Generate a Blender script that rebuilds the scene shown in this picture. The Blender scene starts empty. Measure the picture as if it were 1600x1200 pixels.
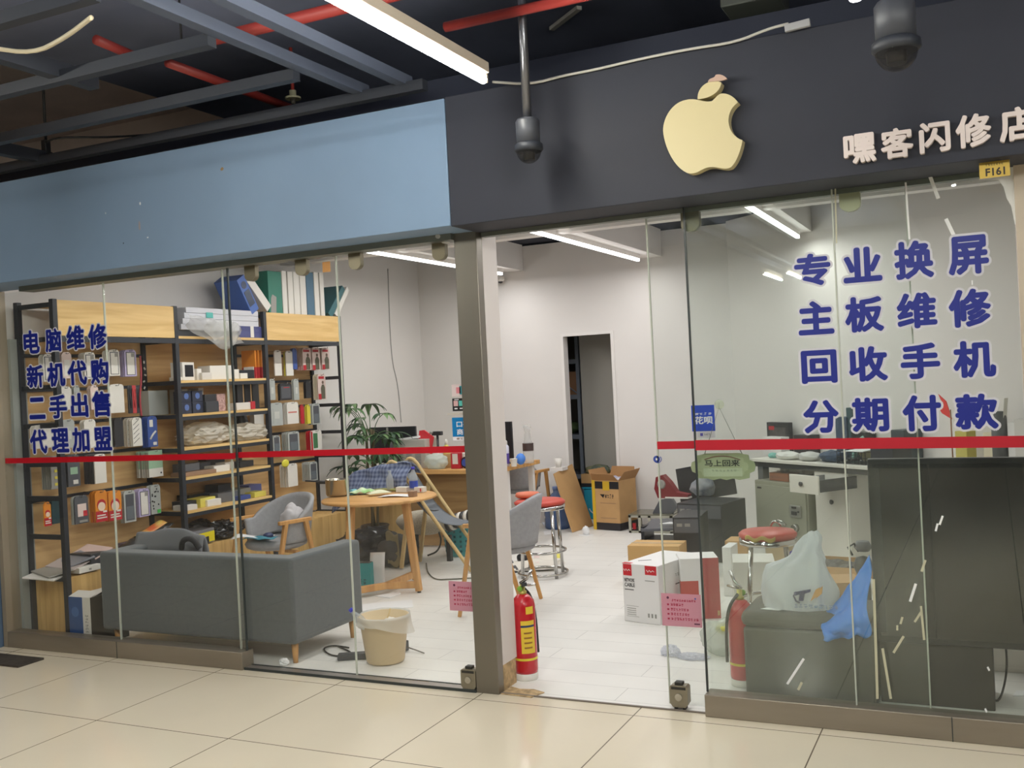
import bpy, bmesh, math, random
from mathutils import Vector, Matrix, noise
R = math.radians
random.seed(7)
C = bpy.context.scene.collection
scene = bpy.context.scene

# ------------------------------------------------------------------ camera
F_PX, PITCH, ROLL, YAW = 1573.47, -3.838e-3, -5.0357e-2, 0.444762     # focal length in pixels of a 1600 px wide frame
FWD = Vector((-math.sin(YAW) * math.cos(PITCH), math.cos(YAW) * math.cos(PITCH), math.sin(PITCH)))
RT0 = Vector((math.cos(YAW), math.sin(YAW), 0)); UP0 = RT0.cross(FWD)
RT = RT0 * math.cos(ROLL) + UP0 * math.sin(ROLL); UP = UP0 * math.cos(ROLL) - RT0 * math.sin(ROLL)
EYE = Vector((2.39, -4.455, 1.55))
cam_d = bpy.data.cameras.new('camera'); cam = bpy.data.objects.new('camera', cam_d); C.objects.link(cam)
cam_d.sensor_width = 36; cam_d.lens = F_PX * 36 / 1600; cam_d.clip_start = 0.05
cam.matrix_world = Matrix(((RT.x, UP.x, -FWD.x, EYE.x), (RT.y, UP.y, -FWD.y, EYE.y), (RT.z, UP.z, -FWD.z, EYE.z), (0, 0, 0, 1)))
scene.camera = cam

# ------------------------------------------------------------------ view, world, big lights
scene.view_settings.view_transform = 'Standard'; scene.view_settings.look = 'None'
scene.view_settings.gamma = 1; scene.view_settings.use_curve_mapping = False
scene.view_settings.exposure = 0.0
world = bpy.data.worlds.new('world'); scene.world = world; world.use_nodes = True
world.node_tree.nodes['Background'].inputs[0].default_value = (0.85, 0.9, 1.0, 1)
world.node_tree.nodes['Background'].inputs[1].default_value = 0.02
scene.cycles.max_bounces = 10; scene.cycles.transparent_max_bounces = 24
LED_W = 24.0; TUBE_EMIT = 255.0

def ray(px, py): return RT * ((px - 800) / F_PX) - UP * ((py - 600) / F_PX) + FWD
def G(px, py, z=0.0):
    d = ray(px, py); return EYE + d * ((z - EYE.z) / d.z)
def FY(px, py, y=0.0):
    d = ray(px, py); return EYE + d * ((y - EYE.y) / d.y)
def FX(px, py, x):
    d = ray(px, py); return EYE + d * ((x - EYE.x) / d.x)

# ------------------------------------------------------------------ materials
def lin(c): 
    c /= 255.0
    return c / 12.92 if c <= 0.04045 else ((c + 0.055) / 1.055) ** 2.4
def rgb(t, k=1.0): return tuple(min(0.92, lin(v) * k) for v in t) + (1.0,)
MATS = {}
def mat(name, col, rough=0.6, metal=0.0, spec=0.5, emit=0, var=0.0, vscale=8.0, bump=0.0, bscale=60.0, coat=0.0, stretch=(1, 1, 1), col2=None, sheen=0.0):
    if name in MATS: return MATS[name]
    m = bpy.data.materials.new(name); m.use_nodes = True; MATS[name] = m
    nt = m.node_tree; b = nt.nodes['Principled BSDF']
    c = rgb(col)
    b.inputs['Base Color'].default_value = c; b.inputs['Roughness'].default_value = rough; b.inputs['Metallic'].default_value = metal
    b.inputs['Specular IOR Level'].default_value = spec
    if coat: b.inputs['Coat Weight'].default_value = coat; b.inputs['Coat Roughness'].default_value = 0.08
    if sheen: b.inputs['Sheen Weight'].default_value = sheen
    if emit: b.inputs['Emission Color'].default_value = c; b.inputs['Emission Strength'].default_value = emit
    if var or bump or col2:
        tc = nt.nodes.new('ShaderNodeTexCoord'); mp = nt.nodes.new('ShaderNodeMapping'); nt.links.new(tc.outputs['Object'], mp.inputs['Vector'])
        mp.inputs['Scale'].default_value = stretch
    if var or col2:
        n = nt.nodes.new('ShaderNodeTexNoise'); n.inputs['Scale'].default_value = vscale; n.inputs['Detail'].default_value = 5
        nt.links.new(mp.outputs[0], n.inputs['Vector'])
        r = nt.nodes.new('ShaderNodeValToRGB'); nt.links.new(n.outputs[0], r.inputs[0])
        if col2: a0, a1 = rgb(col2), c
        else: a0, a1 = tuple(v * (1 - var) for v in c[:3]) + (1,), tuple(min(1, v * (1 + var)) for v in c[:3]) + (1,)
        r.color_ramp.elements[0].color = a0; r.color_ramp.elements[1].color = a1
        r.color_ramp.elements[0].position = 0.35; r.color_ramp.elements[1].position = 0.65
        nt.links.new(r.outputs[0], b.inputs['Base Color'])
    if bump:
        n2 = nt.nodes.new('ShaderNodeTexNoise'); n2.inputs['Scale'].default_value = bscale; n2.inputs['Detail'].default_value = 4
        nt.links.new(mp.outputs[0], n2.inputs['Vector'])
        bp = nt.nodes.new('ShaderNodeBump'); bp.inputs['Strength'].default_value = bump; bp.inputs['Distance'].default_value = 0.004
        nt.links.new(n2.outputs[0], bp.inputs['Height']); nt.links.new(bp.outputs[0], b.inputs['Normal'])
    return m
def wood(name, c1, c2, axis='y', scale=3.0, rough=0.5):
    if name in MATS: return MATS[name]
    m = mat(name, c1, rough); nt = m.node_tree; b = nt.nodes['Principled BSDF']
    tc = nt.nodes.new('ShaderNodeTexCoord'); mp = nt.nodes.new('ShaderNodeMapping'); nt.links.new(tc.outputs['Object'], mp.inputs[0])
    mp.inputs['Scale'].default_value = {'x': (0.6, 9, 9), 'y': (9, 0.6, 9), 'z': (9, 9, 0.6)}[axis]
    n = nt.nodes.new('ShaderNodeTexNoise'); n.inputs['Scale'].default_value = scale; n.inputs['Detail'].default_value = 6; n.inputs['Distortion'].default_value = 0.6
    nt.links.new(mp.outputs[0], n.inputs['Vector'])
    r = nt.nodes.new('ShaderNodeValToRGB'); r.color_ramp.elements[0].color = rgb(c2); r.color_ramp.elements[1].color = rgb(c1)
    r.color_ramp.elements[0].position = 0.36; r.color_ramp.elements[1].position = 0.62
    nt.links.new(n.outputs[0], r.inputs[0]); nt.links.new(r.outputs[0], b.inputs['Base Color'])
    return m
def tiles(name, c1, grout, sx, sy, ox, oy, joint, rough, var=0.03, brick_off=0.0, spec=0.5, patch=1.2):
    m = mat(name, c1, rough, spec=spec); nt = m.node_tree; b = nt.nodes['Principled BSDF']
    tc = nt.nodes.new('ShaderNodeTexCoord'); mp = nt.nodes.new('ShaderNodeMapping'); nt.links.new(tc.outputs['Object'], mp.inputs[0])
    mp.inputs['Location'].default_value = (-ox, -oy, 0)
    br = nt.nodes.new('ShaderNodeTexBrick'); nt.links.new(mp.outputs[0], br.inputs['Vector'])
    br.offset = brick_off; br.squash = 1
    br.inputs['Scale'].default_value = 1; br.inputs['Brick Width'].default_value = sx; br.inputs['Row Height'].default_value = sy
    br.inputs['Mortar Size'].default_value = joint; br.inputs['Mortar Smooth'].default_value = 0.1
    c = rgb(c1)
    br.inputs['Color1'].default_value = c; br.inputs['Color2'].default_value = tuple(v * (1 - var) for v in c[:3]) + (1,); br.inputs['Mortar'].default_value = rgb(grout)
    n = nt.nodes.new('ShaderNodeTexNoise'); n.inputs['Scale'].default_value = patch; n.inputs['Detail'].default_value = 4; nt.links.new(tc.outputs['Object'], n.inputs['Vector'])
    mx = nt.nodes.new('ShaderNodeMix'); mx.data_type = 'RGBA'; mx.blend_type = 'MULTIPLY'; mx.inputs[0].default_value = 0.14
    nt.links.new(br.outputs[0], mx.inputs[6]); nt.links.new(n.outputs[0], mx.inputs[7]); nt.links.new(mx.outputs[2], b.inputs['Base Color'])
    return m
def glass(name, tint=(0.86, 0.92, 0.88), haze=0.0, refl=1.0):
    m = bpy.data.materials.new(name); m.use_nodes = True; MATS[name] = m; nt = m.node_tree
    nt.nodes.remove(nt.nodes['Principled BSDF']); out = nt.nodes['Material Output']
    t = nt.nodes.new('ShaderNodeBsdfTransparent'); t.inputs[0].default_value = tint + (1,)
    g = nt.nodes.new('ShaderNodeBsdfGlossy'); g.inputs['Roughness'].default_value = 0.01; g.inputs[0].default_value = (refl, refl, refl, 1)
    lw = nt.nodes.new('ShaderNodeLayerWeight'); lw.inputs[0].default_value = 0.5        # Schlick reflectance of a glass face
    pw = nt.nodes.new('ShaderNodeMath'); pw.operation = 'POWER'; pw.inputs[1].default_value = 5; nt.links.new(lw.outputs['Facing'], pw.inputs[0])
    f = nt.nodes.new('ShaderNodeMath'); f.operation = 'MULTIPLY_ADD'; f.inputs[1].default_value = 0.96; f.inputs[2].default_value = 0.04; nt.links.new(pw.outputs[0], f.inputs[0])
    mx = nt.nodes.new('ShaderNodeMixShader'); nt.links.new(f.outputs[0], mx.inputs[0])
    if haze:
        d = nt.nodes.new('ShaderNodeBsdfDiffuse'); d.inputs[0].default_value = (0.75, 0.78, 0.78, 1)
        tc = nt.nodes.new('ShaderNodeTexCoord'); n = nt.nodes.new('ShaderNodeTexNoise'); n.inputs['Scale'].default_value = 2.2; n.inputs['Detail'].default_value = 6; n.inputs['Distortion'].default_value = 1.0
        nt.links.new(tc.outputs['Object'], n.inputs['Vector'])
        mr = nt.nodes.new('ShaderNodeMapRange'); mr.inputs[1].default_value = 0.35; mr.inputs[2].default_value = 0.75; mr.inputs[3].default_value = haze * 0.4; mr.inputs[4].default_value = haze * 2.2
        nt.links.new(n.outputs[0], mr.inputs[0])
        m2 = nt.nodes.new('ShaderNodeMixShader'); nt.links.new(mr.outputs[0], m2.inputs[0]); nt.links.new(t.outputs[0], m2.inputs[1]); nt.links.new(d.outputs[0], m2.inputs[2])
        nt.links.new(m2.outputs[0], mx.inputs[1])
    else: nt.links.new(t.outputs[0], mx.inputs[1])
    nt.links.new(g.outputs[0], mx.inputs[2]); nt.links.new(mx.outputs[0], out.inputs[0])
    return m
def film(name, col, alpha, rough=0.25, bump=0.0):
    """clear or milky plastic film"""
    if name in MATS: return MATS[name]
    m = mat(name, col, rough, bump=bump, bscale=25); nt = m.node_tree; p = nt.nodes['Principled BSDF']
    tl = nt.nodes.new('ShaderNodeBsdfTranslucent'); tl.inputs[0].default_value = rgb(col)          # thin film: light also comes through
    mx = nt.nodes.new('ShaderNodeMixShader'); mx.inputs[0].default_value = 0.45; nt.links.new(p.outputs[0], mx.inputs[1]); nt.links.new(tl.outputs[0], mx.inputs[2])
    tr = nt.nodes.new('ShaderNodeBsdfTransparent'); m2 = nt.nodes.new('ShaderNodeMixShader'); m2.inputs[0].default_value = alpha
    nt.links.new(tr.outputs[0], m2.inputs[1]); nt.links.new(mx.outputs[0], m2.inputs[2]); nt.links.new(m2.outputs[0], nt.nodes['Material Output'].inputs[0])
    return m

# ------------------------------------------------------------------ mesh builder
class MB:
    def __init__(s): s.bm = bmesh.new(); s.mats = []
    def mi(s, m):
        if m not in s.mats: s.mats.append(m)
        return s.mats.index(m)
    def _fin(s, faces, m, smooth=False):
        i = s.mi(m)
        for f in faces: f.material_index = i; f.smooth = smooth
    def box(s, c, d, m, rot=None, bev=0.0, taper=None):
        """centre c, full size d, optional rotation (Euler tuple or Matrix), bevel"""
        hx, hy, hz = d[0] / 2, d[1] / 2, d[2] / 2
        M = Matrix.Identity(3) if rot is None else (rot if isinstance(rot, Matrix) else Matrix(((1,0,0),(0,1,0),(0,0,1))) @ __import__('mathutils').Euler(rot).to_matrix())
        vs = []
        for z in (-1, 1):
            t = 1 if (taper is None or z > 0) else taper
            for x, y in ((-1, -1), (1, -1), (1, 1), (-1, 1)):
                vs.append(s.bm.verts.new(Vector(c) + M @ Vector((x * hx * t, y * hy * t, z * hz))))
        idx = ((0, 3, 2, 1), (4, 5, 6, 7), (0, 1, 5, 4), (1, 2, 6, 5), (2, 3, 7, 6), (3, 0, 4, 7))
        fs = [s.bm.faces.new([vs[i] for i in q]) for q in idx]
        s._fin(fs, m)
        if bev:
            es = list({e for f in fs for e in f.edges})
            r = bmesh.ops.bevel(s.bm, geom=es, offset=bev, segments=2, affect='EDGES', profile=0.5)
            s._fin(r['faces'], m, True)
        return s
    def rbox(s, lo, hi, m, bev=0.0):
        return s.box([(a + b) / 2 for a, b in zip(lo, hi)], [abs(b - a) for a, b in zip(lo, hi)], m, bev=bev)
    def quad(s, pts, m, smooth=False):
        f = s.bm.faces.new([s.bm.verts.new(Vector(p)) for p in pts]); s._fin([f], m, smooth); return s
    def prism(s, pts, vec, m, bev=0.0):
        """polygon pts (3D) extruded by vec"""
        v0 = [s.bm.verts.new(Vector(p)) for p in pts]; v1 = [s.bm.verts.new(Vector(p) + Vector(vec)) for p in pts]
        n = len(pts); fs = [s.bm.faces.new(list(reversed(v0))), s.bm.faces.new(v1)]
        for i in range(n): fs.append(s.bm.faces.new([v0[i], v0[(i + 1) % n], v1[(i + 1) % n], v1[i]]))
        s._fin(fs, m); bmesh.ops.recalc_face_normals(s.bm, faces=fs)
        if bev:
            r = bmesh.ops.bevel(s.bm, geom=list({e for f in fs for e in f.edges}), offset=bev, segments=3, affect='EDGES', profile=0.5); s._fin(r['faces'], m, True)
        return s
    def lathe(s, prof, m, c=(0, 0, 0), n=24, axis='z', sx=1, sy=1, cap=True, rot=None):
        """prof: list of (r, z)"""
        M = rot.to_3x3() if rot is not None else Matrix.Identity(3)
        rings = []
        for r, z in prof:
            ring = []
            for i in range(n):
                a = 2 * math.pi * i / n
                p = Vector((r * math.cos(a) * sx, r * math.sin(a) * sy, z))
                if axis == 'x': p = Vector((p.z, p.x, p.y))
                elif axis == 'y': p = Vector((p.x, p.z, p.y))
                ring.append(s.bm.verts.new(M @ p + Vector(c)))
            rings.append(ring)
        fs = []
        for a, b in zip(rings, rings[1:]):
            for i in range(n): fs.append(s.bm.faces.new([a[i], a[(i + 1) % n], b[(i + 1) % n], b[i]]))
        s._fin(fs, m, True)
        if cap:
            cf = []
            if prof[0][0] > 1e-4: cf.append(s.bm.faces.new(list(reversed(rings[0]))))
            if prof[-1][0] > 1e-4: cf.append(s.bm.faces.new(rings[-1]))
            s._fin(cf, m); fs += cf
        bmesh.ops.recalc_face_normals(s.bm, faces=fs)
        return s
    def cyl(s, a, b, r, m, r2=None, n=14):
        a, b = Vector(a), Vector(b); d = b - a; L = d.length
        q = Vector((0, 0, 1)).rotation_difference(d.normalized()).to_matrix()
        r2 = r if r2 is None else r2
        return s.lathe([(r, 0), (r2, L)], m, c=a, n=n, rot=q)
    def bar(s, a, b, w, h, m, up=(0, 0, 1), bev=0.0, w2=None, h2=None):
        """rectangular bar from a to b"""
        a, b = Vector(a), Vector(b); d = (b - a); L = d.length; z = d.normalized()
        u = Vector(up); x = u.cross(z)
        if x.length < 1e-4: x = Vector((1, 0, 0)).cross(z)
        x.normalize(); y = z.cross(x)
        w2 = w if w2 is None else w2; h2 = h if h2 is None else h2
        v0 = [s.bm.verts.new(a + x * (i * w / 2) + y * (j * h / 2)) for i, j in ((-1, -1), (1, -1), (1, 1), (-1, 1))]
        v1 = [s.bm.verts.new(b + x * (i * w2 / 2) + y * (j * h2 / 2)) for i, j in ((-1, -1), (1, -1), (1, 1), (-1, 1))]
        fs = [s.bm.faces.new(list(reversed(v0))), s.bm.faces.new(v1)] + [s.bm.faces.new([v0[i], v0[(i + 1) % 4], v1[(i + 1) % 4], v1[i]]) for i in range(4)]
        s._fin(fs, m)
        if bev:
            r = bmesh.ops.bevel(s.bm, geom=list({e for f in fs for e in f.edges}), offset=bev, segments=2, affect='EDGES', profile=0.5)
            s._fin(r['faces'], m, True)
        return s
    def tube(s, pts, r, m, n=8, closed=False, smooth_steps=0):
        P = [Vector(p) for p in pts]
        for _ in range(smooth_steps):
            Q = []
            rng = range(len(P)) if closed else range(len(P) - 1)
            if not closed: Q.append(P[0])
            for i in rng:
                a, b = P[i], P[(i + 1) % len(P)]; Q += [a * .75 + b * .25, a * .25 + b * .75]
            if not closed: Q.append(P[-1])
            P = Q
        N = len(P); rings = []
        prev = None
        for i in range(N):
            if closed: t = (P[(i + 1) % N] - P[i - 1])
            else: t = P[min(i + 1, N - 1)] - P[max(i - 1, 0)]
            t.normalize()
            if prev is None:
                x = t.cross(Vector((0, 0, 1)))
                if x.length < 1e-3: x = t.cross(Vector((1, 0, 0)))
            else: x = prev - t * prev.dot(t)
            x.normalize(); prev = x; y = t.cross(x)
            rings.append([s.bm.verts.new(P[i] + x * (r * math.cos(2 * math.pi * k / n)) + y * (r * math.sin(2 * math.pi * k / n))) for k in range(n)])
        fs = []
        for i in range(N if closed else N - 1):
            a, b = rings[i], rings[(i + 1) % N]
            for k in range(n): fs.append(s.bm.faces.new([a[k], a[(k + 1) % n], b[(k + 1) % n], b[k]]))
        if not closed: fs += [s.bm.faces.new(list(reversed(rings[0]))), s.bm.faces.new(rings[-1])]
        s._fin(fs, m, True); bmesh.ops.recalc_face_normals(s.bm, faces=fs); return s
    def blob(s, c, d, m, amp=0.15, freq=6.0, sub=4, seed=0, floor=None, sharp=False, squash=None):
        """crumpled lump: displaced icosphere of full size d, flattened on its base"""
        r = bmesh.ops.create_icosphere(s.bm, subdivisions=sub, radius=0.5)
        off = Vector((seed * 3.17, seed * 1.3, seed * 7.7)); fs = set()
        for v in r['verts']:
            p = v.co.copy(); q = p.normalized()
            k = noise.noise(p * freq + off) if not sharp else (0.5 - abs(noise.noise(p * freq + off)) * 2)
            k2 = noise.noise(p * freq * 2.7 + off) * 0.4
            p = p * (1 + amp * (k + k2))
            if squash: p = squash(p)
            p.x *= d[0]; p.y *= d[1]; p.z *= d[2]
            v.co = p + Vector(c)
            if floor is not None and v.co.z < floor: v.co.z = floor + (v.co.z - floor) * 0.03
            fs.update(v.link_faces)
        s._fin(fs, m, not sharp); return s
    def sheet(s, fn, nu, nv, m, thick=0.0, smooth=True):
        """grid surface fn(u, v) -> point, u and v in 0..1"""
        g = [[s.bm.verts.new(Vector(fn(i / nu, j / nv))) for j in range(nv + 1)] for i in range(nu + 1)]
        fs = [s.bm.faces.new([g[i][j], g[i + 1][j], g[i + 1][j + 1], g[i][j + 1]]) for i in range(nu) for j in range(nv)]
        s._fin(fs, m, smooth)
        if thick:
            bmesh.ops.recalc_face_normals(s.bm, faces=fs)
            r = bmesh.ops.solidify(s.bm, geom=fs, thickness=thick)
            s._fin([f for f in r['geom'] if isinstance(f, bmesh.types.BMFace)], m, smooth)
        return s
    def add_mesh(s, me, M, m):
        n0 = len(s.bm.verts); b2 = bmesh.new(); b2.from_mesh(me); b2.transform(M)
        mp = {}
        for v in b2.verts: mp[v] = s.bm.verts.new(v.co)
        fs = []
        for f in b2.faces:
            try: fs.append(s.bm.faces.new([mp[v] for v in f.verts]))
            except ValueError: pass
        b2.free(); s._fin(fs, m); return s
    def build(s, name, parent=None, loc=(0, 0, 0), rotz=0.0, rot=None, label=None):
        me = bpy.data.meshes.new(name); s.bm.to_mesh(me); s.bm.free()
        for m in s.mats: me.materials.append(m)
        o = bpy.data.objects.new(name, me); C.objects.link(o); o.location = loc
        o.rotation_euler = rot if rot is not None else (0, 0, rotz)
        if parent is not None: o.parent = parent
        if label: o['label'] = label
        return o
def tag(o, label, cat, group=None, kind=None):
    o['label'] = label; o['category'] = cat
    if group: o['group'] = group
    if kind: o['kind'] = kind
    return o
def thing(name, label, cat, loc=(0, 0, 0), rotz=0.0, group=None):
    o = bpy.data.objects.new(name, None); C.objects.link(o); o.location = loc; o.rotation_euler = (0, 0, rotz); o.empty_display_size = 0.1
    return tag(o, label, cat, group)
def struct(b, name, label=None, parent=None, loc=(0, 0, 0)):
    o = b.build(name, parent, loc)
    if parent is None: o['kind'] = 'structure'
    if label: o['label'] = label
    return o
def dup(root, loc=None, rotz=None, label=None, group=None, rot=None):
    r = root.copy(); C.objects.link(r)
    if loc is not None: r.location = loc
    if rotz is not None: r.rotation_euler = (0, 0, rotz)
    if rot is not None: r.rotation_euler = rot
    if label: r['label'] = label
    if group: r['group'] = group
    for ch in list(root.children):
        c = ch.copy(); C.objects.link(c); c.parent = r
        for g in ch.children:
            d = g.copy(); C.objects.link(d); d.parent = c
    return r
# lettering: real glyph outlines turned into thin solid meshes
def glyph(txt, bold=0.0, depth=0.01):
    cu = bpy.data.curves.new('lettering', 'FONT'); cu.body = txt; cu.size = 1; cu.offset = bold; cu.extrude = depth; cu.resolution_u = 2
    o = bpy.data.objects.new('lettering', cu); C.objects.link(o)
    bpy.context.view_layer.update()
    me = bpy.data.meshes.new_from_object(o.evaluated_get(bpy.context.evaluated_depsgraph_get()))
    bpy.data.objects.remove(o); bpy.data.curves.remove(cu)
    return me
def put_text(b, txt, M3, origin, w, h, m, bold=0.0, depth=0.0015, fit=None):
    """writes txt into builder b: box w x h, lower-left corner at origin; M3 columns = right, up, out; bold = stroke thickening in ems"""
    me = glyph(txt, 0.0, 0.5)
    if not me.vertices: return b
    x0, x1, y0, y1 = bounds(me); fb = bold if fit is None else fit
    ref = (x0 - fb, x1 + fb, y0 - fb, y1 + fb)
    sx = w / max(1e-6, ref[1] - ref[0]); sy = h / max(1e-6, ref[3] - ref[2])
    r_, u_, o_ = M3
    T = Matrix(((r_[0] * sx, u_[0] * sy, o_[0] * depth, 0), (r_[1] * sx, u_[1] * sy, o_[1] * depth, 0), (r_[2] * sx, u_[2] * sy, o_[2] * depth, 0), (0, 0, 0, 1)))
    n = 0 if bold == 0 else (8 if bold < .05 else 14)
    for k in range(n + 1):
        dx, dy = (0, 0) if k == 0 else (bold * math.cos(2 * math.pi * k / n), bold * math.sin(2 * math.pi * k / n))
        o = Vector(origin) + Vector(o_) * (k * 2e-5)
        b.add_mesh(me, Matrix.Translation(o) @ T @ Matrix.Translation(Vector((dx - ref[0], dy - ref[2], 0))), m)
    bpy.data.meshes.remove(me); return b
def bounds(me):
    xs = [v.co.x for v in me.vertices]; ys = [v.co.y for v in me.vertices]
    return min(xs), max(xs), min(ys), max(ys)
def scribble(b, M3, origin, w, h, m, n=6, depth=.0006, seed=1):
    """a line of print too small to read: n little blocks of uneven shape"""
    rg = random.Random(seed * 31 + n); r_, u_, o_ = (Vector(k) for k in M3); o = Vector(origin); p = w / n
    for k in range(n):
        for j in range(3):
            x0 = p * (k + rg.uniform(0, .35)); x1 = p * (k + rg.uniform(.6, .9)); y0 = h * (j / 3 + rg.uniform(0, .12)); y1 = y0 + h * rg.uniform(.12, .26)
            b.prism([o + r_ * x0 + u_ * y0, o + r_ * x1 + u_ * y0, o + r_ * x1 + u_ * y1, o + r_ * x0 + u_ * y1], o_ * depth, m)
    return b
FRONT = ((1, 0, 0), (0, 0, 1), (0, -1, 0))       # writing that faces the mall (-y)
def area(name, loc, sx, sy, w, parent=None, rot=(0, 0, 0), col=(1, 0.97, 0.92)):
    l = bpy.data.lights.new(name, 'AREA'); l.shape = 'RECTANGLE'; l.size = sx; l.size_y = sy; l.energy = w; l.color = col
    o = bpy.data.objects.new(name, l); C.objects.link(o); o.location = loc; o.rotation_euler = rot
    if parent is not None: o.parent = parent
    return o
# ================================================================== the setting
M_mall = tiles('mall_tile', (236, 224, 200), (120, 108, 92), 0.82, 0.82, 0.033, -0.125, 0.003, 0.12, 0.02)
M_in = tiles('shop_floor_vinyl', (240, 238, 232), (170, 168, 163), 1.2, 0.2, 0.1, 0.05, 0.0012, 0.45, 0.05, 0.5, patch=3.0)
M_white = mat('white_wall_paint', (228, 224, 220), 0.7, var=0.02, vscale=1.5)
M_blue = mat('blue_fascia_paint', (120, 143, 169), 0.55, var=0.04, vscale=2)
M_black = mat('black_fascia_paint', (52, 54, 63), 0.6, spec=.3, var=0.05, vscale=2)
M_dark = mat('dark_ceiling_paint', (112, 118, 140), 0.8, var=0.15, vscale=1.5)
M_brown = mat('brown_concrete', (220, 200, 184), 0.85, var=0.12, vscale=1.2)
M_steel = mat('brushed_steel', (134, 128, 118), 0.36, 0.75, var=0.03, vscale=3, stretch=(1, 1, .4))
M_sill = mat('sill_steel', (150, 140, 126), 0.4, 0.55, var=0.1, vscale=3, stretch=(0.4, 1, 3))
M_beam = mat('white_beam_paint', (232, 228, 224), 0.7)
M_bsteel = mat('black_steel', (40, 43, 50), 0.5)
M_greyb = mat('dark_grey_steel', (70, 76, 90), 0.55)
M_frame = mat('beige_frame', (150, 138, 120), 0.5, 0.2)
M_beige = mat('beige_column_stone', (196, 182, 162), 0.4, var=0.06, vscale=3)
XL, YB, XR, HC = -3.42, 5.4, 2.62, 2.98
GL = glass('window_glass', (0.98, 0.985, 0.975), 0.006)
GLG = glass('green_window_glass', (0.945, 0.97, 0.95), 0.009)
GLC = glass('door_glass', (0.97, 0.985, 0.975), 0.008)
M_edge = mat('pane_edge_seal', (188, 192, 180), 0.4)
M_edged = mat('dark_pane_edge', (52, 58, 58), 0.3)

struct(MB().rbox((-9, -11, -0.1), (8, 0.0, 0), M_mall), 'floor', 'beige polished mall floor tiles')
struct(MB().rbox((XL, 0.0, -0.1), (XR + .1, YB + 1.6, 0.0), M_in), 'floor_shop', 'pale grey shop floor')
struct(MB().rbox((XL - .12, 0.02, 0), (XL, YB + .1, 3.05), M_white), 'wall_left')
DX0, DX1, DZ = -1.70, -1.13, 1.98           # doorway in the back wall
b = MB(); b.rbox((XL, YB, 0), (DX0, YB + .1, HC), M_white); b.rbox((DX1, YB, 0), (0.12, YB + .1, HC), M_white); b.rbox((DX0, YB, DZ), (DX1, YB + .1, HC), M_white)
struct(b, 'wall_back')
b = MB(); b.prism([(0.1, 5.4, 0), (2.62, 3.43, 0), (2.72, 3.53, 0), (0.16, 5.53, 0)], (0, 0, 3.05), M_white); struct(b, 'wall_diagonal')
struct(MB().rbox((XR, 0.03, 0), (XR + .1, 3.44, 3.05), M_white), 'wall_right')
# storage room behind the doorway
M_stone = mat('storage_wall_grey', (186, 183, 174), 0.8)
b = MB(); b.rbox((-2.6, 6.9, 0), (0, 7.0, 2.9), M_stone); b.rbox((-1.74, 6.0, 0), (-.92, 6.1, 2.9), M_stone); b.rbox((-1.02, YB + .1, 0), (-0.92, 6.9, 2.9), M_stone); b.rbox((-2.7, YB + .1, 0), (-2.6, 6.9, 2.9), M_stone); b.rbox((-2.7, YB + .1, 2.8), (0, 7.0, 2.9), M_stone)
struct(b, 'wall_storage')
b = MB()
for x0, x1 in ((DX0 - .012, DX0 + .02), (DX1 - .02, DX1 + .012)): b.rbox((x0, YB - .012, 0), (x1, YB + .11, DZ), M_beam)
b.rbox((DX0 - .012, YB - .012, DZ), (DX1 + .012, YB + .11, DZ + .03), M_beam)
struct(b, 'trim_1', 'white frame of the back doorway')
# shop ceiling: dark deck and white beams
M_navy = mat('navy_ceiling_deck', (40, 44, 58), 0.8)
struct(MB().rbox((XL - .1, 0.05, 3.0), (XR + .1, YB + .1, 3.1), M_navy), 'ceiling_shop')
b = MB(); b.rbox((XL, 2.95, 2.7), (XR, 3.07, 2.995), M_beam)
struct(b, 'trim_2', 'white cross beam under the shop ceiling')
for i, (x, y1) in enumerate(((-2.2, 5.39), (-0.66, 5.39), (0.92, 4.7))):
    b = MB(); b.rbox((x - .1, 0.06, 2.72), (x + .1, 2.95, 2.995), M_beam); b.rbox((x - .1, 3.07, 2.72), (x + .1, y1, 2.995), M_beam)
    struct(b, 'trim_%d' % (3 + i))
# fascia boards above the shop front
struct(MB().rbox((-9, -0.27, 2.293), (0.115, 0.06, 2.895), M_blue, bev=.004), 'trim_6', 'pale blue fascia board above the left glass')
struct(MB().rbox((0.118, -0.27, 2.289), (8, 0.06, 2.9), M_black, bev=.004), 'trim_7', 'black fascia board above the right glass')
M_rail = mat('head_rail_grey', (118, 122, 116), .45, .4)
b = MB(); b.rbox((-3.1, -0.06, 2.262), (0.0, 0.05, 2.3), M_rail); b.rbox((0.13, .012, 2.268), (2.5, 0.06, 2.29), M_rail)
struct(b, 'trim_8', 'steel head rail over the glass panes')
# posts
b = MB(); b.rbox((0.0, -0.03, 0), (0.125, 0.03, 2.297), M_steel, bev=.003)
struct(b, 'column_steel', 'brushed steel door post')
M_pst = mat('white_post_cladding', (226, 218, 214), 0.6)
M_raw = mat('bare_chipped_wood', (186, 160, 120), 0.8, var=.3, vscale=30)
b = MB(); b.rbox((0.0, 0.031, 0.13), (0.125, 0.19, 2.293), M_pst); b.prism([(0.005, .035, 0), (0.123, .035, 0), (0.12, .185, 0), (.005, .185, 0)], (0, 0, .13), M_raw)
struct(b, 'column_clad', 'white cladding behind the steel door post, chipped at its foot')
struct(MB().rbox((-3.42, -0.05, 0), (-3.385, 0.06, 2.29), M_frame), 'trim_9', 'beige end post of the left glass')
struct(MB().rbox((2.5, -0.04, 0), (3.1, 0.06, 2.294), M_beige), 'column_beige', 'beige column at the right end of the shop front')
M_btile = tiles('blue_wall_tile', (92, 112, 138), (150, 160, 170), 0.3, 0.3, 0, 0, 0.006, 0.35, 0.1)
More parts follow.
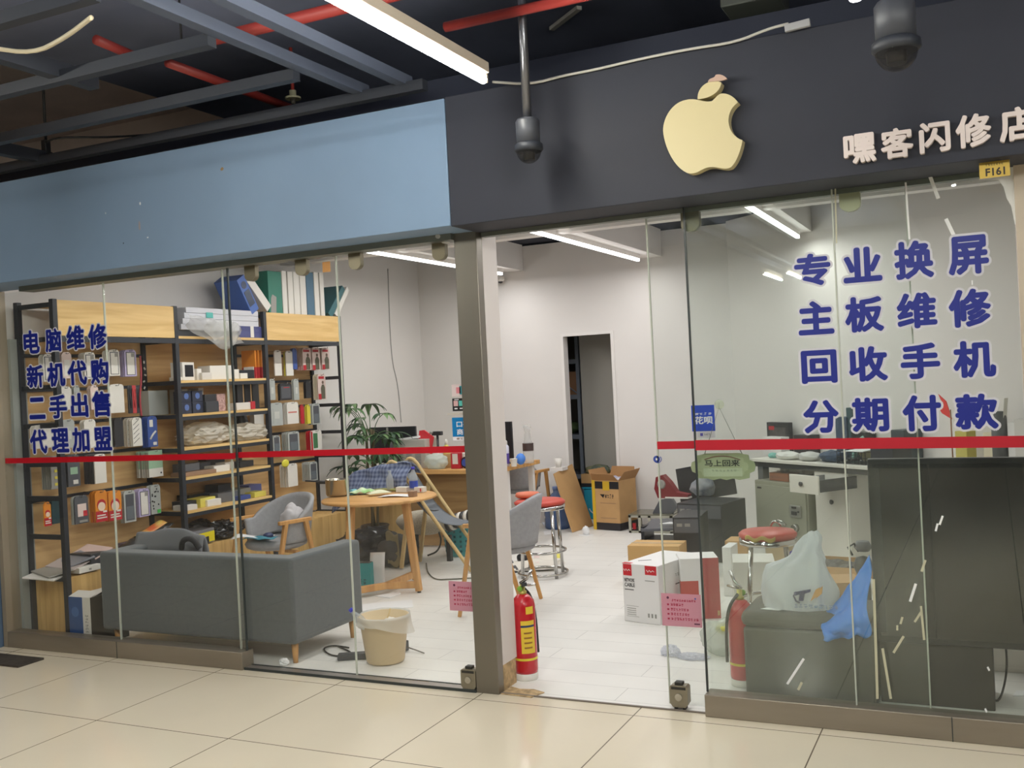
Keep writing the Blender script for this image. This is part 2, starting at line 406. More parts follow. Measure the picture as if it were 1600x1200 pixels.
b = MB(); b.rbox((-7.5, -0.1, 0), (-3.43, 0.0, 1.42), mat('blue_panel', (92, 112, 138), 0.4, var=.1)); b.rbox((-7.5, -.05, 1.42), (-3.43, 0.05, 2.3), M_frame)
struct(b, 'wall_neighbour', 'blue wall of the next shop')
b = MB()
for z in (.35, .68, 1.0, 1.3): b.rbox((-7.5, -.104, z), (-3.43, -.1, z + .012), mat('pale_joint', (190, 196, 200), .5))
struct(b, 'trim_10')
# grey boxed pier in the left corner
struct(MB().rbox((XL, 0.06, 0), (-3.36, 0.17, 1.98), mat('grey_pier', (150, 154, 150), .7)), 'trim_11', 'grey boxed pier at the left end of the window')
# sills and floor track
def sill(x0, x1, n, name, label):
    b = MB(); b.rbox((x0, -0.05, 0.0), (x1, 0.05, 0.1), M_sill, bev=.004)
    for k in range(1, n): b.rbox((x0 + (x1 - x0) * k / n - .002, -0.0515, 0), (x0 + (x1 - x0) * k / n + .002, -.05, .1), M_edged)
    return struct(b, name, label)
sill(-3.385, -1.47, 2, 'trim_12', 'low steel sill under the left glass'); sill(1.165, 3.2, 2, 'trim_13', 'low steel sill under the right glass')
b = MB(); b.rbox((-1.47, -.03, 0), (0, .03, .012), mat('floor_track_alu', (176, 168, 160), .35, .6)); b.rbox((-1.47, .03, 0), (0, .036, .016), M_edged); b.rbox((-1.47, -.036, 0), (0, -.03, .014), M_edged)
struct(b, 'trim_14', 'sliding door floor track')
struct(MB().rbox((0.125, -.012, 0), (1.165, .0, .006), mat('threshold_strip', (120, 110, 100), .5)), 'trim_15', 'threshold strip between mall tiles and shop floor')
b = MB(); b.prism([(.13, -.02, .001), (.30, -.03, .001), (.33, .06, .001), (.26, .09, .001), (.19, .075, .001), (.13, .1, .001)], (0, 0, .004), M_raw); struct(b, 'trim_16', 'broken floor edge beside the door post')
# glass panes
def pane(x0, x1, z0, z1, y, n, name, m=None, edges='', label=None, t=.01):
    p = struct(MB().rbox((x0, y - t / 2, z0), (x1, y + t / 2, z1), m or GL), name, label)
    e = MB(); k = 0
    for ch in edges:
        if ch == 'l': e.rbox((x0 - .002, y - .006, z0), (x0 + .004, y + .006, z1), M_edge); k = 1
        if ch == 'r': e.rbox((x1 - .004, y - .006, z0), (x1 + .002, y + .006, z1), M_edge); k = 1
        if ch == 'R': e.rbox((x1 - .005, y - .006, z0), (x1 + .003, y + .006, z1), M_edged); k = 1
        if ch == 'L': e.rbox((x0 - .003, y - .006, z0), (x0 + .005, y + .006, z1), M_edged); k = 1
    if k: e.build('pane_edge', p)
    return p
W1 = pane(-3.383, -2.437, .1, 2.27, 0, 1, 'window_1', edges='r')
W2 = pane(-2.433, -1.472, .1, 2.27, 0, 2, 'window_2', edges='R')
D1 = pane(-1.53, -0.745, .015, 2.26, .018, 1, 'door_1', edges='lr', label='left sliding glass leaf')
D2 = pane(-0.741, 0.0, .015, 2.26, .018, 2, 'door_2', label='sliding glass leaf beside the steel post')
W3 = pane(1.167, 1.812, .1, 2.29, 0, 3, 'window_3', GLG, edges='Lr')
W4 = pane(1.816, 2.497, .1, 2.29, 0, 4, 'window_4', GLG)
D3 = pane(0.975, 2.1, .015, 2.265, .045, 3, 'door_3', GLC, edges='lr', label='sliding glass leaf pushed open behind the right window')
# mall ceiling and the other side of the mall
XE = G(270, 160, 3.55).x
b = MB(); b.rbox((-9, -11, 4.3), (8, 3.1, 4.4), M_brown); struct(b, 'ceiling', 'bare concrete mall ceiling')
struct(MB().rbox((XE, -11, 3.55), (8, 3.0, 3.63), M_dark), 'ceiling_dark', 'dark ceiling deck above the mall')
struct(MB().rbox((-9, 3.0, 2.93), (8, 3.1, 4.3), M_brown), 'wall_upper', 'brown wall high above the shop ceiling')
M_opp = mat('opposite_shop_wall', (78, 75, 72), .6, var=.3, vscale=.8)
struct(MB().rbox((-9, -11.1, 0), (8, -11.0, 4.3), M_opp), 'wall_opposite')
struct(MB().rbox((8, -11, 0), (8.1, .1, 4.3), M_opp), 'wall_mall_right'); struct(MB().rbox((-9.1, -11, 0), (-9, .1, 4.3), M_opp), 'wall_mall_left')
# steel grid under the mall ceiling
k = 17
for x, z in ((-0.37, 3.0), (-0.12, 3.0), (1.6, 3.15)):
    struct(MB().rbox((x - .028, -10.9, z), (x + .028, -.2, z + .05), M_greyb), 'trim_%d' % k); k += 1
for y, x1 in ((-1.26, -.4), (-.71, -.4), (-.24, 0.0), (-1.85, -.4)):
    struct(MB().rbox((-9, y - .025, 2.96), (x1, y + .025, 3.01), M_bsteel), 'trim_%d' % k); k += 1
for px, py, l in ((20, 235, .5), (60, 100, .6)):
    p = G(px, py, 3.02); struct(MB().rbox((p.x - .03, p.y - l / 2, 2.98), (p.x + .03, p.y + l / 2, 3.05), M_bsteel), 'trim_%d' % k); k += 1
# ------------------------------------------------------------------ lamps
M_tube = mat('lit_tube', (255, 249, 238), emit=TUBE_EMIT); M_tube_hung = mat('lit_tube_near', (255, 249, 238), emit=TUBE_EMIT * .45); M_led = mat('lit_led_strip', (255, 252, 246), emit=7.0)
M_house = mat('lamp_housing_white', (205, 190, 170), .5)
def tube_lamp(x, y0, y1, z, label, group=None, m=None):
    t = thing('tube_lamp', label, 'lamp', (x, (y0 + y1) / 2, z), 0, group); L = y1 - y0
    MB().box((0, 0, .05), (.048, L, .045), M_house, bev=.004).build('housing', t)
    MB().lathe([(.016, -L / 2 + .01), (.016, L / 2 - .01)], m or M_tube, axis='y', n=12).build('glass_tube', t)
    for s in (-1, 1): MB().box((0, s * (L / 2 - .005), .012), (.03, .014, .045), M_house).build('end_socket', t)
    return t
tube_lamp(.54, -1.9, -.69, 2.8, 'lit white fluorescent tube lamp hanging in front of the fascia boards', m=M_tube_hung)
pR = G(1207, 432, 2.8)
for (x, y) in ((.6, -2.75), (3.4, -3.6), (-2.4, -2.7), (5.2, -3.0), (2.2, -2.9), (pR.x, -pR.y), (pR.x + .28, -pR.y - .1)):  # fifth lamp is added out of view to brighten the mall floor at right
    tube_lamp(x, y - .6, y + .6, 2.8, 'fluorescent tube lamp over the mall, out of view', 'tube lamps over the mall behind the viewer')
for i, (x, y0, y1, lb) in enumerate(((-2.2, 0.35, 5.06, 'lit linear lamp under the left ceiling beam of the shop'), (-.7, 0.35, 5.06, 'lit linear lamp under the middle ceiling beam, running to the back wall'), (.92, 0.35, 4.55, 'lit linear lamp seen through the right glass, under the right ceiling beam'))):
    t = thing('linear_lamp', lb, 'lamp', (x, (y0 + y1) / 2, 2.66)); L = y1 - y0
    MB().rbox((-.02, -L / 2, .02), (.02, L / 2, .06), M_beam).build('housing', t)
    MB().rbox((-.016, -L / 2 + .005, -.005), (.016, L / 2 - .005, .02), M_led, bev=.006).build('diffuser', t)
    area('strip_light', (0, 0, -.02), .06, L, LED_W * (1.15 if i == 0 else 1) * L / 3.3, t, col=(1, .985, .975))
# ================================================================== on the shop front
M_navy_ink = mat('navy_vinyl', (22, 36, 132), .4); M_outl = mat('white_vinyl', (206, 204, 210), .45)
M_wtxt = mat('white_letter_acrylic', (226, 212, 206), .45); M_redtape = mat('red_vinyl_tape', (186, 14, 34), .4)
M_redtape2 = mat('red_vinyl_tape_right', (180, 22, 42), .4)
def window_row(txt, quads, y, name, label, group, bold=.035, outl=.085):
    """one line of stuck-on characters; quads = pixel boxes (left, top, right, bottom) of each character in the picture"""
    b, o = MB(), MB()
    for ch, (x0, y0, x1, y1) in zip(txt, quads):
        a = FY(x0, (y0 + y1) / 2, y); c = FY(x1, (y0 + y1) / 2, y); t = FY((x0 + x1) / 2, y0, y); d = FY((x0 + x1) / 2, y1, y)
        w, h = c.x - a.x, t.z - d.z; org = (a.x, y, d.z)
        put_text(b, ch, FRONT, (org[0], y - .0016, org[2]), w, h, M_navy_ink, bold=bold, depth=.0008)
        put_text(o, ch, FRONT, (org[0], y - .0006, org[2]), w, h, M_outl, bold=outl, depth=.0008, fit=bold)
    t = b.build(name); o.build('outline', t, label='white outline')
    return tag(t, label, 'lettering', group)
yL = -.0065
rowsL = (("电脑维修", [(37, 516, 62, 553), (71, 513, 96, 550), (104, 509, 132, 547), (138, 506, 167, 545)], 'first'),
         ("新机代购", [(42, 570, 68, 606), (74, 566, 102, 604), (106, 563, 136, 602), (142, 560, 170, 600)], 'second'),
         ("二手出售", [(46, 621, 71, 655), (77, 617, 105, 654), (111, 614, 138, 652), (144, 611, 173, 651)], 'third'),
         ("代理加盟", [(47, 671, 74, 709), (81, 669, 108, 707), (113, 668, 140, 706), (147, 667, 175, 704)], 'fourth'))
for txt, q, n in rowsL: window_row(txt, q, yL, 'window_lettering', 'navy Chinese lettering with white outline on the left window, %s line from the top' % n, 'lettering on the left window')
rowsR = (("专业换屏", [(1241, 396, 1298, 447), (1317, 386, 1378, 441), (1397, 376, 1459, 436), (1481, 368, 1545, 429)], 'top'),
         ("主板维修", [(1247, 470, 1303, 523), (1320, 463, 1381, 519), (1401, 457, 1464, 513), (1482, 451, 1549, 511)], 'second'),
         ("回收手机", [(1252, 547, 1308, 599), (1326, 541, 1387, 596), (1407, 536, 1469, 592), (1489, 532, 1556, 590)], 'third'),
         ("分期付款", [(1255, 625, 1311, 677), (1331, 621, 1389, 675), (1410, 617, 1471, 674), (1492, 615, 1560, 671)], 'lowest'))
for txt, q, n in rowsR: window_row(txt, q, yL, 'window_lettering', 'big blue Chinese lettering with white outline on the right window, %s line' % n, 'lettering on the right window', .04, .10)
# raised shop sign on the black fascia
yS = -.27
sign = MB(); side = MB()
for ch, (x0, y0, x1, y1) in zip("嘿客闪修店", [(1318, 209, 1369, 255), (1376, 200, 1427, 247), (1436, 190, 1485, 238), (1493, 178, 1549, 230), (1561, 167, 1618, 220)]):
    a = FY(x0, (y0 + y1) / 2, yS - .02); c = FY(x1, (y0 + y1) / 2, yS - .02); t = FY((x0 + x1) / 2, y0, yS - .02); d = FY((x0 + x1) / 2, y1, yS - .02)
    put_text(sign, ch, FRONT, (a.x, yS - .013, d.z), c.x - a.x, t.z - d.z, M_wtxt, bold=.035, depth=.024)
tag(sign.build('raised_lettering'), 'row of thick white raised Chinese characters on the black fascia', 'lettering')
# cream bitten fruit emblem
def curve_poly(segs, n=14):
    out = []
    for p0, p1, p2, p3 in segs:
        for i in range(n):
            t = i / n; u = 1 - t
            out.append((u**3 * p0[0] + 3*u*u*t * p1[0] + 3*u*t*t * p2[0] + t**3 * p3[0], u**3 * p0[1] + 3*u*u*t * p1[1] + 3*u*t*t * p2[1] + t**3 * p3[1]))
    return out
# outline traced on the emblem's own plane in picture pixels, then set at its real place on the fascia
px = [((1112, 158), (1100, 161), (1088, 152), (1072, 156)), ((1072, 156), (1050, 160), (1036, 184), (1036, 204)), ((1036, 204), (1038, 232), (1056, 266), (1077, 271)),
      ((1077, 271), (1092, 272), (1096, 262), (1110, 261)), ((1110, 261), (1122, 260), (1132, 267), (1142, 261)), ((1142, 261), (1150, 255), (1158, 234), (1160, 219)),
      ((1160, 219), (1135, 211), (1130, 176), (1153, 160)), ((1153, 160), (1146, 149), (1134, 145), (1127, 146)), ((1127, 146), (1120, 148), (1116, 156), (1112, 158))]
M_cream = mat('cream_acrylic', (208, 194, 148), .4); M_creamside = mat('cream_edge', (200, 190, 160), .5)
pts = [FY(x, y, yS - .05) for x, y in curve_poly(px)]
em = thing('fruit_emblem', 'cream bitten fruit emblem mounted on the black fascia board', 'emblem', (1.33, yS, 2.53))
o_ = Vector((1.33, yS, 2.53))
b = MB(); b.prism([p - o_ for p in pts], (0, .05, 0), M_cream); b.build('body', em)
leaf = [((1090, 155), (1089, 143), (1097, 130), (1112, 127)), ((1112, 127), (1118, 126), (1124, 127), (1127, 129)), ((1127, 129), (1126, 141), (1114, 153), (1090, 155))]
b = MB(); b.prism([FY(x, y, yS - .05) - o_ for x, y in curve_poly(leaf)], (0, .05, 0), M_cream); b.build('leaf', em)
peel = [((1106, 128), (1108, 120), (1116, 124), (1118, 117)), ((1118, 117), (1126, 114), (1134, 120), (1136, 123)), ((1136, 123), (1128, 127), (1122, 126), (1106, 128))]
b = MB(); b.prism([FY(x, y, yS - .055) - o_ for x, y in curve_poly(peel)], (0, .01, 0), mat('peeling_film', (190, 160, 142), .5)); b.build('peeling_film', em, label='pinkish peeling film at the tip of the leaf')
# red safety tape
def tape(x0, x1, zl0, zl1, h, y, m, label):
    b = MB(); b.prism([(x0, y, zl0 - h), (x1, y, zl1 - h), (x1, y, zl1), (x0, y, zl0)], (0, -.0008, 0), m)
    tag(b.build('warning_tape'), label, 'tape', 'red tape strips along the glass')
tape(-3.375, -1.485, 1.211, 1.218, .034, -.006, M_redtape, 'narrow red tape strip along the left fixed window')
tape(-1.50, -0.002, 1.221, 1.232, .033, .0115, M_redtape, 'red tape strip along the sliding glass left of the steel post')
tape(1.17, 2.495, 1.238, 1.229, .046, -.0055, M_redtape2, 'wide red tape strip along the right window')
tape(.977, 1.166, 1.232, 1.232, .036, .039, M_redtape2, 'short red tape strip on the pushed-open glass leaf')
# glass clamps along the head rail
M_clamp = mat('clamp_steel', (120, 112, 92), .4, .6)
def clamp(x, y, z, label, w=.075, h=.1, m=M_clamp):
    t = thing('glass_clamp', label, 'clamp', (x, y, z), 0, 'steel clamps on the head rail')
    p = [(-w / 2, 0, h / 2), (-w / 2, 0, -h / 2 + .03)] + [(-w / 2 * math.cos(a), 0, -h / 2 + .03 - .03 * math.sin(a)) for a in [R(d) for d in range(15, 180, 15)]] + [(w / 2, 0, -h / 2 + .03), (w / 2, 0, h / 2)]
    b = MB(); b.prism([(q[0], -.016, q[2]) for q in p], (0, .032, 0), m); b.build('plate', t)
    MB().cyl((0, 0, h / 2 - .005), (0, 0, h / 2 + .035), .007, M_edged).build('bolt', t)
for (x, lb) in ((-1.32, 'first steel glass clamp from the left on the head rail'), (-.97, 'second steel glass clamp from the left on the head rail'), (-.62, 'third steel glass clamp from the left, at the lamp end'), (-.11, 'steel glass clamp on the head rail just left of the steel post')):
    clamp(x, .02, 2.225, lb)
clamp(1.19, 0.03, 2.24, 'steel glass clamp at the upper corner of the pushed-open glass leaf', .085, .12, mat('clamp_dull', (120, 116, 98), .4, .6))
clamp(1.88, 0.03, 2.25, 'pale steel glass clamp on the right window beside the pane joint', .085, .12, mat('clamp_pale', (172, 170, 138), .45, .4))
# floor locks
M_lock = mat('lock_steel', (148, 140, 122), .4, .6); M_lkd = mat('lock_dark', (60, 58, 54), .5, .4)
def lock(x, y, label):
    t = thing('glass_door_lock', label, 'lock', (x, y, 0), 0, 'steel floor locks on the glass leaves')
    pl = [(-.042, 0, .03), (-.03, 0, .012), (.03, 0, .012), (.042, 0, .03), (.042, 0, .105), (.034, 0, .112), (-.034, 0, .112), (-.042, 0, .105)]
    MB().prism([(q[0], -.03, q[2]) for q in pl], (0, .05, 0), M_lock).build('lock_case', t)
    b = MB(); b.rbox((-.034, -.032, .094), (.034, -.029, .106), M_lkd); b.build('slot', t)
    MB().rbox((-.02, -.022, .112), (.018, .012, .126), M_lkd, bev=.003).build('cap', t)
    MB().lathe([(.017, 0), (.017, .004), (.011, .006), (.011, .004)], mat('lock_ring', (190, 186, 176), .25, .9), c=(0, -.036, .06), axis='y', n=20).build('key_cylinder', t)
    for s in (-1, 1): MB().rbox((s * .02 - .006, -.02, 0), (s * .02 + .006, .02, .012), M_lkd).build('foot', t)
lock(-.045, .0, 'steel floor lock at the foot of the glass beside the steel post')
lock(1.03, .035, 'steel floor lock at the foot of the pushed-open glass leaf')
# pink notices
M_pink = mat('pink_notice', (196, 138, 154), .5); M_pinkd = mat('pink_notice_ink', (168, 30, 70), .5); M_pdark = mat('pink_notice_dark', (90, 40, 70), .5)
def notice(px0, px1, py0, py1, y, label):
    a = FY(px0, (py0 + py1) / 2, y); c = FY(px1, (py0 + py1) / 2, y); t_ = FY((px0 + px1) / 2, py0, y); d = FY((px0 + px1) / 2, py1, y)
    w, h = c.x - a.x, t_.z - d.z; b = MB(); b.box((w / 2, 0, h / 2), (w, .001, h), M_pink)
    for i, (n, ww) in enumerate(((0, .0), (5, .34), (7, .46), (7, .48), (10, .70))):
        if i: b.box((w * .17, -.0008, h * (.66 - (i - 1) * .145)), (w * .05, .0006, h * .05), M_pinkd); scribble(b, FRONT, (w * .23, -.0006, h * (.62 - (i - 1) * .145)), w * ww, h * .085, M_pinkd, n, seed=i)
        else: scribble(b, FRONT, (w * .26, -.0006, h * .76), w * .62, h * .07, M_pinkd, 10)
    b.lathe([(.006, 0), (.006, .0006)], M_pdark, c=(w * .17, -.001, h * .87), axis='y'); b.lathe([(.004, 0), (.004, .0006)], mat('pin_blue', (70, 90, 170), .5), c=(w * .86, -.001, h * .87), axis='y')
    b.box((w * .88, -.0008, h * .1), (w * .14, .0006, h * .04), M_pdark)
    o = b.build('notice', None, (a.x, y, d.z)); tag(o, label, 'notice', 'pink notices on the glass'); return o
notice(702, 753, 909, 955, .012, 'pink notice half hidden behind the steel post')
notice(1034, 1096, 928, 979, .038, 'pink notice on the pushed-open glass leaf near the white carton')
# unit number plate with white paint round it
yP = -.2; pa = FY(1530, 262, yP); pc = FY(1578, 262, yP); pt = FY(1554, 252, yP); pb = FY(1554, 277, yP)
w, h = pc.x - pa.x, pt.z - pb.z
plate = thing('number_plate', 'gold number plate F161 under the right end of the black fascia', 'plate', (pa.x, yP, pb.z))
b = MB(); b.box((w / 2, 0, h / 2), (w, .004, h), mat('brass_plate', (176, 148, 66), .35, .5)); b.build('plate', plate); MB().rbox((w * .3, .002, h * .5), (w * .7, .012, 2.29 - pb.z), M_steel).build('bracket', plate)
b = MB(); put_text(b, "F161", FRONT, (w * .2, -.0028, h * .1), w * .64, h * .5, mat('plate_ink', (38, 30, 22), .5), bold=.03, depth=.001); scribble(b, FRONT, (w * .2, -.0022, h * .74), w * .6, h * .14, MATS['plate_ink'], 7); b.build('number', plate)
M_wp = mat('white_residue', (238, 238, 236), .6)
def residue(pixels, label, y=-.0062, m=None, group='white tape scraps and paint on the right window', name='tape_scrap'):
    b = MB(); b.prism([FY(x, yy, y) for x, yy in pixels], (0, -.0006, 0), m or M_wp); return tag(b.build(name), label, 'residue', group)
residue([(1518, 251), (1584, 244), (1585, 262), (1587, 300), (1590, 340), (1586, 352), (1580, 322), (1573, 310), (1568, 292), (1560, 281), (1530, 281), (1532, 278), (1578, 272), (1577, 249), (1529, 256), (1526, 263), (1520, 260)], 'white paint patch round the gold number plate', name='paint_patch')
def strip(x0, y0, x1, y1, w=4.0, taper=1.0):
    d = Vector((x1 - x0, y1 - y0)); n = Vector((-d.y, d.x)).normalized() * w / 2
    return [(x0 + n.x, y0 + n.y), (x1 + n.x * taper, y1 + n.y * taper), (x1 - n.x * taper, y1 - n.y * taper), (x0 - n.x, y0 - n.y)]
M_wp2 = mat('yellowed_residue', (196, 192, 164), .6)
for (q, lb, m) in ((strip(1453, 275, 1466, 310, 6), 'white tape scrap left of the gold number plate', M_wp), (strip(1478, 342, 1490, 367, 6), 'white tape scrap above the last character of the top line', M_wp),
                   (strip(1519, 438, 1519, 445, 2), 'tiny white scrap under the last character of the top line', M_wp), (strip(1305, 288, 1307, 380, 2.2), 'thin tape line along the pane joint left of the pale clamp', M_wp2),
                   (strip(1415, 285, 1421, 374, 3), 'long thin white tape line above the third character of the top line', M_wp), (strip(1256, 1029, 1230, 1069, 4), 'longest white tape scrap low on the right window before the bench', M_wp),
                   (strip(1253, 1066, 1247, 1078, 4), 'short white tape scrap low on the right window before the bench', M_wp2), (strip(1473, 806, 1468, 820, 3.4), 'small white scrap high on the dark screen', M_wp),
                   (strip(1465, 818, 1462, 830, 3.4), 'small curved white scrap beside the small one on the dark screen', M_wp), (strip(1446, 875, 1440, 893, 4), 'white scrap in the middle of the dark screen beside the pane edge', M_wp2),
                   (strip(1431, 912, 1422, 940, 4.4), 'bright white scrap in the middle of the dark screen', M_wp), (strip(1439, 947, 1444, 1000, 3.6), 'long white scrap low on the dark screen', M_wp2),
                   (strip(1440, 955, 1429, 972, 3.6), 'slanted white scrap joining the long one on the dark screen', M_wp2), (strip(1410, 964, 1407, 975, 3.6), 'yellowed scrap low on the dark screen', M_wp2),
                   (strip(1402, 977, 1402, 985, 3), 'smallest yellowed scrap low on the dark screen', M_wp2), (strip(1412, 994, 1396, 1020, 4), 'slanted yellowed scrap at the lower edge of the dark screen', M_wp2),
                   (strip(1365, 905, 1371, 1092, 4.2), 'long yellowed tape line from the dark screen down to the sill', M_wp2), (strip(1379, 1013, 1392, 1092, 4), 'yellowed tape line slanting to the sill below the dark screen', M_wp2),
                   (strip(1543, 1042, 1546, 1048, 3), 'tiny white scrap beside the pale floor gap', M_wp), (strip(1539, 1107, 1542, 1113, 3), 'tiny white scrap just above the right sill', M_wp)):
    residue(q, lb, m=m)
# stickers on the left door glass and the right window
def sticker(px0, px1, py0, py1, y, name, label, cat, fill, group=None):
    a = FY(px0, (py0 + py1) / 2, y); c = FY(px1, (py0 + py1) / 2, y); t_ = FY((px0 + px1) / 2, py0, y); d = FY((px0 + px1) / 2, py1, y)
    w, h = c.x - a.x, t_.z - d.z; b = MB(); fill(b, w, h); return tag(b.build(name, None, (a.x, y, d.z)), label, cat, group)
M_sblue = mat('sticker_blue', (24, 66, 190), .4); M_sw = mat('sticker_white', (232, 228, 232), .4); M_scyan = mat('sticker_cyan', (10, 118, 180), .4)
def f1(b, w, h):
    b.box((w / 2, 0, h * .6), (w, .001, h * .8), M_sblue); b.box((w / 2, 0, h * .1), (w, .001, h * .2), mat('sticker_pale', (212, 206, 214), .4))
    scribble(b, FRONT, (w * .14, -.0006, h * .7), w * .75, h * .07, M_sw, 4); put_text(b, "花呗", FRONT, (w * .12, -.0008, h * .42), w * .8, h * .24, M_sw, bold=.03, depth=.0005)
    b.box((w * .4, -.0008, h * .1), (w * .12, .0006, h * .09), mat('sticker_violet', (90, 80, 170), .4)); scribble(b, FRONT, (w * .5, -.0006, h * .07), w * .28, h * .07, mat('sticker_grey', (120, 112, 130), .4), 3)
sticker(1081, 1117, 633, 684, .039, 'payment_sticker', 'royal blue payment sticker with white characters above the tape', 'sticker', f1)
def f2(b, w, h):
    b.box((w / 2, 0, h * .58), (w, .001, h * .84), M_scyan); b.box((w / 2, 0, h * .08), (w, .001, h * .16), M_sw)
    put_text(b, "口碑", FRONT, (w * .2, -.0008, h * .58), w * .62, h * .26, M_sw, bold=.02, depth=.0005); put_text(b, "商家", FRONT, (w * .2, -.0008, h * .24), w * .62, h * .26, M_sw, bold=.02, depth=.0005)
    scribble(b, FRONT, (w * .15, -.0006, h * .03), w * .7, h * .1, mat('sticker_brown', (150, 120, 110), .4), 4)
sticker(707, 741, 652, 688, .0115, 'shop_sticker', 'cyan blue sticker with white characters beside the steel post', 'sticker', f2)
def f3(b, w, h):
    b.box((w / 2, 0, h / 2), (w, .001, h), mat('sticker_ink', (30, 30, 32), .4))
    for i, c in enumerate(((210, 170, 170), (90, 190, 180), (210, 210, 205), (220, 180, 180))): b.box((w * (.16 + .24 * i), -.0008, h * .6), (w * .2, .0006, h * .42), mat('sticker_pic%d' % i, c, .4)); b.box((w * (.16 + .24 * i), -.0008, h * .2), (w * .14, .0006, h * .1), M_sw)
    b.box((w * .2, -.0008, h * .9), (w * .2, .0006, h * .06), M_sw)
sticker(707, 741, 622, 642, .0115, 'picture_sticker', 'black sticker with four small pictures beside the steel post', 'sticker', f3)
def f4(b, w, h):
    b.box((w / 2, 0, h / 2), (w, .001, h), mat('sticker_rosy', (214, 196, 196), .4)); b.box((w * .62, -.0008, h * .5), (w * .56, .0006, h * .7), mat('sticker_teal', (72, 158, 168), .4)); b.box((w * .3, -.0008, h * .5), (w * .2, .0006, h * .5), mat('sticker_pinkish', (210, 130, 140), .4))
    scribble(b, FRONT, (w * .45, -.0012, h * .38), w * .4, h * .3, M_sw, 2)
sticker(706, 741, 600, 619, .0115, 'card_sticker', 'pale sticker with pink and teal blocks, topmost beside the steel post', 'sticker', f4)
sticker(699, 741, 645, 648, .0115, 'tape_scrap', 'thin pale tape scrap above the cyan sticker', 'sticker', lambda b, w, h: b.box((w / 2, 0, h / 2), (w, .0008, h), mat('pale_scrap', (190, 182, 172), .5)))
sticker(504, 516, 409, 425, .0115, 'paper_tag', 'small orange paper tag at the top of the sliding glass', 'sticker', lambda b, w, h: b.box((w / 2, 0, h / 2), (w, .0012, h), mat('orange_tag', (206, 150, 88), .6)))
def f5(b, w, h):
    m = mat('sticker_blue_ring', (54, 74, 156), .4)
    b.lathe([(h * .5, 0), (h * .5, .0006)], m, c=(w * .38, 0, h * .5), axis='y', n=20, sx=1); b.tube([(w * (.5 + .45 * math.cos(R(a))), 0, h * (.5 + .5 * math.sin(R(a)))) for a in range(-150, 60, 15)], .002, m); b.box((w * .38, -.001, h * .5), (w * .2, .0006, h * .3), M_sw)
sticker(1021, 1034, 712, 723, .039, 'round_sticker', 'small round blue sticker on the edge of the open glass leaf', 'sticker', f5)
# suction hook with the hanging back-soon sign
M_cord = mat('cord_grey', (110, 112, 100), .6); M_sgn = mat('sign_green', (150, 160, 126), .5); M_sgn2 = mat('sign_pale_green', (176, 186, 160), .5); M_sgnk = mat('sign_ink', (44, 48, 44), .5)
hk = FY(1124, 632, .039)
t = thing('suction_hook', 'clear suction hook above the hanging sign', 'hook', (hk.x, .039, hk.z))
MB().lathe([(.001, 0), (.014, -.003), (.021, -.001), (.022, 0)], film('clear_plastic', (220, 222, 206), .55, .2), axis='y', n=20).build('suction_cup', t)
MB().tube([(0, -.004, .004), (0, -.012, .0), (0, -.014, -.01), (0, -.008, -.016)], .002, MATS['clear_plastic']).build('hook', t)
sg = FY(1131, 732, .036); s0 = FY(1080, 732, .036).x; s1 = FY(1181, 732, .036).x; zt = FY(1131, 708, .036).z; zb = FY(1131, 750, .036).z; hw = (s1 - s0) / 2; cx = (s0 + s1) / 2; hh = (zt - zb) / 2; cz = (zt + zb) / 2
t = thing('hanging_sign', 'green scalloped wooden sign with Chinese characters hanging below the tape', 'sign', (cx, .03, cz))
pl = [(-hw, 0), (-hw * .96, hh * .35), (-hw * .82, hh * .5), (-hw * .8, hh * .85), (-hw * .5, hh), (hw * .5, hh), (hw * .8, hh * .85), (hw * .82, hh * .5), (hw * .96, hh * .35), (hw, 0), (hw * .96, -hh * .35), (hw * .82, -hh * .5), (hw * .8, -hh * .85)]
pl += [(hw * (.7 - .2 * i), -hh * (1.0 if i % 2 else .88)) for i in range(1, 7)] + [(-hw * .8, -hh * .85), (-hw * .82, -hh * .5), (-hw * .96, -hh * .35)]
b = MB(); b.prism([(x, 0, z) for x, z in reversed(pl)], (0, .006, 0), M_sgn); b.prism([(x * .8, -.001, z * .74) for x, z in reversed(pl)], (0, .001, 0), mat('sign_inner', (164, 172, 140), .5)); b.build('board', t)
b = MB(); b.box((0, -.0016, -hh * .42), (hw * 1.2, .001, hh * .62), M_sgn2); b.build('paper_strip', t)
b = MB(); put_text(b, "马上回来", FRONT, (-hw * .55, -.002, hh * .02), hw * 1.08, hh * .5, M_sgnk, bold=.02, depth=.001); scribble(b, FRONT, (-hw * .35, -.0024, -hh * .35), hw * .8, hh * .14, mat('sign_faint', (130, 140, 124), .5), 7); b.build('lettering', t)
b = MB(); b.tube([(-hw * .55, -.003, hh * .55), (-hw * .2, -.003, hh * .8), (hw * .2, -.003, hh * .78), (hw * .55, -.003, hh * .5)], .0022, mat('sign_branch', (120, 84, 70), .6), smooth_steps=2); b.build('branch_motif', t)
hz = hk.z - cz - .012
b = MB(); b.tube([(-hw * .55, 0.002, hh * .9), (hk.x - cx, -.0, hz), (hw * .62, 0.002, hh * .88)], .0016, M_cord); b.build('cord', t)
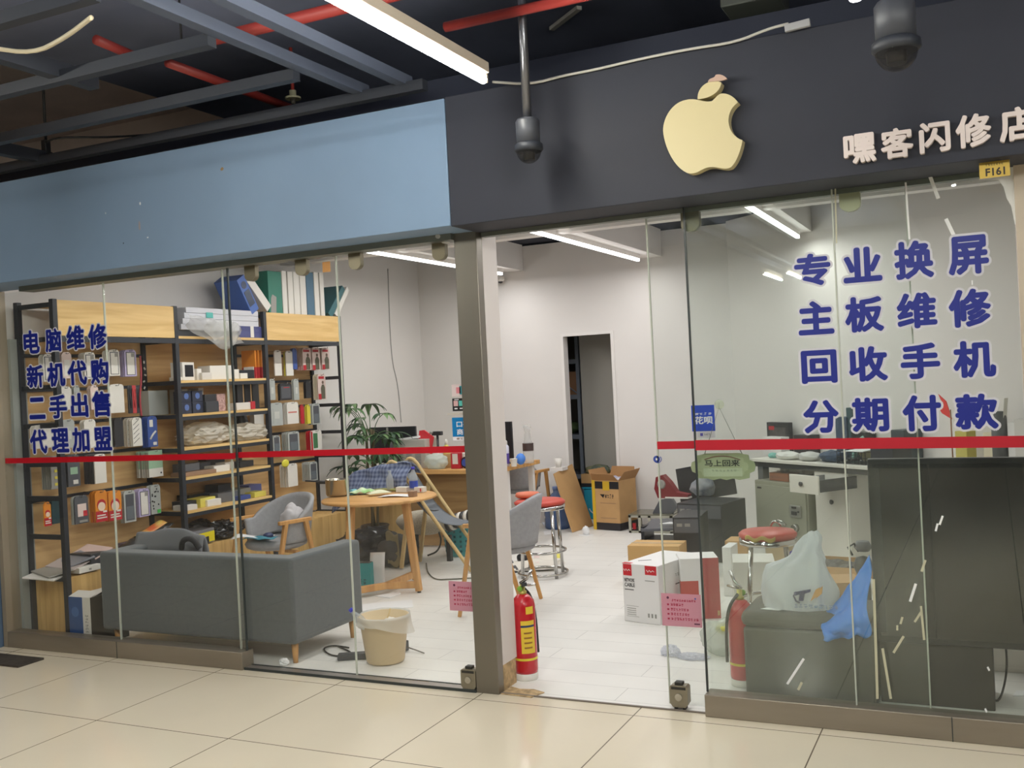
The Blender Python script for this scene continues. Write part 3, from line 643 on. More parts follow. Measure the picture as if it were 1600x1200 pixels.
# cameras on the fascia side
M_cam = mat('camera_body_black', (66, 68, 74), .45); M_dome = film('smoked_dome', (60, 58, 58), .55, .06); M_pipe = mat('camera_pole_steel', (120, 120, 124), .3, .85)
def dome_camera(c, r, h, pole, label, wires=False):
    t = thing('dome_camera', label, 'camera', c, 0, 'ceiling dome cameras before the fascia')
    MB().lathe([(r * .93, 0), (r * .95, h * .9), (r * .8, h), (.02, h)], M_cam, n=28).build('body', t)
    MB().lathe([(r * .95, .012), (r * 1.12, .004), (r * 1.14, -.018), (r * 1.0, -.026)], M_bsteel, n=28).build('rim', t)
    MB().lathe([(r * .98 * math.cos(R(a)), -.022 - r * .98 * math.sin(R(a))) for a in range(0, 91, 10)], M_dome, n=28, cap=False).build('dome', t)
    MB().lathe([(r * .45, -.06), (r * .5, -.02), (r * .5, .0)], mat('camera_core', (36, 36, 38), .3), n=16).build('lens_block', t)
    if pole: MB().cyl((0, 0, h - .005), (0, 0, h + pole), .019, M_pipe).build('pole', t)
    if wires:
        MB().tube([(-.02, 0, h), (-.03, 0, h + .04), (-.015, .0, h + .09), (0, 0, h + .2)], .006, mat('orange_wire', (208, 150, 70), .5), smooth_steps=2).build('wire', t)
        MB().cyl((.01, 0, h - .005), (.01, 0, h + .5), .019, M_pipe).build('pole', t)
p = EYE + ray(826, 228) * 4.3
dome_camera(p, .054, .115, .9, 'black dome camera on a pole in front of the boundary of blue and black fascia')
p = EYE + ray(1400, 68) * 3.0
dome_camera(p, .062, .125, 0, 'nearer black dome camera at the top right above the raised lettering', True)
tag(MB().lathe([(.03, .03), (.03, 0), (.012, -.04), (.012, -.07)], mat('dull_white', (190, 190, 186), .4), n=16, axis='y').build('bullet_camera', None, (-.07, -.0, 2.285)), 'small white bullet camera under the blue fascia beside the steel post', 'camera')
# cables, pipes and small things under the mall ceiling
M_pr = mat('red_pipe_paint', (150, 52, 46), .45); M_cw = mat('cable_white', (190, 186, 178), .6); M_ck = mat('cable_black', (26, 26, 28), .6)
y0 = G(250, 82, 3.3).y
t = thing('sprinkler_pipe', 'red sprinkler main with short branches along the upper left mall ceiling', 'pipe', (0, y0, 3.3))
MB().tube([(-6, 0, 0), (1.2, 0, 0)], .03, M_pr, n=12).build('main_pipe', t)
for (qa, qb) in (((150, 62), (215, 90)), ((262, 98), (480, 178))): MB().tube([G(qa[0], qa[1], 3.3) - Vector((0, y0, 3.3)), G(qb[0], qb[1], 3.3) - Vector((0, y0, 3.3))], .024, M_pr, n=12).build('branch_pipe', t)
for x in (-4, -1.2): MB().cyl((x, 0, 0), (x, 0, .32), .006, M_ck).build('hanger_rod', t)
y1 = G(760, 28, 3.1).y; xa = G(700, 45, 3.1).x
tag(MB().tube([(xa, y1, 3.1), (7, y1, 3.1)], .022, M_pr, n=12).build('sprinkler_pipe'), 'red sprinkler pipe right of the tube lamp', 'pipe')
p = G(458, 155, 3.25); t = thing('sprinkler', 'pale round sprinkler rose above the right end of the blue fascia', 'sprinkler', p)
MB().lathe([(.045, .0), (.045, .012), (.02, .02), (.02, .05)], mat('rose_pale', (190, 184, 150), .5), n=20).build('rose', t); MB().cyl((0, 0, .04), (0, 0, .31), .01, M_pr).build('drop_pipe', t); MB().lathe([(.012, -.03), (.016, 0)], mat('rose_dark', (80, 76, 66), .5), n=12).build('nozzle', t)
tag(MB().tube([G(-20, 74, 2.95), G(52, 84, 2.93), G(100, 60, 2.93), G(143, 27, 2.95)], .009, mat('cable_cream', (190, 178, 150), .6), smooth_steps=2).build('cable'), 'cream cable dangling at the top left corner', 'cable')
tag(MB().tube([G(72, 222, 3.06), G(90, 214, 3.06), G(180, 215, 3.06), G(300, 204, 3.05), G(385, 194, 3.05)], .006, M_ck, smooth_steps=2).build('cable'), 'thin black cable sagging above the blue fascia', 'cable')
p = G(72, 232, 3.07); tag(MB().box((0, 0, 0), (.04, .04, .1), M_ck, bev=.006).build('cable_clip', None, p), 'black clip block holding the thin black cable', 'clip')
tag(MB().cyl(G(72, 225, 3.1), G(72, 225, 3.1) + Vector((0, 0, 1.15)), .008, M_ck).build('hanger_rod'), 'thin black hanger rod above the clip block', 'rod')
pts = [FY(x, y, -.29) for x, y in ((770, 128), (830, 132), (880, 118), (925, 110), (1000, 92), (1080, 76), (1150, 66), (1200, 45), (1232, 37))]
tag(MB().tube(pts, .006, M_cw, smooth_steps=2).build('cable'), 'white cable drooping along the top edge of the black fascia', 'cable')
a = FY(1246, 40, -.3); tag(MB().box((0, 0, 0), (.1, .02, .03), mat('junction_white', (170, 170, 172), .5), rot=(0, R(-4), 0), bev=.003).build('junction_box', None, a), 'small grey junction strip at the end of the white cable', 'junction box')
p = G(1180, 2, 3.2); tag(MB().box((0, 0, 0), (.25, .3, .1), mat('dull_olive', (96, 100, 92), .6), bev=.006).build('equipment_box', None, p), 'dull grey box hung above the middle of the black fascia', 'box')
t = thing('spot_lamp', 'small bright spot lamp at the top edge near the nearer camera', 'lamp', G(1337, -1, 2.9))
MB().lathe([(.02, 0), (.028, .03), (.028, .07), (.01, .08)], M_bsteel, n=18).build('housing', t); MB().lathe([(.001, -.008), (.02, -.004), (.024, .0)], mat('spot_bulb', (255, 252, 245), emit=14), n=18).build('bulb', t)
a, c = G(862, 45, 3.53), G(905, 12, 3.53); tag(MB().bar(a, c, .03, .02, M_cw).build('conduit'), 'short pale conduit right of the tube lamp', 'conduit')
# marks on the blue fascia
for (x, y, w_, h_, c, lb) in ((347, 264, 9, 8, (140, 116, 82), 'brown chip high on the blue fascia'), (219, 318, 5, 8, (206, 210, 212), 'upper pale chip low on the blue fascia'), (165, 333, 3, 5, (180, 188, 192), 'small pale chip low on the blue fascia'), (218, 352, 6, 22, (150, 140, 138), 'greyish scratch low on the blue fascia'), (231, 371, 5, 4, (206, 210, 212), 'pale chip under the greyish scratch on the blue fascia'), (193, 380, 3, 4, (40, 48, 56), 'dark speck on the blue fascia'), (705, 333, 3, 3, (60, 66, 72), 'dark speck at the right end of the blue fascia')):
    a = FY(x, y, -.2712); s = .0029
    b = MB(); b.prism([(w_ * s * (math.cos(R(k)) * (.4 + .2 * noise.noise(Vector((x, k, 0)) * .37))), 0, h_ * s * math.sin(R(k)) * (.4 + .2 * noise.noise(Vector((k, y, 3)) * .31))) for k in range(0, 360, 40)], (0, -.0006, 0), mat('chip_%d_%d' % (x, y), c, .7)); tag(b.build('paint_chip', None, a), lb, 'mark', 'chips and marks on the blue fascia')
p = G(20, 1034); tag(MB().rbox((-.3, -.09, 0), (.16, .09, .012), mat('dark_grate', (58, 52, 46), .7, var=.3, vscale=40)).build('floor_grate', None, (p.x, p.y, 0)), 'dark floor grate at the lower left corner', 'grate')
# ================================================================== left rack
XF, XB = -3.03, -3.36
BY = (0.13, 1.19, 2.2, 3.26)
M_wl = wood('light_wood_y', (232, 196, 132), (214, 174, 108), 'y', 2.5); M_wback = wood('wood_back_panel', (218, 180, 126), (192, 154, 104), 'y', 2.0, .6)
M_wv = wood('light_wood_upright', (224, 186, 120), (200, 160, 96), 'z', 2.5)
RZ = (1.98, 1.67, 1.42, 1.17, .95, .70, .43)
rk = thing('display_rack', 'tall black steel and wood display rack of three bays along the left wall', 'rack', (0, 0, 0))
for y in BY:
    for x in (XF, XB): MB().box((x, y, 1.11), (.036, .036, 2.22), M_bsteel, bev=.002).build('post', rk)
    for z in RZ + (2.2,): MB().rbox((XB + .018, y - .012, z - .03), (XF - .018, y + .012, z), M_bsteel).build('rung', rk)
for i in range(3):
    y0, y1 = BY[i] + .018, BY[i + 1] - .018
    MB().rbox((XB - .012, y0, .43), (XB - .002, y1, 1.98), M_wback).build('back_panel', rk)
    MB().rbox((XB, y0, .02), (XF - .004, y1, .42), M_wv).build('base_cabinet', rk)
    b = MB(); b.rbox((XF - .016, y0, 1.945), (XF + .016, y1, 1.98), M_bsteel); b.build('front_rail', rk)
    if i == 1:
        for z in RZ[1:6]:
            s_ = MB().rbox((XB, y0, z - .018), (XF + .012, y1, z), M_wl).build('shelf_board', rk)
            MB().rbox((XF - .012, y0, z - .046), (XF + .01, y1, z - .019), M_bsteel).build('edge_rail', s_)
        MB().rbox((XB, y0, 1.98), (XF + .012, y1, 2.0), M_wl).build('top_board', rk)
    else:
        MB().rbox((XF - .012, y0, 1.985), (XF + .014, y1, 2.215), M_wl).build('header_board', rk)
        MB().rbox((XB, y0, 2.19), (XF - .014, y1, 2.205), M_wl).build('top_board', rk)
        for z in (1.86, 1.63, 1.4, 1.17, .9): MB().rbox((XB - .001, y0, z), (XB + .014, y1, z + .022), M_bsteel).build('hook_rail', rk)
# ---------------------------------------------------------------- hanging packs
M_hook = mat('chrome_hook', (190, 190, 190), .25, .9); M_pw = mat('pack_white', (226, 222, 214), .4); M_pg = mat('pack_grey', (150, 148, 142), .4); M_pk = mat('pack_black', (44, 44, 48), .35)
M_po = mat('pack_orange', (226, 140, 44), .4); M_pred = mat('pack_red', (186, 36, 48), .4); M_plil = mat('pack_lilac', (188, 176, 214), .4); M_pbl = mat('pack_blue', (62, 88, 160), .4)
M_ptl = mat('pack_teal', (34, 66, 72), .4); M_pgr = mat('pack_green', (156, 190, 160), .4); M_pyl = mat('pack_yellow', (222, 206, 70), .4); M_ppk = mat('pack_pink', (226, 204, 196), .4); M_pcl = mat('pack_clear_grey', (178, 182, 178), .2); M_pdg = mat('pack_dark_grey', (84, 86, 92), .4)
def pack_mesh(b, w, h, x, st, front=True):
    """one carded pack hanging with its face towards +x; origin at the top middle of the face plane"""
    t = .009
    base = {'case': M_pw, 'lilac': M_plil, 'tag': M_pw, 'black': M_pk, 'stripe': M_pw, 'swirl': M_pbl, 'orange': M_po, 'teal': M_ptl, 'dark': M_pdg, 'dots': M_pcl, 'pink': M_ppk, 'clear': M_pcl, 'label': M_pdg, 'spots': M_pg, 'person': M_ppk, 'white': M_pw, 'redtext': M_pw, 'greencard': M_pg, 'blue': M_pbl, 'yellow': M_pyl, 'red': M_pred, 'box': M_pk, 'greycase': M_pcl, 'phonepic': M_pw, 'cream': mat('pack_cream', (224, 214, 190), .4)}[st]
    p = [(-w / 2, -h), (w / 2, -h), (w / 2, -.02), (w / 2 - .012, -.004), (.012, 0), (-.012, 0), (-w / 2 + .012, -.004), (-w / 2, -.02)]
    b.prism([(x, y, z) for y, z in p], (t, 0, 0), base)
    f = x + t + .0004
    lay = [0]
    def q(y0, y1, z0, z1, m): lay[0] += 1; b.rbox((f - .0004, y0 * w, z0 * h), (f + .0006 * lay[0], y1 * w, z1 * h), m)
    q(-.08, .08, -.07, -.045, M_edged)
    if st in ('case', 'lilac'): q(-.38, .38, -.95, -.1, M_pdg); q(-.32, .32, -.93, -.13, M_pw); q(.05, .36, -.28, -.14, M_pg)
    elif st == 'stripe':
        for k in range(5): b.bar((f, -.4 * w, (-.9 + .16 * k) * h), (f, .2 * w, (-.72 + .16 * k) * h), .004, .0015, M_pdg, up=(1, 0, 0))
    elif st == 'swirl': q(-.3, .05, -.35, -.12, M_pw); b.tube([(f, -.3 * w, -.75 * h), (f, 0, -.6 * h), (f, .3 * w, -.5 * h)], .008, M_pw, n=6); q(0, .35, -.95, -.85, M_pw)
    elif st == 'orange': q(-.5, .5, -1, -.66, M_pred); b.lathe([(.3 * w, 0), (.3 * w, .002)], mat('pack_face', (240, 214, 190), .4), c=(f, 0, -.52 * h), axis='x', n=16); b.lathe([(.36 * w, 0), (.36 * w, .001)], M_pred, c=(f, 0, -.46 * h), axis='x', n=16); q(-.4, .4, -.9, -.86, M_pw); q(-.4, .3, -.82, -.78, M_pw); q(.1, .4, -.72, -.66, M_pw)
    elif st == 'dark': q(-.3, .35, -.75, -.3, M_ppk); q(.1, .4, -.75, -.55, M_pred); q(-.2, .4, -.96, -.88, M_pg)
    elif st == 'label': q(-.3, .3, -.62, -.4, M_pgr); q(-.1, .3, -.93, -.8, M_pw)
    elif st == 'spots':
        for k in range(4): q(-.15, .2, -.9 + .2 * k, -.82 + .2 * k, M_pyl)
    elif st == 'dots':
        for k in range(14): a, c = random.uniform(-.4, .4), random.uniform(-.9, -.15); b.lathe([(.07 * w, 0), (.07 * w, .0012)], M_pk, c=(f, a * w, c * h), axis='x', n=8)
        q(.1, .45, -.98, -.86, mat('pack_bright_green', (80, 190, 90), .4))
    elif st == 'person':
        q(-.4, .3, -.2, -.1, M_pred); b.lathe([(.13 * w, 0), (.13 * w, .0012)], mat('pack_skin', (110, 84, 70), .4), c=(f, .12 * w, -.34 * h), axis='x', n=12); b.prism([(f, -.12 * w, -h * .98), (f, .36 * w, -h * .98), (f, .38 * w, -.55 * h), (f, .24 * w, -.42 * h), (f, 0, -.42 * h), (f, -.16 * w, -.56 * h)], (.0014, 0, 0), mat('pack_olive', (96, 92, 74), .4)); q(-.48, -.14, -1, -.78, M_pred)
    elif st == 'redtext': q(-.4, .35, -.5, -.44, mat('pack_faint_red', (206, 120, 110), .4))
    elif st == 'greencard': q(-.5, .5, -.68, -.02, M_pgr); q(-.5, .5, -1, -.68, M_pw); q(.3, .4, -.9, -.84, M_pk)
    elif st == 'greycase': q(-.36, .36, -.94, -.12, M_pdg); q(-.3, .3, -.9, -.5, mat('pack_slate', (104, 112, 118), .3))
    elif st == 'phonepic': q(-.3, .1, -.9, -.15, mat('pack_forest', (70, 120, 80), .4)); q(-.5, -.36, -1, -.05, M_pred)
    elif st == 'clear': q(-.3, .3, -.92, -.25, M_pcl); q(-.2, .2, -.7, -.4, mat('pack_mist', (196, 198, 192), .3))
    elif st == 'teal': q(-.2, .2, -.14, -.08, M_pw)
    elif st == 'label2': pass
    elif st == 'pink': q(-.3, .3, -.9, -.3, M_pw)
    elif st == 'box': q(-.4, .4, -.9, -.2, M_pdg); q(-.2, .3, -.3, -.26, M_pred)
XP = -3.19
def hang(px0, px1, py0, py1, st, n, label, row, bay, sx=XP, behind=None, name='hanging_pack'):
    """a hook with a front pack and n more behind it"""
    a, c = FX(px0, (py0 + py1) / 2, sx), FX(px1, (py0 + py1) / 2, sx); z1 = FX((px0 + px1) / 2, py0, sx).z; z0 = FX((px0 + px1) / 2, py1, sx).z
    y, w, h = (a.y + c.y) / 2, abs(c.y - a.y), z1 - z0
    w = min(w, .16); b = MB(); pack_mesh(b, w, h, -.009, st); me_o = tag(b.build(name, None, (sx, y, z1)), label, 'pack', 'packs in the %s row of the %s' % (row, bay))
    hk = MB(); hk.tube([(XB + .005 - sx, y, z1 - .01), (.02, y, z1 - .012), (.026, y, z1 + .004)], .0022, M_hook, n=6)
    o = hk.build('hook', rk, (sx, 0, 0))
    if n:
        b = MB(); pack_mesh(b, w, h, -.009, behind or st); first = b.build(name, None, (sx - .016, y + random.uniform(-.004, .004), z1 - .002)); 
        grp = 'packs behind the %s' % label
        lb = 'pack behind the %s' % label
        lb = ' '.join(lb.split()[:16])
        tag(first, lb, 'pack', grp)
        for k in range(1, n): dup(first, (sx - .016 * (k + 1), y + random.uniform(-.005, .005), z1 - .002), label=lb, group=grp)
    return me_o
b1, b3 = 'near bay', 'far bay'
for args in ((68, 83, 553, 596, 'case', 2, 'pale case pack at the left end of the top row', 'top', b1), (97, 112, 550, 591, 'pink', 3, 'pinkish case pack, second in the top row', 'top', b1), (132, 149, 550, 592, 'case', 3, 'white case pack, third in the top row', 'top', b1),
             (170, 187, 546, 587, 'case', 3, 'white framed case pack, fourth in the top row', 'top', b1), (195, 213, 546, 588, 'lilac', 3, 'lilac framed case pack at the right of the top row', 'top', b1),
             (94, 112, 604, 640, 'white', 1, 'white pack at the left of the second row', 'second', b1), (116, 125, 602, 640, 'clear', 1, 'narrow clear pack in the second row', 'second', b1), (142, 154, 602, 640, 'pink', 2, 'greenish pale pack in the second row', 'second', b1),
             (172, 194, 600, 645, 'tag', 0, 'plain white tag pack at the right of the second row', 'second', b1),
             (54, 84, 663, 700, 'white', 2, 'wide white pack at the left of the third row', 'third', b1), (97, 117, 655, 700, 'clear', 2, 'clear pack, second in the third row', 'third', b1), (132, 150, 655, 700, 'white', 2, 'white pack in the middle of the third row', 'third', b1), (179, 193, 653, 698, 'black', 2, 'black case pack in the third row', 'third', b1),
             (207, 222, 652, 697, 'stripe', 5, 'white pack with slanting stripes in the third row', 'third', b1), (231, 246, 650, 698, 'swirl', 3, 'blue pack with white swirl in the third row', 'third', b1),
             (80, 94, 712, 764, 'spots', 5, 'grey case pack with yellow spots in the fourth row', 'fourth', b1), (106, 125, 710, 760, 'label', 1, 'slate case pack with green label in the fourth row', 'fourth', b1), (148, 166, 709, 755, 'white', 6, 'white case pack in the middle of the fourth row', 'fourth', b1, XP, 'dark'), (232, 254, 703, 745, 'greencard', 7, 'pale green card box pack at the right of the fourth row', 'fourth', b1),
             (69, 80, 784, 822, 'orange', 0, 'orange pack seen through the end frame in the lowest row', 'lowest', b1), (81, 97, 775, 818, 'teal', 3, 'dark teal pack behind the end frame post', 'lowest', b1), (117, 138, 774, 818, 'dark', 2, 'dark pack with white and red label in the lowest row', 'lowest', b1, XP, 'clear'), (149, 168, 766, 815, 'orange', 3, 'left orange and red pack in the lowest row', 'lowest', b1), (170, 190, 766, 813, 'orange', 2, 'right orange and red pack in the lowest row', 'lowest', b1),
             (194, 212, 766, 816, 'greycase', 2, 'dark case pack right of the orange packs', 'lowest', b1), (217, 234, 763, 807, 'lilac', 3, 'lilac case pack in the lowest row', 'lowest', b1), (236, 251, 757, 803, 'dots', 2, 'clear pack with black dots in the lowest row', 'lowest', b1)):
    hang(*args)
for args in ((429, 440, 547, 587, 'tag', 0, 'left slim white strap pack in the top row', 'top', b3), (447, 458, 548, 587, 'tag', 1, 'right slim white strap pack in the top row', 'top', b3, XP, 'yellow'), (457, 464, 544, 577, 'blue', 1, 'slim blue pack in the top row', 'top', b3), (473, 486, 543, 578, 'person', 4, 'left pink card pack with a printed person in the top row', 'top', b3), (488, 500, 543, 578, 'person', 3, 'middle pink card pack with a printed person in the top row', 'top', b3), (503, 515, 543, 577, 'person', 3, 'right pink card pack with a printed person in the top row', 'top', b3),
             (421, 430, 592, 625, 'clear', 1, 'clear pack at the left of the second row', 'second', b3), (435, 458, 598, 625, 'box', 1, 'black box pack in clear wrapping in the second row', 'second', b3), (459, 467, 592, 625, 'clear', 1, 'clear pack right of the black box pack', 'second', b3), (478, 486, 595, 622, 'black', 1, 'slim black pack in the second row', 'second', b3), (497, 509, 584, 624, 'person', 3, 'pink card pack with a printed person alone in the second row', 'second', b3, XP, 'cream'),
             (423, 442, 629, 665, 'clear', 3, 'clear white pack at the left of the third row', 'third', b3), (446, 469, 628, 662, 'redtext', 3, 'white pack with faint red writing in the third row', 'third', b3), (470, 475, 632, 662, 'red', 0, 'slim red pack in the third row', 'third', b3), (480, 485, 632, 662, 'yellow', 1, 'slim yellow pack in the third row', 'third', b3), (488, 500, 630, 663, 'greycase', 3, 'dark grey case pack at the right of the third row', 'third', b3),
             (427, 438, 680, 706, 'greycase', 2, 'dark case pack beside the post in the fourth row', 'fourth', b3), (450, 468, 674, 706, 'greycase', 4, 'grey case pack in the middle of the fourth row', 'fourth', b3, XP, 'clear'), (486, 503, 672, 703, 'phonepic', 3, 'white pack with green picture in the fourth row', 'fourth', b3, XP, 'red'),
             (450, 465, 724, 760, 'white', 5, 'large white pack at the left of the lowest row', 'lowest', b3), (484, 496, 721, 751, 'greycase', 5, 'grey case pack at the right of the lowest row', 'lowest', b3)):
    hang(*args[:6], args[6] + ', far bay', *args[7:])
p = FX(446, 724, -3.17); tag(MB().blob((0, 0, 0), (.02, .1, .07), mat('yellow_wrap', (224, 214, 70), .5), amp=.2, sub=3, seed=3).build('yellow_wrap', None, p), 'crumpled yellow wrap above the large white pack', 'wrap')
# cable packs (dark and red) on the right of the second row, strap with white marks on the post
for k, (x0, m, lb) in enumerate(((202, M_pk, 'black cable pack hanging left of the red one'), (208, mat('cable_red', (196, 70, 72), .5), 'red cable pack hanging beside the rear post'), (214, M_pdg, 'dark grey cable pack hanging beside the rear post'))):
    a = FX(x0, 602, XP - .02 * k); z0 = FX(x0, 646, XP).z
    b = MB(); b.rbox((-.006, -.02, z0 - a.z), (.006, .02, 0), m, bev=.004); b.tube([(.008, -.01, -.02), (.012, .0, (z0 - a.z) * .8), (.008, .012, -.03)], .004, m); tag(b.build('cable_pack', None, a), lb, 'cable', 'cable packs of the near bay')
tag(MB().tube([FX(219, 556, -3.2), FX(221, 590, -3.2), FX(218, 622, -3.2), FX(221, 650, -3.2)], .007, mat('lanyard_red', (170, 66, 76), .6), smooth_steps=2).build('lanyard'), 'red lanyard hanging down beside the rear post of the near bay', 'lanyard')
b = MB()
for k in range(9): p = FX(225 + (k % 3), 566 + 10 * k, XB + .02); b.box((p.x, p.y, p.z), (.002, .012, .02), M_pw, rot=(R(k * 37), 0, 0))
b.build('white_mark', rk)
# ---------------------------------------------------------------- things on the boards of the middle bay and on the base cabinets
def onshelf(name, label, cat, px0, px1, pyt, z, m, dep=.14, xf=None, rot=0.0, group=None, tilt=0.0, extra=None, bev=.002):
    """a box lying on a board at height z, its front at x = xf"""
    xf = XF - .03 if xf is None else xf
    pym = pyt + 6; a, c = FX(px0, pym, xf), FX(px1, pym, xf); h = max(.006, FX((px0 + px1) / 2, pyt, xf).z - z); w = abs(c.y - a.y)
    b = MB(); b.rbox((-dep, -w / 2, .0005), (0, w / 2, h), m, bev=min(bev, h * .3))
    if extra: extra(b, w, h, dep)
    return tag(b.build(name, None, (xf, (a.y + c.y) / 2, z), rot=(tilt, 0, rot)), label, cat, group)
M_ph = mat('phone_glass', (34, 36, 42), .15); M_carton = mat('carton_white', (226, 222, 214), .6); M_nvy = mat('navy_box', (36, 42, 64), .5); M_pale = mat('paper_pale', (214, 210, 204), .7)
M_brn = mat('brown_box', (150, 120, 96), .6); M_grn = mat('teal_box', (52, 104, 108), .5); M_greyp = mat('grey_plastic', (120, 122, 128), .4); M_dgrey = mat('dark_plastic', (58, 60, 66), .4); M_booky = mat('book_yellow', (216, 204, 96), .5); M_bookb = mat('book_blue', (62, 82, 150), .5)
gA, gB, gD, gE = 'things on the top inner shelf', 'things on the second inner shelf', 'things on the fourth inner shelf', 'things on the fifth inner shelf'
zA, zB, zC, zD, zE, zF = (z + .0005 for z in RZ[1:])
scr = lambda b, w, h, d: b.rbox((.0, -w * .3, h * .2), (.0015, w * .4, h * .85), M_ph)
onshelf('phone_box', 'white phone box with dark picture, highest on the left of the inner shelf pile', 'box', 282, 306, 566, zA, M_carton, .1, extra=scr, group=gA, rot=.2)
for i, (x0, x1, yt, m, lb, r_) in enumerate(((279, 290, 589, M_carton, 'small white box at the left end under the phone box', 0), (307, 316, 576, M_carton, 'white box just right of the phone box', .2), (317, 330, 582, M_pale, 'pale flat box in the middle of the pile', -.2), (333, 345, 586, M_brn, 'small brown box before the long white trays', .3),
        (330, 364, 571, M_carton, 'long white tray box on the pile', -.1), (352, 366, 580, M_grn, 'teal box beside the pane edge', 0), (366, 374, 577, M_carton, 'short white box right of the teal box', .1), (372, 396, 578, M_ph, 'flat black phone right of the white tray', -.1), (376, 387, 583, M_carton, 'thin white card before the flat black phone', 0), (395, 404, 573, M_pale, 'pale folded card before the orange packs', .2))):
    onshelf('box', lb + ' on the upper inner shelf', 'box', x0, x1, yt, zA, m, .09 + .05 * (i % 3), XF - .02 - .04 * (i % 2), r_, gA)
for k in range(4):
    a = FX(388 + 5 * k, 548, -3.14); b = MB(); h = FX(390, 548, -3.14).z - zA; b.rbox((-.07, -.006, 0), (.07, .006, h * .4), M_pred); b.rbox((-.07, -.006, h * .4), (.07, .006, h), M_po)
    tag(b.build('orange_pack', None, (-3.14, a.y, zA)), 'orange and red pack standing at the right end of the upper inner shelf', 'pack', 'orange packs standing on the upper inner shelf')
blu = lambda b, w, h, d: b.lathe([(h * .28, 0), (h * .28, .001)], mat('navy_box_mark', (84, 110, 170), .4), c=(0, 0, h * .55), axis='x', n=12)
hB = .085
for k, (x0, x1, lev, lb) in enumerate(((284, 299, 0, 'lower left'), (301, 317, 0, 'lower right'), (284, 299, 1, 'upper left'), (301, 317, 1, 'upper right'))):
    a, c = FX(x0, 628, XF - .03), FX(x1, 628, XF - .03); w = c.y - a.y
    b = MB(); b.rbox((-.08, -w / 2, .0005), (0, w / 2, hB - .0005), M_nvy, bev=.002); blu(b, w, hB, .08); tag(b.build('navy_box', None, (XF - .03, (a.y + c.y) / 2, zB + lev * hB)), 'navy box with blue mark, %s of four on the second inner shelf' % lb, 'box', 'four navy boxes stacked two by two')
for i, (x0, x1, yt, m, lb, xo) in enumerate(((280, 293, 608, M_carton, 'white box standing behind the navy boxes', .18), (294, 304, 609, M_pale, 'grey white box behind the navy boxes', .2), (310, 318, 606, M_carton, 'tall slim white box beside the navy boxes', .13), (320, 338, 616, M_pk, 'stack shaped black box right of the navy boxes', 0), (322, 342, 627, M_dgrey, 'lower dark box before the black box', -.02), (339, 352, 615, mat('pink_pattern', (206, 172, 162), .6, col2=(150, 110, 110), vscale=60), 'pink patterned box beside the black box', .02), (232, 262, 610, M_pcl, 'clear wrapped box seen through the side frame', .2))):
    onshelf('box', lb + ', second inner shelf', 'box', x0, x1, yt, zB, m, .1, XF - .03 - xo, 0, gB)
for k, (x0, x1) in enumerate(((370, 379), (382, 391), (394, 404))):
    onshelf('phone', ('left', 'middle', 'right')[k] + ' upright black phone standing on the second inner shelf', 'phone', x0, x1, 594, zB, M_pk, .012, XF - .1, 0, 'upright black phones on the second inner shelf')
onshelf('card', 'small red card on the edge of the second inner shelf', 'card', 393, 399, 627, zB, M_pred, .03, XF - .01); onshelf('paper', 'thin white paper under the upright black phones', 'paper', 370, 392, 629, zB, M_pale, .1, XF - .02)
M_bagw = film('white_thin_bag', (236, 230, 216), .93, .35, .5); M_bagc = film('clear_bag', (226, 226, 222), .45, .15, .6)
def lump(name, label, cat, px0, px1, pyt, z, x, dx, m, amp=.25, freq=5, seed=1, sharp=True, group=None, sub=4, hk=1.0):
    a, c = FX(px0, pyt + 8, x), FX(px1, pyt + 8, x); h = (FX((px0 + px1) / 2, pyt, x).z - z) * hk; w = abs(c.y - a.y)
    return tag(MB().blob((0, 0, h * .46), (dx, w, h * 1.1), m, amp, freq, sub, seed, floor=.001, sharp=sharp).build(name, None, (x, (a.y + c.y) / 2, z)), label, cat, group)
lump('plastic_bag', 'heap of crumpled white plastic bags at the left of the third inner shelf', 'bag', 281, 352, 660, zC, -3.17, .26, M_bagw, seed=2, group='crumpled bags on the third inner shelf')
lump('plastic_bag', 'crumpled white plastic bag spilling over the right end of the third inner shelf', 'bag', 348, 416, 662, zC, -3.13, .24, M_bagw, seed=5, group='crumpled bags on the third inner shelf')
lump('plastic_bag', 'clear bag standing behind the crumpled white bags', 'bag', 287, 310, 648, zC, -3.26, .12, M_bagc, seed=8, sharp=False)
lump('black_bag', 'small black bag at the right of the third inner shelf', 'bag', 370, 384, 642, zC, -3.24, .1, M_pk, seed=9, sharp=False)
onshelf('box', 'white carton standing at the right end of the third inner shelf', 'box', 397, 412, 640, zC, M_carton, .05, -3.26)
for i, (x0, x1, yt, m, lb, xo) in enumerate(((286, 336, 736, M_brn, 'flat brown tablet box on the left', 0), (288, 312, 724, M_greyp, 'grey wrapped gadget on the left', .1), (312, 330, 722, M_dgrey, 'dark gadget in the middle', .12), (336, 358, 727, M_carton, 'stack of small white boxes', 0), (352, 366, 722, M_pale, 'pale box behind the pane edge', .1), (374, 398, 720, M_dgrey, 'dark headset tangle at the right', .08), (324, 350, 716, M_pk, 'black box at the back', .2))):
    onshelf('gadget', lb + ' of the fourth inner shelf', 'gadget', x0, x1, yt, zD, m, .12, XF - .03 - xo, .1 * ((i % 3) - 1), gD)
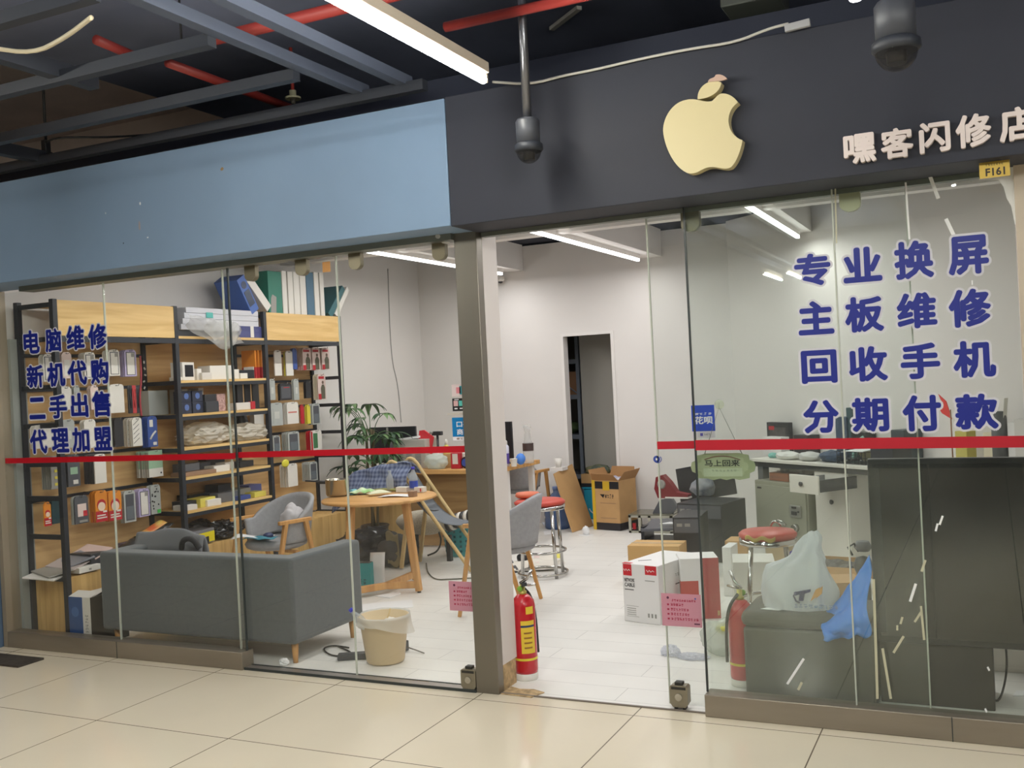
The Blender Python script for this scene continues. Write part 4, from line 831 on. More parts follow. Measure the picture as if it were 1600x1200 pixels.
for i, (x0, x1, yt, m, lb, xo) in enumerate(((290, 308, 789, M_pale, 'thin pale pamphlet at the left end', -.01), (289, 326, 781, M_dgrey, 'dark tray on the left', .05), (312, 338, 777, M_booky, 'yellow booklet on the left', .02), (325, 345, 780, M_carton, 'white card with a dark corner', -.01), (296, 330, 771, M_ph, 'black phone row at the back left', .16), (340, 362, 756, M_dgrey, 'black gadget on top in the middle', .14), (342, 372, 769, M_greyp, 'grey tray in the middle', .06), (362, 392, 764, M_pg, 'grey folder on the right', .1), (374, 393, 774, M_bookb, 'blue book on the right', 0), (390, 408, 757, mat('violet_box', (96, 100, 150), .5), 'violet striped box on the right', .12), (398, 416, 768, M_booky, 'yellow pad at the right end', 0))):
    onshelf('desk_item', lb + ' of the fifth inner shelf', 'stationery', x0, x1, yt, zE, m, .13, XF - .025 - xo, .08 * ((i % 3) - 1), gE)
def fyel(b, w, h, d): b.rbox((.0, -w * .5, h * .08), (.002, w * .5, h * .8), mat('bright_yellow', (236, 216, 30), .5))
onshelf('flat_box', 'grey flat box with bright yellow edge on the middle base cabinet', 'box', 293, 338, 829, zF, M_greyp, .2, XF + .0, .12, extra=fyel)
onshelf('notebook', 'black notebook under the yellow edged box', 'notebook', 290, 330, 842, zF - .0, M_pk, .06, XF + .012, .12)
M_foil = mat('black_foil', (70, 70, 72), .18, .4, bump=.8, bscale=18)
lump('foil_bag', 'crumpled shiny black foil bag on the middle base cabinet', 'bag', 326, 374, 813, zF, -3.13, .2, M_foil, .35, 6, 4)
lump('black_bag', 'flat black bag behind the yellow edged box', 'bag', 292, 330, 812, zF, -3.27, .12, M_pk, .2, 4, 6)
for i, (x0, x1, yt, m, lb, xo, r_) in enumerate(((64, 92, 893, M_pale, 'pale magazine fanned out at the left end', .1, .3), (72, 106, 886, M_pg, 'grey magazine on the fanned pile', .16, -.2), (98, 128, 879, mat('magazine_rosy', (190, 176, 172), .5), 'rosy magazine on the fanned pile', .12, .2), (106, 146, 874, mat('magazine_grey', (136, 138, 146), .45), 'dark grey magazine on the fanned pile', .2, -.3), (134, 166, 866, mat('pink_paper', (214, 188, 180), .6), 'pinkish sheet left of the sofa back', .16, .1))):
    _z = zF + .011 * i; a, c = FX(x0, yt + 8, XF - .1), FX(x1, yt + 8, XF - .1); tag(MB().rbox((-.1, -.085, 0), (.12, .085, .01), m, bev=.002).build('magazine', None, (XF - .15, (a.y + c.y) / 2 + .0, _z + .006 + .012 * i), rot=(R(4 + 3 * i), R(6), r_)), lb + ' of the near base cabinet', 'magazine', 'magazines on the near base cabinet')
onshelf('box', 'white flat box with a small logo beside the fanned magazines', 'box', 124, 158, 884, zF, M_carton, .16, XF + .005, 0, extra=lambda b, w, h, d: b.rbox((0, -.01, h * .3), (.001, .01, h * .6), M_pg))
a = FX(160, 857, -3.16); tag(MB().lathe([(.11, 0), (.115, .012), (.08, .02), (.02, .022)], mat('disc_greenish', (132, 146, 140), .35), n=28, sx=.8).build('disc_tray', None, (-3.16, a.y, zF + .06)), 'greenish grey round tray lying on the near base cabinet', 'tray'); onshelf('stack', 'stack of dark booklets under the greenish round tray', 'booklet', 142, 180, 862, zF, M_dgrey, .2, -3.06)
a = FX(226, 838, -3.15); b = MB(); L = .46
b.sheet(lambda u, v: ((v - .5) * .17, (u - .5) * L, .035 * math.sin(math.pi * v) * (1 - abs(2 * u - 1) ** 4) + .004 * math.sin(40 * u + 7 * v)), 24, 8, M_foil, .004)
b.sheet(lambda u, v: ((v - .5) * .11, (u - .3) * L * .55 + .02, .043 * math.sin(math.pi * (.18 + .64 * v)) + .002), 16, 6, mat('packet_print', (206, 96, 50), .35, col2=(232, 206, 110), vscale=14), .001)
tag(b.build('snack_packet', None, (-3.16, a.y, zF + .12), rot=(R(18), 0, 0)), 'black foil snack packet with orange print leaning on the near base cabinet', 'packet'); onshelf('box', 'dusty violet box under the foil snack packet', 'box', 214, 262, 845, zF, mat('dusty_violet', (104, 88, 98), .6), .2, -3.08)
# ---------------------------------------------------------------- on top of the rack
zt = 2.0005
for k in range(4):
    a, c = FX(270 + 3 * k, 505, -3.12), FX(392, 505, -3.12)
    tag(MB().rbox((-.1, -(c.y - a.y) / 2, .0005), (.1, (c.y - a.y) / 2, .042), mat('box_pale_grey', (206, 206, 212), .5), bev=.002).build('long_box', None, (-3.14, (a.y + c.y) / 2, zt + .05 + .043 * k)), 'long pale box, %s of four stacked on the rack top' % ('lowest', 'second from bottom', 'second from top', 'topmost')[k], 'box', 'four long pale boxes on the rack top')
onshelf('binder', 'flat indigo folder under the four long pale boxes', 'folder', 374, 413, 510, zt, mat('indigo', (70, 74, 128), .5), .2, XF - .01, extra=lambda b, w, h, d: b.rbox((0, -.02, .005), (.0015, .02, h), M_pw)); onshelf('tray', 'low black tray under the left end of the long pale boxes', 'tray', 272, 372, 508, zt, M_dgrey, .22, -3.06)
a = FX(333, 492, -3.0); tag(MB().box((0, 0, 0), (.003, .075, .042), mat('teal_tag', (84, 180, 172), .4), bev=.001).build('price_tag', None, (-3.035, a.y, a.z)), 'small teal tag on the long pale boxes', 'tag')
a = FX(290, 500, -3.0); e = FX(372, 520, -2.98); ybg = (a.y + e.y) / 2
b = MB(); b.sheet(lambda u, v: (-2.985 + .03 * math.sin(9 * u + 4 * v) + .05 * v * u, a.y + (e.y - a.y) * u, 2.16 - .05 * u - (.05 + .18 * (1 - abs(2 * u - 1.25) ** 1.5 * .6)) * v + .02 * noise.noise(Vector((u * 5, v * 5, 1)))), 26, 14, M_bagc)
b.sheet(lambda u, v: (-2.96 + .02 * math.sin(11 * u + 6 * v), a.y + .16 + (e.y - a.y - .16) * u, 2.13 - .02 * u - .2 * v * (1 - .5 * abs(2 * u - 1) ** 2) + .02 * noise.noise(Vector((u * 7, v * 6, 5)))), 22, 14, M_bagc)
tag(b.build('plastic_bag'), 'clear plastic bag drooping from the long pale boxes over the shelf edge', 'bag')
M_bind = mat('binder_blue', (70, 104, 176), .5)
def leaning(px0, py0, px1, py1, w_px, x, m, dep, name, label, cat, group, extra=None):
    """a folder whose near edge runs from (px0,py0) at the bottom to (px1,py1) at the top"""
    a, c = FX(px0, py0, x), FX(px1, py1, x); d = c - a; L = d.length; th = abs(FX(px0 + w_px, py0, x).y - a.y)
    ang = math.atan2(d.y, d.z); b = MB(); b.rbox((-dep, 0, 0), (0, th, L), m, bev=.002)
    if extra: extra(b, th, L)
    return tag(b.build(name, None, a, rot=(-ang, 0, 0)), label, cat, group)
def bx(b, t, L):
    b.rbox((0, t * .15, L * .2), (.002, t * .85, L * .62), mat('binder_window', (44, 58, 84), .3)); b.lathe([(t * .3, 0), (t * .3, .002)], mat('binder_hole', (40, 56, 90), .4), c=(0, t * .5, L * .78), axis='x', n=16)
gT = 'folders on the rack top'
leaning(394, 492, 370, 438, 13, -3.04, M_bind, .24, 'binder', 'blue lever binder leaning left on the rack top', 'folder', gT, bx)
leaning(418, 487, 386, 440, 9, -3.05, M_pw, .24, 'folder', 'white folder leaning left on the blue binder', 'folder', gT)
for k, (x0, x1, yt, m, lb) in enumerate(((421, 442, 423, mat('folder_green', (36, 124, 104), .5), 'broad green folder with a torn grey label'), (443, 450, 423, M_pw, 'white folder just right of the green one'), (452, 460, 424, M_pw, 'second white folder from the green one'), (461, 470, 425, M_pw, 'third white folder from the green one'), (471, 480, 425, M_pw, 'fourth white folder from the green one'), (481, 492, 425, mat('folder_teal_blue', (70, 110, 136), .5), 'teal blue folder'), (493, 500, 425, M_pw, 'white folder right of the teal blue one'), (502, 508, 426, M_pw, 'rightmost upright white folder'))):
    a, c = FX(x0, 488, -3.06), FX(x1, 488, -3.06); h = FX(x0, yt, -3.06).z - 2.206
    b = MB(); b.rbox((-.24, 0, .0005), (0, c.y - a.y, h), m, bev=.002)
    if k == 0: b.prism([(0, .02, .01), (0, .09, .01), (0, .1, .15), (0, .05, .17), (0, .03, .14)], (.0015, 0, 0), M_pg)
    tag(b.build('folder', None, (-3.06, a.y, 2.2055)), lb + ' standing upright on the rack top', 'folder', gT)
leaning(513, 489, 535, 446, 7, -3.06, mat('folder_teal_dark', (48, 104, 112), .5), .22, 'folder', 'dark teal folder leaning right at the end of the rack top', 'folder', gT)
leaning(523, 490, 542, 448, 5, -3.05, M_pw, .22, 'folder', 'white folder leaning right at the end of the rack top', 'folder', gT)
# ================================================================== middle of the shop
M_fab = mat('sofa_grey_fabric', (82, 88, 91), .9, var=.06, vscale=40, bump=.25, bscale=300, sheen=.3); M_fabl = mat('chair_grey_fabric', (158, 158, 160), .9, var=.05, vscale=40, bump=.25, bscale=300)
M_oak = wood('oak_legs', (214, 162, 98), (190, 136, 76), 'z', 2.5); M_oakt = wood('oak_top', (222, 172, 108), (198, 146, 84), 'x', 2.0)
M_chr = mat('chrome', (196, 194, 190), .14, 1.0); M_redv = mat('red_vinyl_seat', (196, 74, 60), .4)
# --- sofa with its back to the window
sf = thing('sofa', 'dark grey two seat sofa standing with its back to the left window', 'sofa', (-1.97, .46, 0)); X0, X1, Y0, Y1 = -.75, .75, -.35, .34
MB().prism([(X0, Y0, .115), (X1, Y0, .115), (X1, Y1, .115), (X1 - .13, Y1, .115), (X1 - .13, Y0 + .14, .115), (X0 + .13, Y0 + .14, .115), (X0 + .13, Y1, .115), (X0, Y1, .115)], (0, 0, .49), M_fab, bev=.022).build('tub_backrest', sf)
MB().rbox((X0 + .132, Y0 + .142, .12), (X1 - .132, Y1 - .01, .26), M_fab, bev=.02).build('seat_base', sf)
for s in (-1, 1): MB().box((s * .308, .07, .325), (.61, .5, .125), M_fab, bev=.04).build('seat_cushion', sf)
for x in (X0 + .07, X1 - .05):
    for y in (Y0 + .06, Y1 - .06): MB().lathe([(.014, 0), (.022, .118)], M_oak, c=(x, y, 0), n=14).build('leg', sf)
c = FX(222, 862, -2.45); b = MB(); b.sheet(lambda u, v: ((u - .5) * .56, .1 * (v - .5) + .03 * math.sin(3 * u), (.19 + .05 * math.sin(2.6 * u + .2)) * math.sin(math.pi * min(1, .12 + v * .8)) + .02 * noise.noise(Vector((u * 4, v * 3, 2)))), 24, 12, mat('cushion_grey', (124, 126, 130), .9, bump=.2, bscale=200), .02)
tag(b.build('cushion', None, (-2.42, .42, .47)), 'grey jacket heaped behind the left part of the sofa back', 'jacket')
tag(MB().tube([(-2.24, .33, .6), (-2.2, .3, .66), (-2.14, .32, .67), (-2.1, .34, .6)], .018, mat('strap_black', (40, 40, 44), .7), smooth_steps=2).build('strap'), 'black strap lying over the grey jacket behind the sofa', 'strap')
# --- carton beside the rack and sofa end
M_cb = mat('carton_blue_print', (44, 84, 142), .5); M_ckraft = mat('kraft_card', (196, 156, 106), .75, var=.05, vscale=6); M_kin = mat('kraft_inside', (170, 128, 84), .8)
bl = thing('carton', 'blue and white open carton standing between the rack and the left end of the sofa', 'box', (-2.88, .12, 0))
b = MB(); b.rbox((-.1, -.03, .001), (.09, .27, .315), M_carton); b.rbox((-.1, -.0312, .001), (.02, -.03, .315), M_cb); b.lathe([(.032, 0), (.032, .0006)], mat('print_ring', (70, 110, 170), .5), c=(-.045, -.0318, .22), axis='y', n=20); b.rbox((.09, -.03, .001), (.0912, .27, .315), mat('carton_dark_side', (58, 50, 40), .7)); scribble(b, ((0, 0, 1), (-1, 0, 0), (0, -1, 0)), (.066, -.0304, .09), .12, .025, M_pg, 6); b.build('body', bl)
b = MB(); b.quad([(-.1, -.03, .3155), (.09, -.03, .3155), (.09, .05, .34), (-.1, .05, .34)], M_carton); b.build('flap', bl); b = MB(); b.quad([(.09, .0, .3155), (.09, .27, .3155), (.15, .26, .35), (.15, .02, .35)], MATS['carton_dark_side']); b.build('flap', bl)
# --- armchairs
def armchair(loc, rz, label):
    t = thing('armchair', label, 'chair', loc, rz, 'grey shell armchairs with wooden legs')
    b = MB(); b.lathe([(.02, .385), (.19, .39), (.225, .405), (.235, .43), (.215, .455), (.1, .465), (.001, .466)], M_fabl, n=28, sy=.98); b.build('seat', t)
    def shell(u, v):
        a = R(-112 + 224 * u); k = max(0, math.cos(a)); top = .6 + .17 * k ** .8 ; z = .44 + (top - .44) * v
        r = .245 + .05 * v * (.4 + .6 * k); return (r * math.sin(a) * 1.04, r * math.cos(a), z)
    MB().sheet(shell, 32, 8, M_fabl, .03).build('backrest_shell', t)
    for s in (-1, 1):
        MB().bar((s * .29, -.19, .605), (s * .29, .1, .605), .03, .028, M_oak, bev=.005).build('armrest', t)
        MB().bar((s * .29, -.13, .6), (s * .265, -.25, 0), .032, .032, M_oak, up=(1, 0, 0), bev=.004, w2=.024, h2=.024).build('leg', t)
        MB().bar((s * .29, .05, .6), (s * .265, .2, 0), .032, .032, M_oak, up=(1, 0, 0), bev=.004, w2=.024, h2=.024).build('leg', t)
    MB().bar((-.27, -.02, .375), (.27, -.02, .375), .03, .02, M_oak).build('cross_rail', t)
    return t
ch = armchair((-2.5, 1.57, 0), R(-14), 'grey armchair with papers on its seat behind the sofa')
c2 = dup(ch, (-.68, 1.7, 0), R(-77), 'grey armchair with a yellow pad on its seat behind the steel post')
c3 = dup(ch, (-2.12, 4.98, 0), R(172), 'grey armchair mostly hidden under the right end of the counter')
b = MB(); b.sheet(lambda u, v: ((u - .5) * .28, (v - .5) * .2, .01 + .015 * math.sin(4 * u + 2 * v)), 10, 8, mat('paper_white', (236, 236, 236), .7), .002); tag(b.build('paper', None, (-2.62, 1.45, .474), rotz=.4), 'white papers on the seat of the armchair behind the sofa', 'paper')
b = MB(); b.sheet(lambda u, v: ((u - .5) * .26, (v - .5) * .1, .006 + .014 * abs(math.sin(5 * u + 3 * v))), 14, 6, mat('teal_cloth', (60, 136, 156), .7), .003); tag(b.build('cloth', None, (-2.5, 1.39, .475), rotz=-.1), 'teal blue cloth on the armchair seat under the papers', 'cloth')
t = thing('headphones', 'black headphones with blue ear pad on the armchair seat', 'headphones', (-2.42, 1.5, .47), .2)
MB().tube([(-.08, 0, .03), (-.06, .07, .035), (0, .1, .035), (.06, .07, .035), (.08, 0, .03)], .012, M_pk, smooth_steps=2).build('headband', t)
for s in (-1, 1): MB().lathe([(.02, 0), (.038, .01), (.038, .03), (.02, .042)], M_pk if s > 0 else mat('ear_blue', (44, 58, 100), .4), c=(s * .08, -.01, .0), n=18).build('ear_cup', t)
tag(MB().blob((0, 0, .1), (.2, .16, .24), mat('pale_cloth_bag', (198, 194, 196), .8), .25, 3, 4, 11, sharp=False, floor=.0).build('cloth_bag', None, (-2.42, 1.68, .468)), 'pale cloth bag on the armchair seat against its shell', 'bag')
b = MB(); b.box((0, 0, .02), (.2, .16, .04), mat('pad_yellow', (226, 214, 140), .7), bev=.008); b.box((.01, .01, .05), (.18, .14, .012), MATS['pad_yellow'], rot=(0, R(8), .2)); tag(b.build('pad', None, (-.62, 1.66, .468), rotz=.3), 'yellow folded pad on the seat of the armchair behind the post', 'pad')
b = MB(); b.tube([(-.07, -.03, .02), (0, .02, .035), (.07, 0, .02)], .022, MATS['pad_yellow'], smooth_steps=2); tag(b.build('yellow_roll', None, (-.84, 1.62, .468), rotz=1.2), 'yellow roll on the seat left of the steel post', 'roll')
# --- round table
TC = Vector((-1.93, 2.12, 0)); t = thing('round_table', 'round oak table on three legs behind the sofa', 'table', TC)
MB().lathe([(.4, .672), (.44, .68), (.445, .69), (.44, .7), (.001, .7)], M_oakt, n=48).build('tabletop', t)
tops = ((.33, -.12), (.12, .33), (-.1, -.36)); foots = ((.39, -.12), (.14, .25), (-.0, -.58))
for (tx, ty), (fx, fy) in zip(((.33, -.15), (.13, .17), (-.02, -.36)), ((.39, -.12), (.14, .25), (.0, -.46))):
    MB().bar((tx, ty, .672), (fx, fy, .012), .06, .042, M_oak, up=(0, 1, 0), bev=.006, w2=.045).build('leg', t)
    MB().bar((.16, -.21, .06), (fx * .98, fy * .98, .06), .035, .05, M_oak, bev=.004).build('base_rail', t); MB().cyl((fx, fy, 0), (fx, fy, .013), .014, M_pk).build('foot', t)
# things on the table
zT = .7005
t = thing('saucepan', 'steel saucepan on the left side of the round table', 'pan', G(528, 775, zT)); MB().lathe([(.001, .004), (.085, .004), (.092, .02), (.094, .13), (.098, .134), (.09, .134), (.088, .02), (.001, .012)], mat('pan_steel', (186, 180, 164), .25, .9), n=32, cap=False).build('body', t); MB().bar((-.09, -.02, .115), (-.25, -.08, .13), .02, .012, M_pk, bev=.003).build('handle', t)
b = MB(); b.sheet(lambda u, v: ((u - .5) * .2, (v - .5) * .14, .02 + .03 * math.sin(math.pi * u) * math.sin(math.pi * v) + .006 * math.sin(17 * u)), 16, 10, mat('packet_green', (150, 206, 120), .4, col2=(224, 226, 206), vscale=12), .004); tag(b.build('snack_bag', None, G(567, 772, zT), rotz=.4), 'green and white snack bag lying on the round table', 'packet')
b = MB(); b.sheet(lambda u, v: ((u - .5) * .18, (v - .5) * .09, .02 + .025 * math.sin(math.pi * u) * math.sin(math.pi * v)), 14, 8, mat('packet_cream', (222, 222, 190), .5), .004); tag(b.build('snack_bag', None, G(592, 774, zT), rotz=.9), 'cream snack bag right of the green one on the round table', 'packet')
b = MB(); b.sheet(lambda u, v: ((u - .5) * .26, (v - .5) * .12, .004 + .01 * math.sin(3 * u)), 10, 4, MATS['paper_white'], .002); tag(b.build('paper', None, G(618, 776, zT), rotz=.15), 'white sheet at the front edge of the round table', 'paper')
b = MB(); b.tube([(-.12, 0, .012), (0, .03, .02), (.12, 0, .012)], .012, mat('leaf_olive', (150, 150, 90), .6), smooth_steps=2); tag(b.build('wrapper', None, G(600, 769, zT), rotz=.2), 'olive rolled wrapper behind the snack bags on the round table', 'wrapper')
def bottle(loc, h, r, mb, mc, ml, label, tilt=None, name='bottle'):
    t = thing(name, label, 'bottle', loc)
    MB().lathe([(r * .9, 0), (r, .01), (r, h * .58), (r * .82, h * .68), (r * .4, h * .86), (r * .4, h * .93)], mb, n=22).build('body', t)
    MB().lathe([(r * .46, h * .9), (r * .46, h), (r * .3, h + .002)], mc, n=18).build('cap', t)
    if ml: MB().lathe([(r * 1.02, h * .18), (r * 1.02, h * .46)], ml, n=22, cap=False).build('label_band', t)
    if tilt: t.rotation_euler = tilt
    return t
M_pet = film('clear_pet', (214, 222, 228), .4, .08); M_capb = mat('cap_blue', (60, 60, 190), .4); M_lblue = mat('label_blue', (48, 74, 176), .4)
bottle(G(647, 769, zT), .2, .034, M_pet, M_capb, M_lblue, 'water bottle with blue label and cap on the right of the round table')
bottle(G(610, 768, zT), .17, .03, M_pet, M_pet, None, 'empty clear bottle at the back of the round table')
for (x, y, sx, lb, m) in ((630, 769, .1, 'white paper packet left of the bottle on the round table', M_carton), (657, 769, .08, 'white medicine box with red marks right of the bottle on the round table', M_carton), (645, 776, .05, 'small brown block before the bottle on the round table', M_brn), (552, 773, .03, 'small light blue cup behind the snack bags', mat('cup_lightblue', (130, 196, 214), .5))):
    b = MB(); b.box((0, 0, .022), (sx, .06, .043), m, bev=.003)
    if 'red' in lb: b.box((sx * .25, -.0305, .02), (.012, .001, .025), M_pred)
    tag(b.build('packet', None, G(x, y, zT)), lb, 'packet', 'small things on the round table')
# --- folding deck chair with a plaid shirt over its top
M_pine = mat('pale_pine', (206, 178, 124), .6, var=.08, vscale=20); M_sling = mat('sling_grey', (112, 118, 126), .8); M_slb = mat('sling_edge_black', (42, 44, 48), .7)
t = thing('deck_chair', 'folding deck chair with pale pine rails and grey sling behind the round table', 'chair', (-1.5, 2.78, 0))
for k, y in enumerate((-.02, .28)):
    MB().tube([(0, y, .015), (-.3, y, .4), (-.58, y, .78), (-.66, y, .9), (-.72, y, .92), (-.76, y, .88)], .016, M_pine, n=8, smooth_steps=1).build('long_rail', t)
    MB().bar((-.55, y + .025, .7), (-.68, y + .025, .012), .022, .03, M_pine).build('short_rail', t)
MB().bar((-.45, -.02, .6), (-.45, .3, .6), .02, .02, M_pine).build('cross_bar', t)
b = MB(); b.sheet(lambda u, v: (-.72 + .62 * u, -.0 + .26 * v, .9 - .52 * u - .16 * math.sin(math.pi * u)), 16, 6, M_sling, .004); b.sheet(lambda u, v: (-.3 - .24 * u, .0 + .025 * v, .5 + .16 * u - .06 * math.sin(math.pi * u)), 10, 2, M_slb, .006); b.build('sling', t)
M_plaid = mat('plaid_blue', (88, 100, 132), .9)
nt = M_plaid.node_tree; tc = nt.nodes.new('ShaderNodeTexCoord'); last = None
for ax in (0, 2):
    wv = nt.nodes.new('ShaderNodeTexWave'); wv.bands_direction = 'X' if ax == 0 else 'Z'; wv.inputs['Scale'].default_value = 9; wv.inputs['Distortion'].default_value = 1.2; nt.links.new(tc.outputs['Object'], wv.inputs[0])
    cr = nt.nodes.new('ShaderNodeValToRGB'); cr.color_ramp.elements[0].color = rgb((62, 74, 110)); cr.color_ramp.elements[1].color = rgb((136, 146, 172)); nt.links.new(wv.outputs[0], cr.inputs[0])
    if last is None: last = cr.outputs[0]
    else:
        mx = nt.nodes.new('ShaderNodeMix'); mx.data_type = 'RGBA'; mx.inputs[0].default_value = .5; nt.links.new(last, mx.inputs[6]); nt.links.new(cr.outputs[0], mx.inputs[7]); nt.links.new(mx.outputs[2], nt.nodes['Principled BSDF'].inputs[0])
b = MB()
def shirt(u, v):
    x = -.1 + .74 * u; top = .94 - .2 * (1 - u) ** 2.2 - .03 * u; z = top - .24 * v * (1 - .25 * u) + .02 * noise.noise(Vector((u * 5, v * 3, 4)))
    return (x, -.06 - .1 * v + .05 * noise.noise(Vector((u * 6, v * 2.5, 0))) , z)
b.sheet(shirt, 30, 12, M_plaid, .006); b.sheet(lambda u, v: (shirt(u, 0)[0], -.06 + .16 * v, shirt(u, 0)[2] - .1 * v * v), 30, 5, M_plaid, .006)
b.sheet(lambda u, v: (-.1 + .74 * u, -.02 + .03 * math.sin(8 * u), .74 - .1 * (1 - u) + .06 * (v - 1) - .02), 18, 3, mat('denim_dark', (46, 52, 68), .9), .01)
tag(b.build('plaid_shirt', None, (-2.6, 2.72, 0)), 'blue plaid shirt draped over the top of the deck chair', 'shirt')
t = thing('bolster', 'woven beige bolster with a black and white striped end under the deck chair', 'cushion', (-2.05, 3.22, .33), R(-3)); M_wov = mat('woven_beige', (206, 198, 180), .9, var=.2, vscale=120, bump=.4, bscale=150)
MB().blob((-.16, 0, 0), (.56, .2, .22), M_wov, .05, 3, 4, 2, sharp=False).build('body', t)
b = MB()
for k in range(9): b.lathe([(.07 - .003 * k, -.018), (.075 - .003 * k, 0), (.07 - .003 * k, .018)], M_pw if k % 2 else M_pk, c=(.12 + .036 * k, 0, .0 + .012 * k), axis='x', n=16)
b.build('striped_end', t)
for x in (-.25, .1): MB().box((x, 0, -.22), (.04, .04, .23), M_bsteel).build('support', t)
# --- laundry basket, bags and papers on the floor
p = G(722, 866); t = thing('laundry_basket', 'turquoise laundry basket on the floor before the counter', 'basket', (p.x, p.y - .02, 0))
M_turq = mat('turquoise_plastic', (58, 152, 158), .5); b = MB(); b.lathe([(.001, .004), (.13, .004), (.16, .28), (.168, .285), (.168, .3), (.15, .3), (.124, .012), (.001, .012)], M_turq, n=30, cap=False)
for k in range(18):
    for j in range(5): a = 2 * math.pi * k / 18; r = .134 + .006 * j * 1.08; b.box((r * math.cos(a), r * math.sin(a), .05 + .045 * j), (.004, .018, .02), mat('basket_hole', (24, 84, 92), .7), rot=(0, 0, a))
b.build('body', t)
p = Vector((-2.5, 2.98, 0)); t = thing('trash_bag', 'heap of black plastic bag and dark clothes under the round table', 'bag', p)
M_blk = mat('black_plastic_bag', (44, 44, 48), .25, bump=.7, bscale=16); MB().blob((-.12, 0, .13), (.62, .4, .36), M_blk, .3, 4, 4, 3, sharp=True, floor=.001).build('black_bag', t); MB().blob((.18, -.02, .13), (.32, .36, .3), mat('dark_cloth', (70, 68, 66), .9), .3, 4, 4, 7, sharp=False, floor=.001).build('dark_clothes', t)
b = MB(); b.sheet(lambda u, v: (.14 + .12 * u + .05 * v, -.14 - .06 * v, .3 - .27 * v + .02 * math.sin(6 * u + v)), 8, 10, mat('khaki_strap', (140, 128, 96), .9), .006); b.build('khaki_strap', t)
tag(MB().blob((0, 0, .06), (.2, .22, .18), mat('teal_dark_bag', (36, 76, 80), .3, bump=.5, bscale=18), .25, 4, 4, 8, sharp=True, floor=.001).build('dark_bag', None, (-2.82, 2.62, .0)), 'small dark teal plastic bag beside the rack cabinet', 'bag')
a, c = G(560, 925), G(580, 921); h = FY(570, 880, c.y).z
t = thing('paper_bag', 'turquoise paper bag standing behind the end of the sofa', 'bag', (c.x - .1, c.y - .02, 0), R(12)); b = MB(); b.rbox((-.12, 0, .001), (.1, .07, h), mat('bag_turquoise', (40, 150, 152), .6)); scribble(b, FRONT, (-.0, -.0002, h * .2), .07, .04, mat('bag_ink', (20, 90, 96), .6), 2); scribble(b, FRONT, (-.0, -.0002, h * .06), .07, .04, MATS['bag_ink'], 2, seed=4); b.build('body', t)
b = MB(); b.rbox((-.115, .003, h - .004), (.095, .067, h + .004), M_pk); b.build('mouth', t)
def flat(px, z0, name, label, cat, m, th=.0015, group=None):
    b = MB(); b.prism([G(x, y, z0) for x, y in px], (0, 0, th), m); o = b.build(name); return tag(o, label, cat, group)
gP = 'papers on the shop floor'
flat(((565, 944), (644, 937), (646, 949), (565, 955)), .0006, 'paper', 'long white sheet on the floor just behind the waste bin', 'paper', MATS['paper_white'], group=gP)
flat(((586, 932), (624, 925), (626, 928), (609, 935)), .001, 'booklet', 'thin white booklet with black edge under the round table', 'booklet', MATS['paper_white'], .006)
b = MB(); b.sheet(lambda u, v: ((u - .5) * .12, .05 * v * v, .25 * v), 4, 10, MATS['paper_white'], .002); p = G(592, 914); tag(b.build('paper', None, (p.x, p.y - .02, 0.001), rotz=.3), 'white card leaning on the base rail of the round table', 'paper')
# --- waste bin
BC = (-.765, .33, 0); t = thing('waste_bin', 'beige waste bin with a white liner just behind the sliding glass', 'bin', BC); M_bin = mat('beige_plastic', (206, 184, 146), .5)
MB().lathe([(.001, .004), (.1, .004), (.108, .015), (.138, .25), (.142, .255), (.142, .265), (.132, .265), (.1, .02), (.001, .014)], M_bin, n=36, cap=False).build('body', t)
b = MB(); M_liner = film('white_liner', (238, 236, 230), .6, .3, .3)
def liner(u, v):
    a = 2 * math.pi * u; r0 = .13; rr = .147 + .012 * noise.noise(Vector((math.cos(a) * 2, math.sin(a) * 2, v * 2))); drop = .045 + .06 * max(0, math.cos(a - R(20)))
    w = min(1, v * 2); q = max(0, v * 2 - 1); return ((r0 + (rr - r0) * w + .025 * q * max(0, math.cos(a))) * math.cos(a), (r0 + (rr - r0) * w + .02 * q) * math.sin(a), .23 + .042 * w - drop * q)
b.sheet(liner, 40, 10, M_liner); b.build('liner', t)
MB().box((-.07, -.124, .222), (.075, .004, .024), M_carton, rot=(R(-7), 0, R(-28)), bev=.003).build('white_label', t)
bottle((-.82, .29, .16), .19, .028, M_pet, mat('cap_royal', (40, 50, 200), .4), None, 'clear bottle with royal blue cap leaning out of the waste bin', (R(12), R(-38), 0))
tag(MB().cyl((-.78, .3, .1), (-.75, .38, .29), .004, M_pine).build('chopstick'), 'wooden stick standing in the waste bin', 'stick'); tag(MB().blob((0, 0, 0), (.1, .08, .06), M_carton, .3, 5, 3, 5).build('crumpled_paper', None, (-.73, .36, .215)), 'crumpled white paper inside the waste bin', 'paper')
tag(MB().blob((0, 0, .021), (.06, .05, .045), MATS['paper_white'], .25, 6, 3, 15, floor=.001, sharp=True).build('crumpled_paper', None, (G(453, 1036).x, .1, 0)), 'small crumpled white paper under the sofa near its front leg', 'paper')
p = G(630, 1017); t = thing('plug_adapter', 'dark plug adapter with a short cable on the floor beside the waste bin', 'plug', (p.x, p.y, 0)); MB().box((0, 0, .03), (.055, .05, .06), M_dgrey, bev=.006).build('body', t); MB().tube([(.025, 0, .025), (.09, -.01, .015), (.16, -.03, .006)], .004, mat('cable_grey', (130, 126, 120), .6)).build('cable', t); MB().box((.0, .0, .065), (.04, .012, .02), M_pk, rot=(0, .5, 0)).build('prong', t)
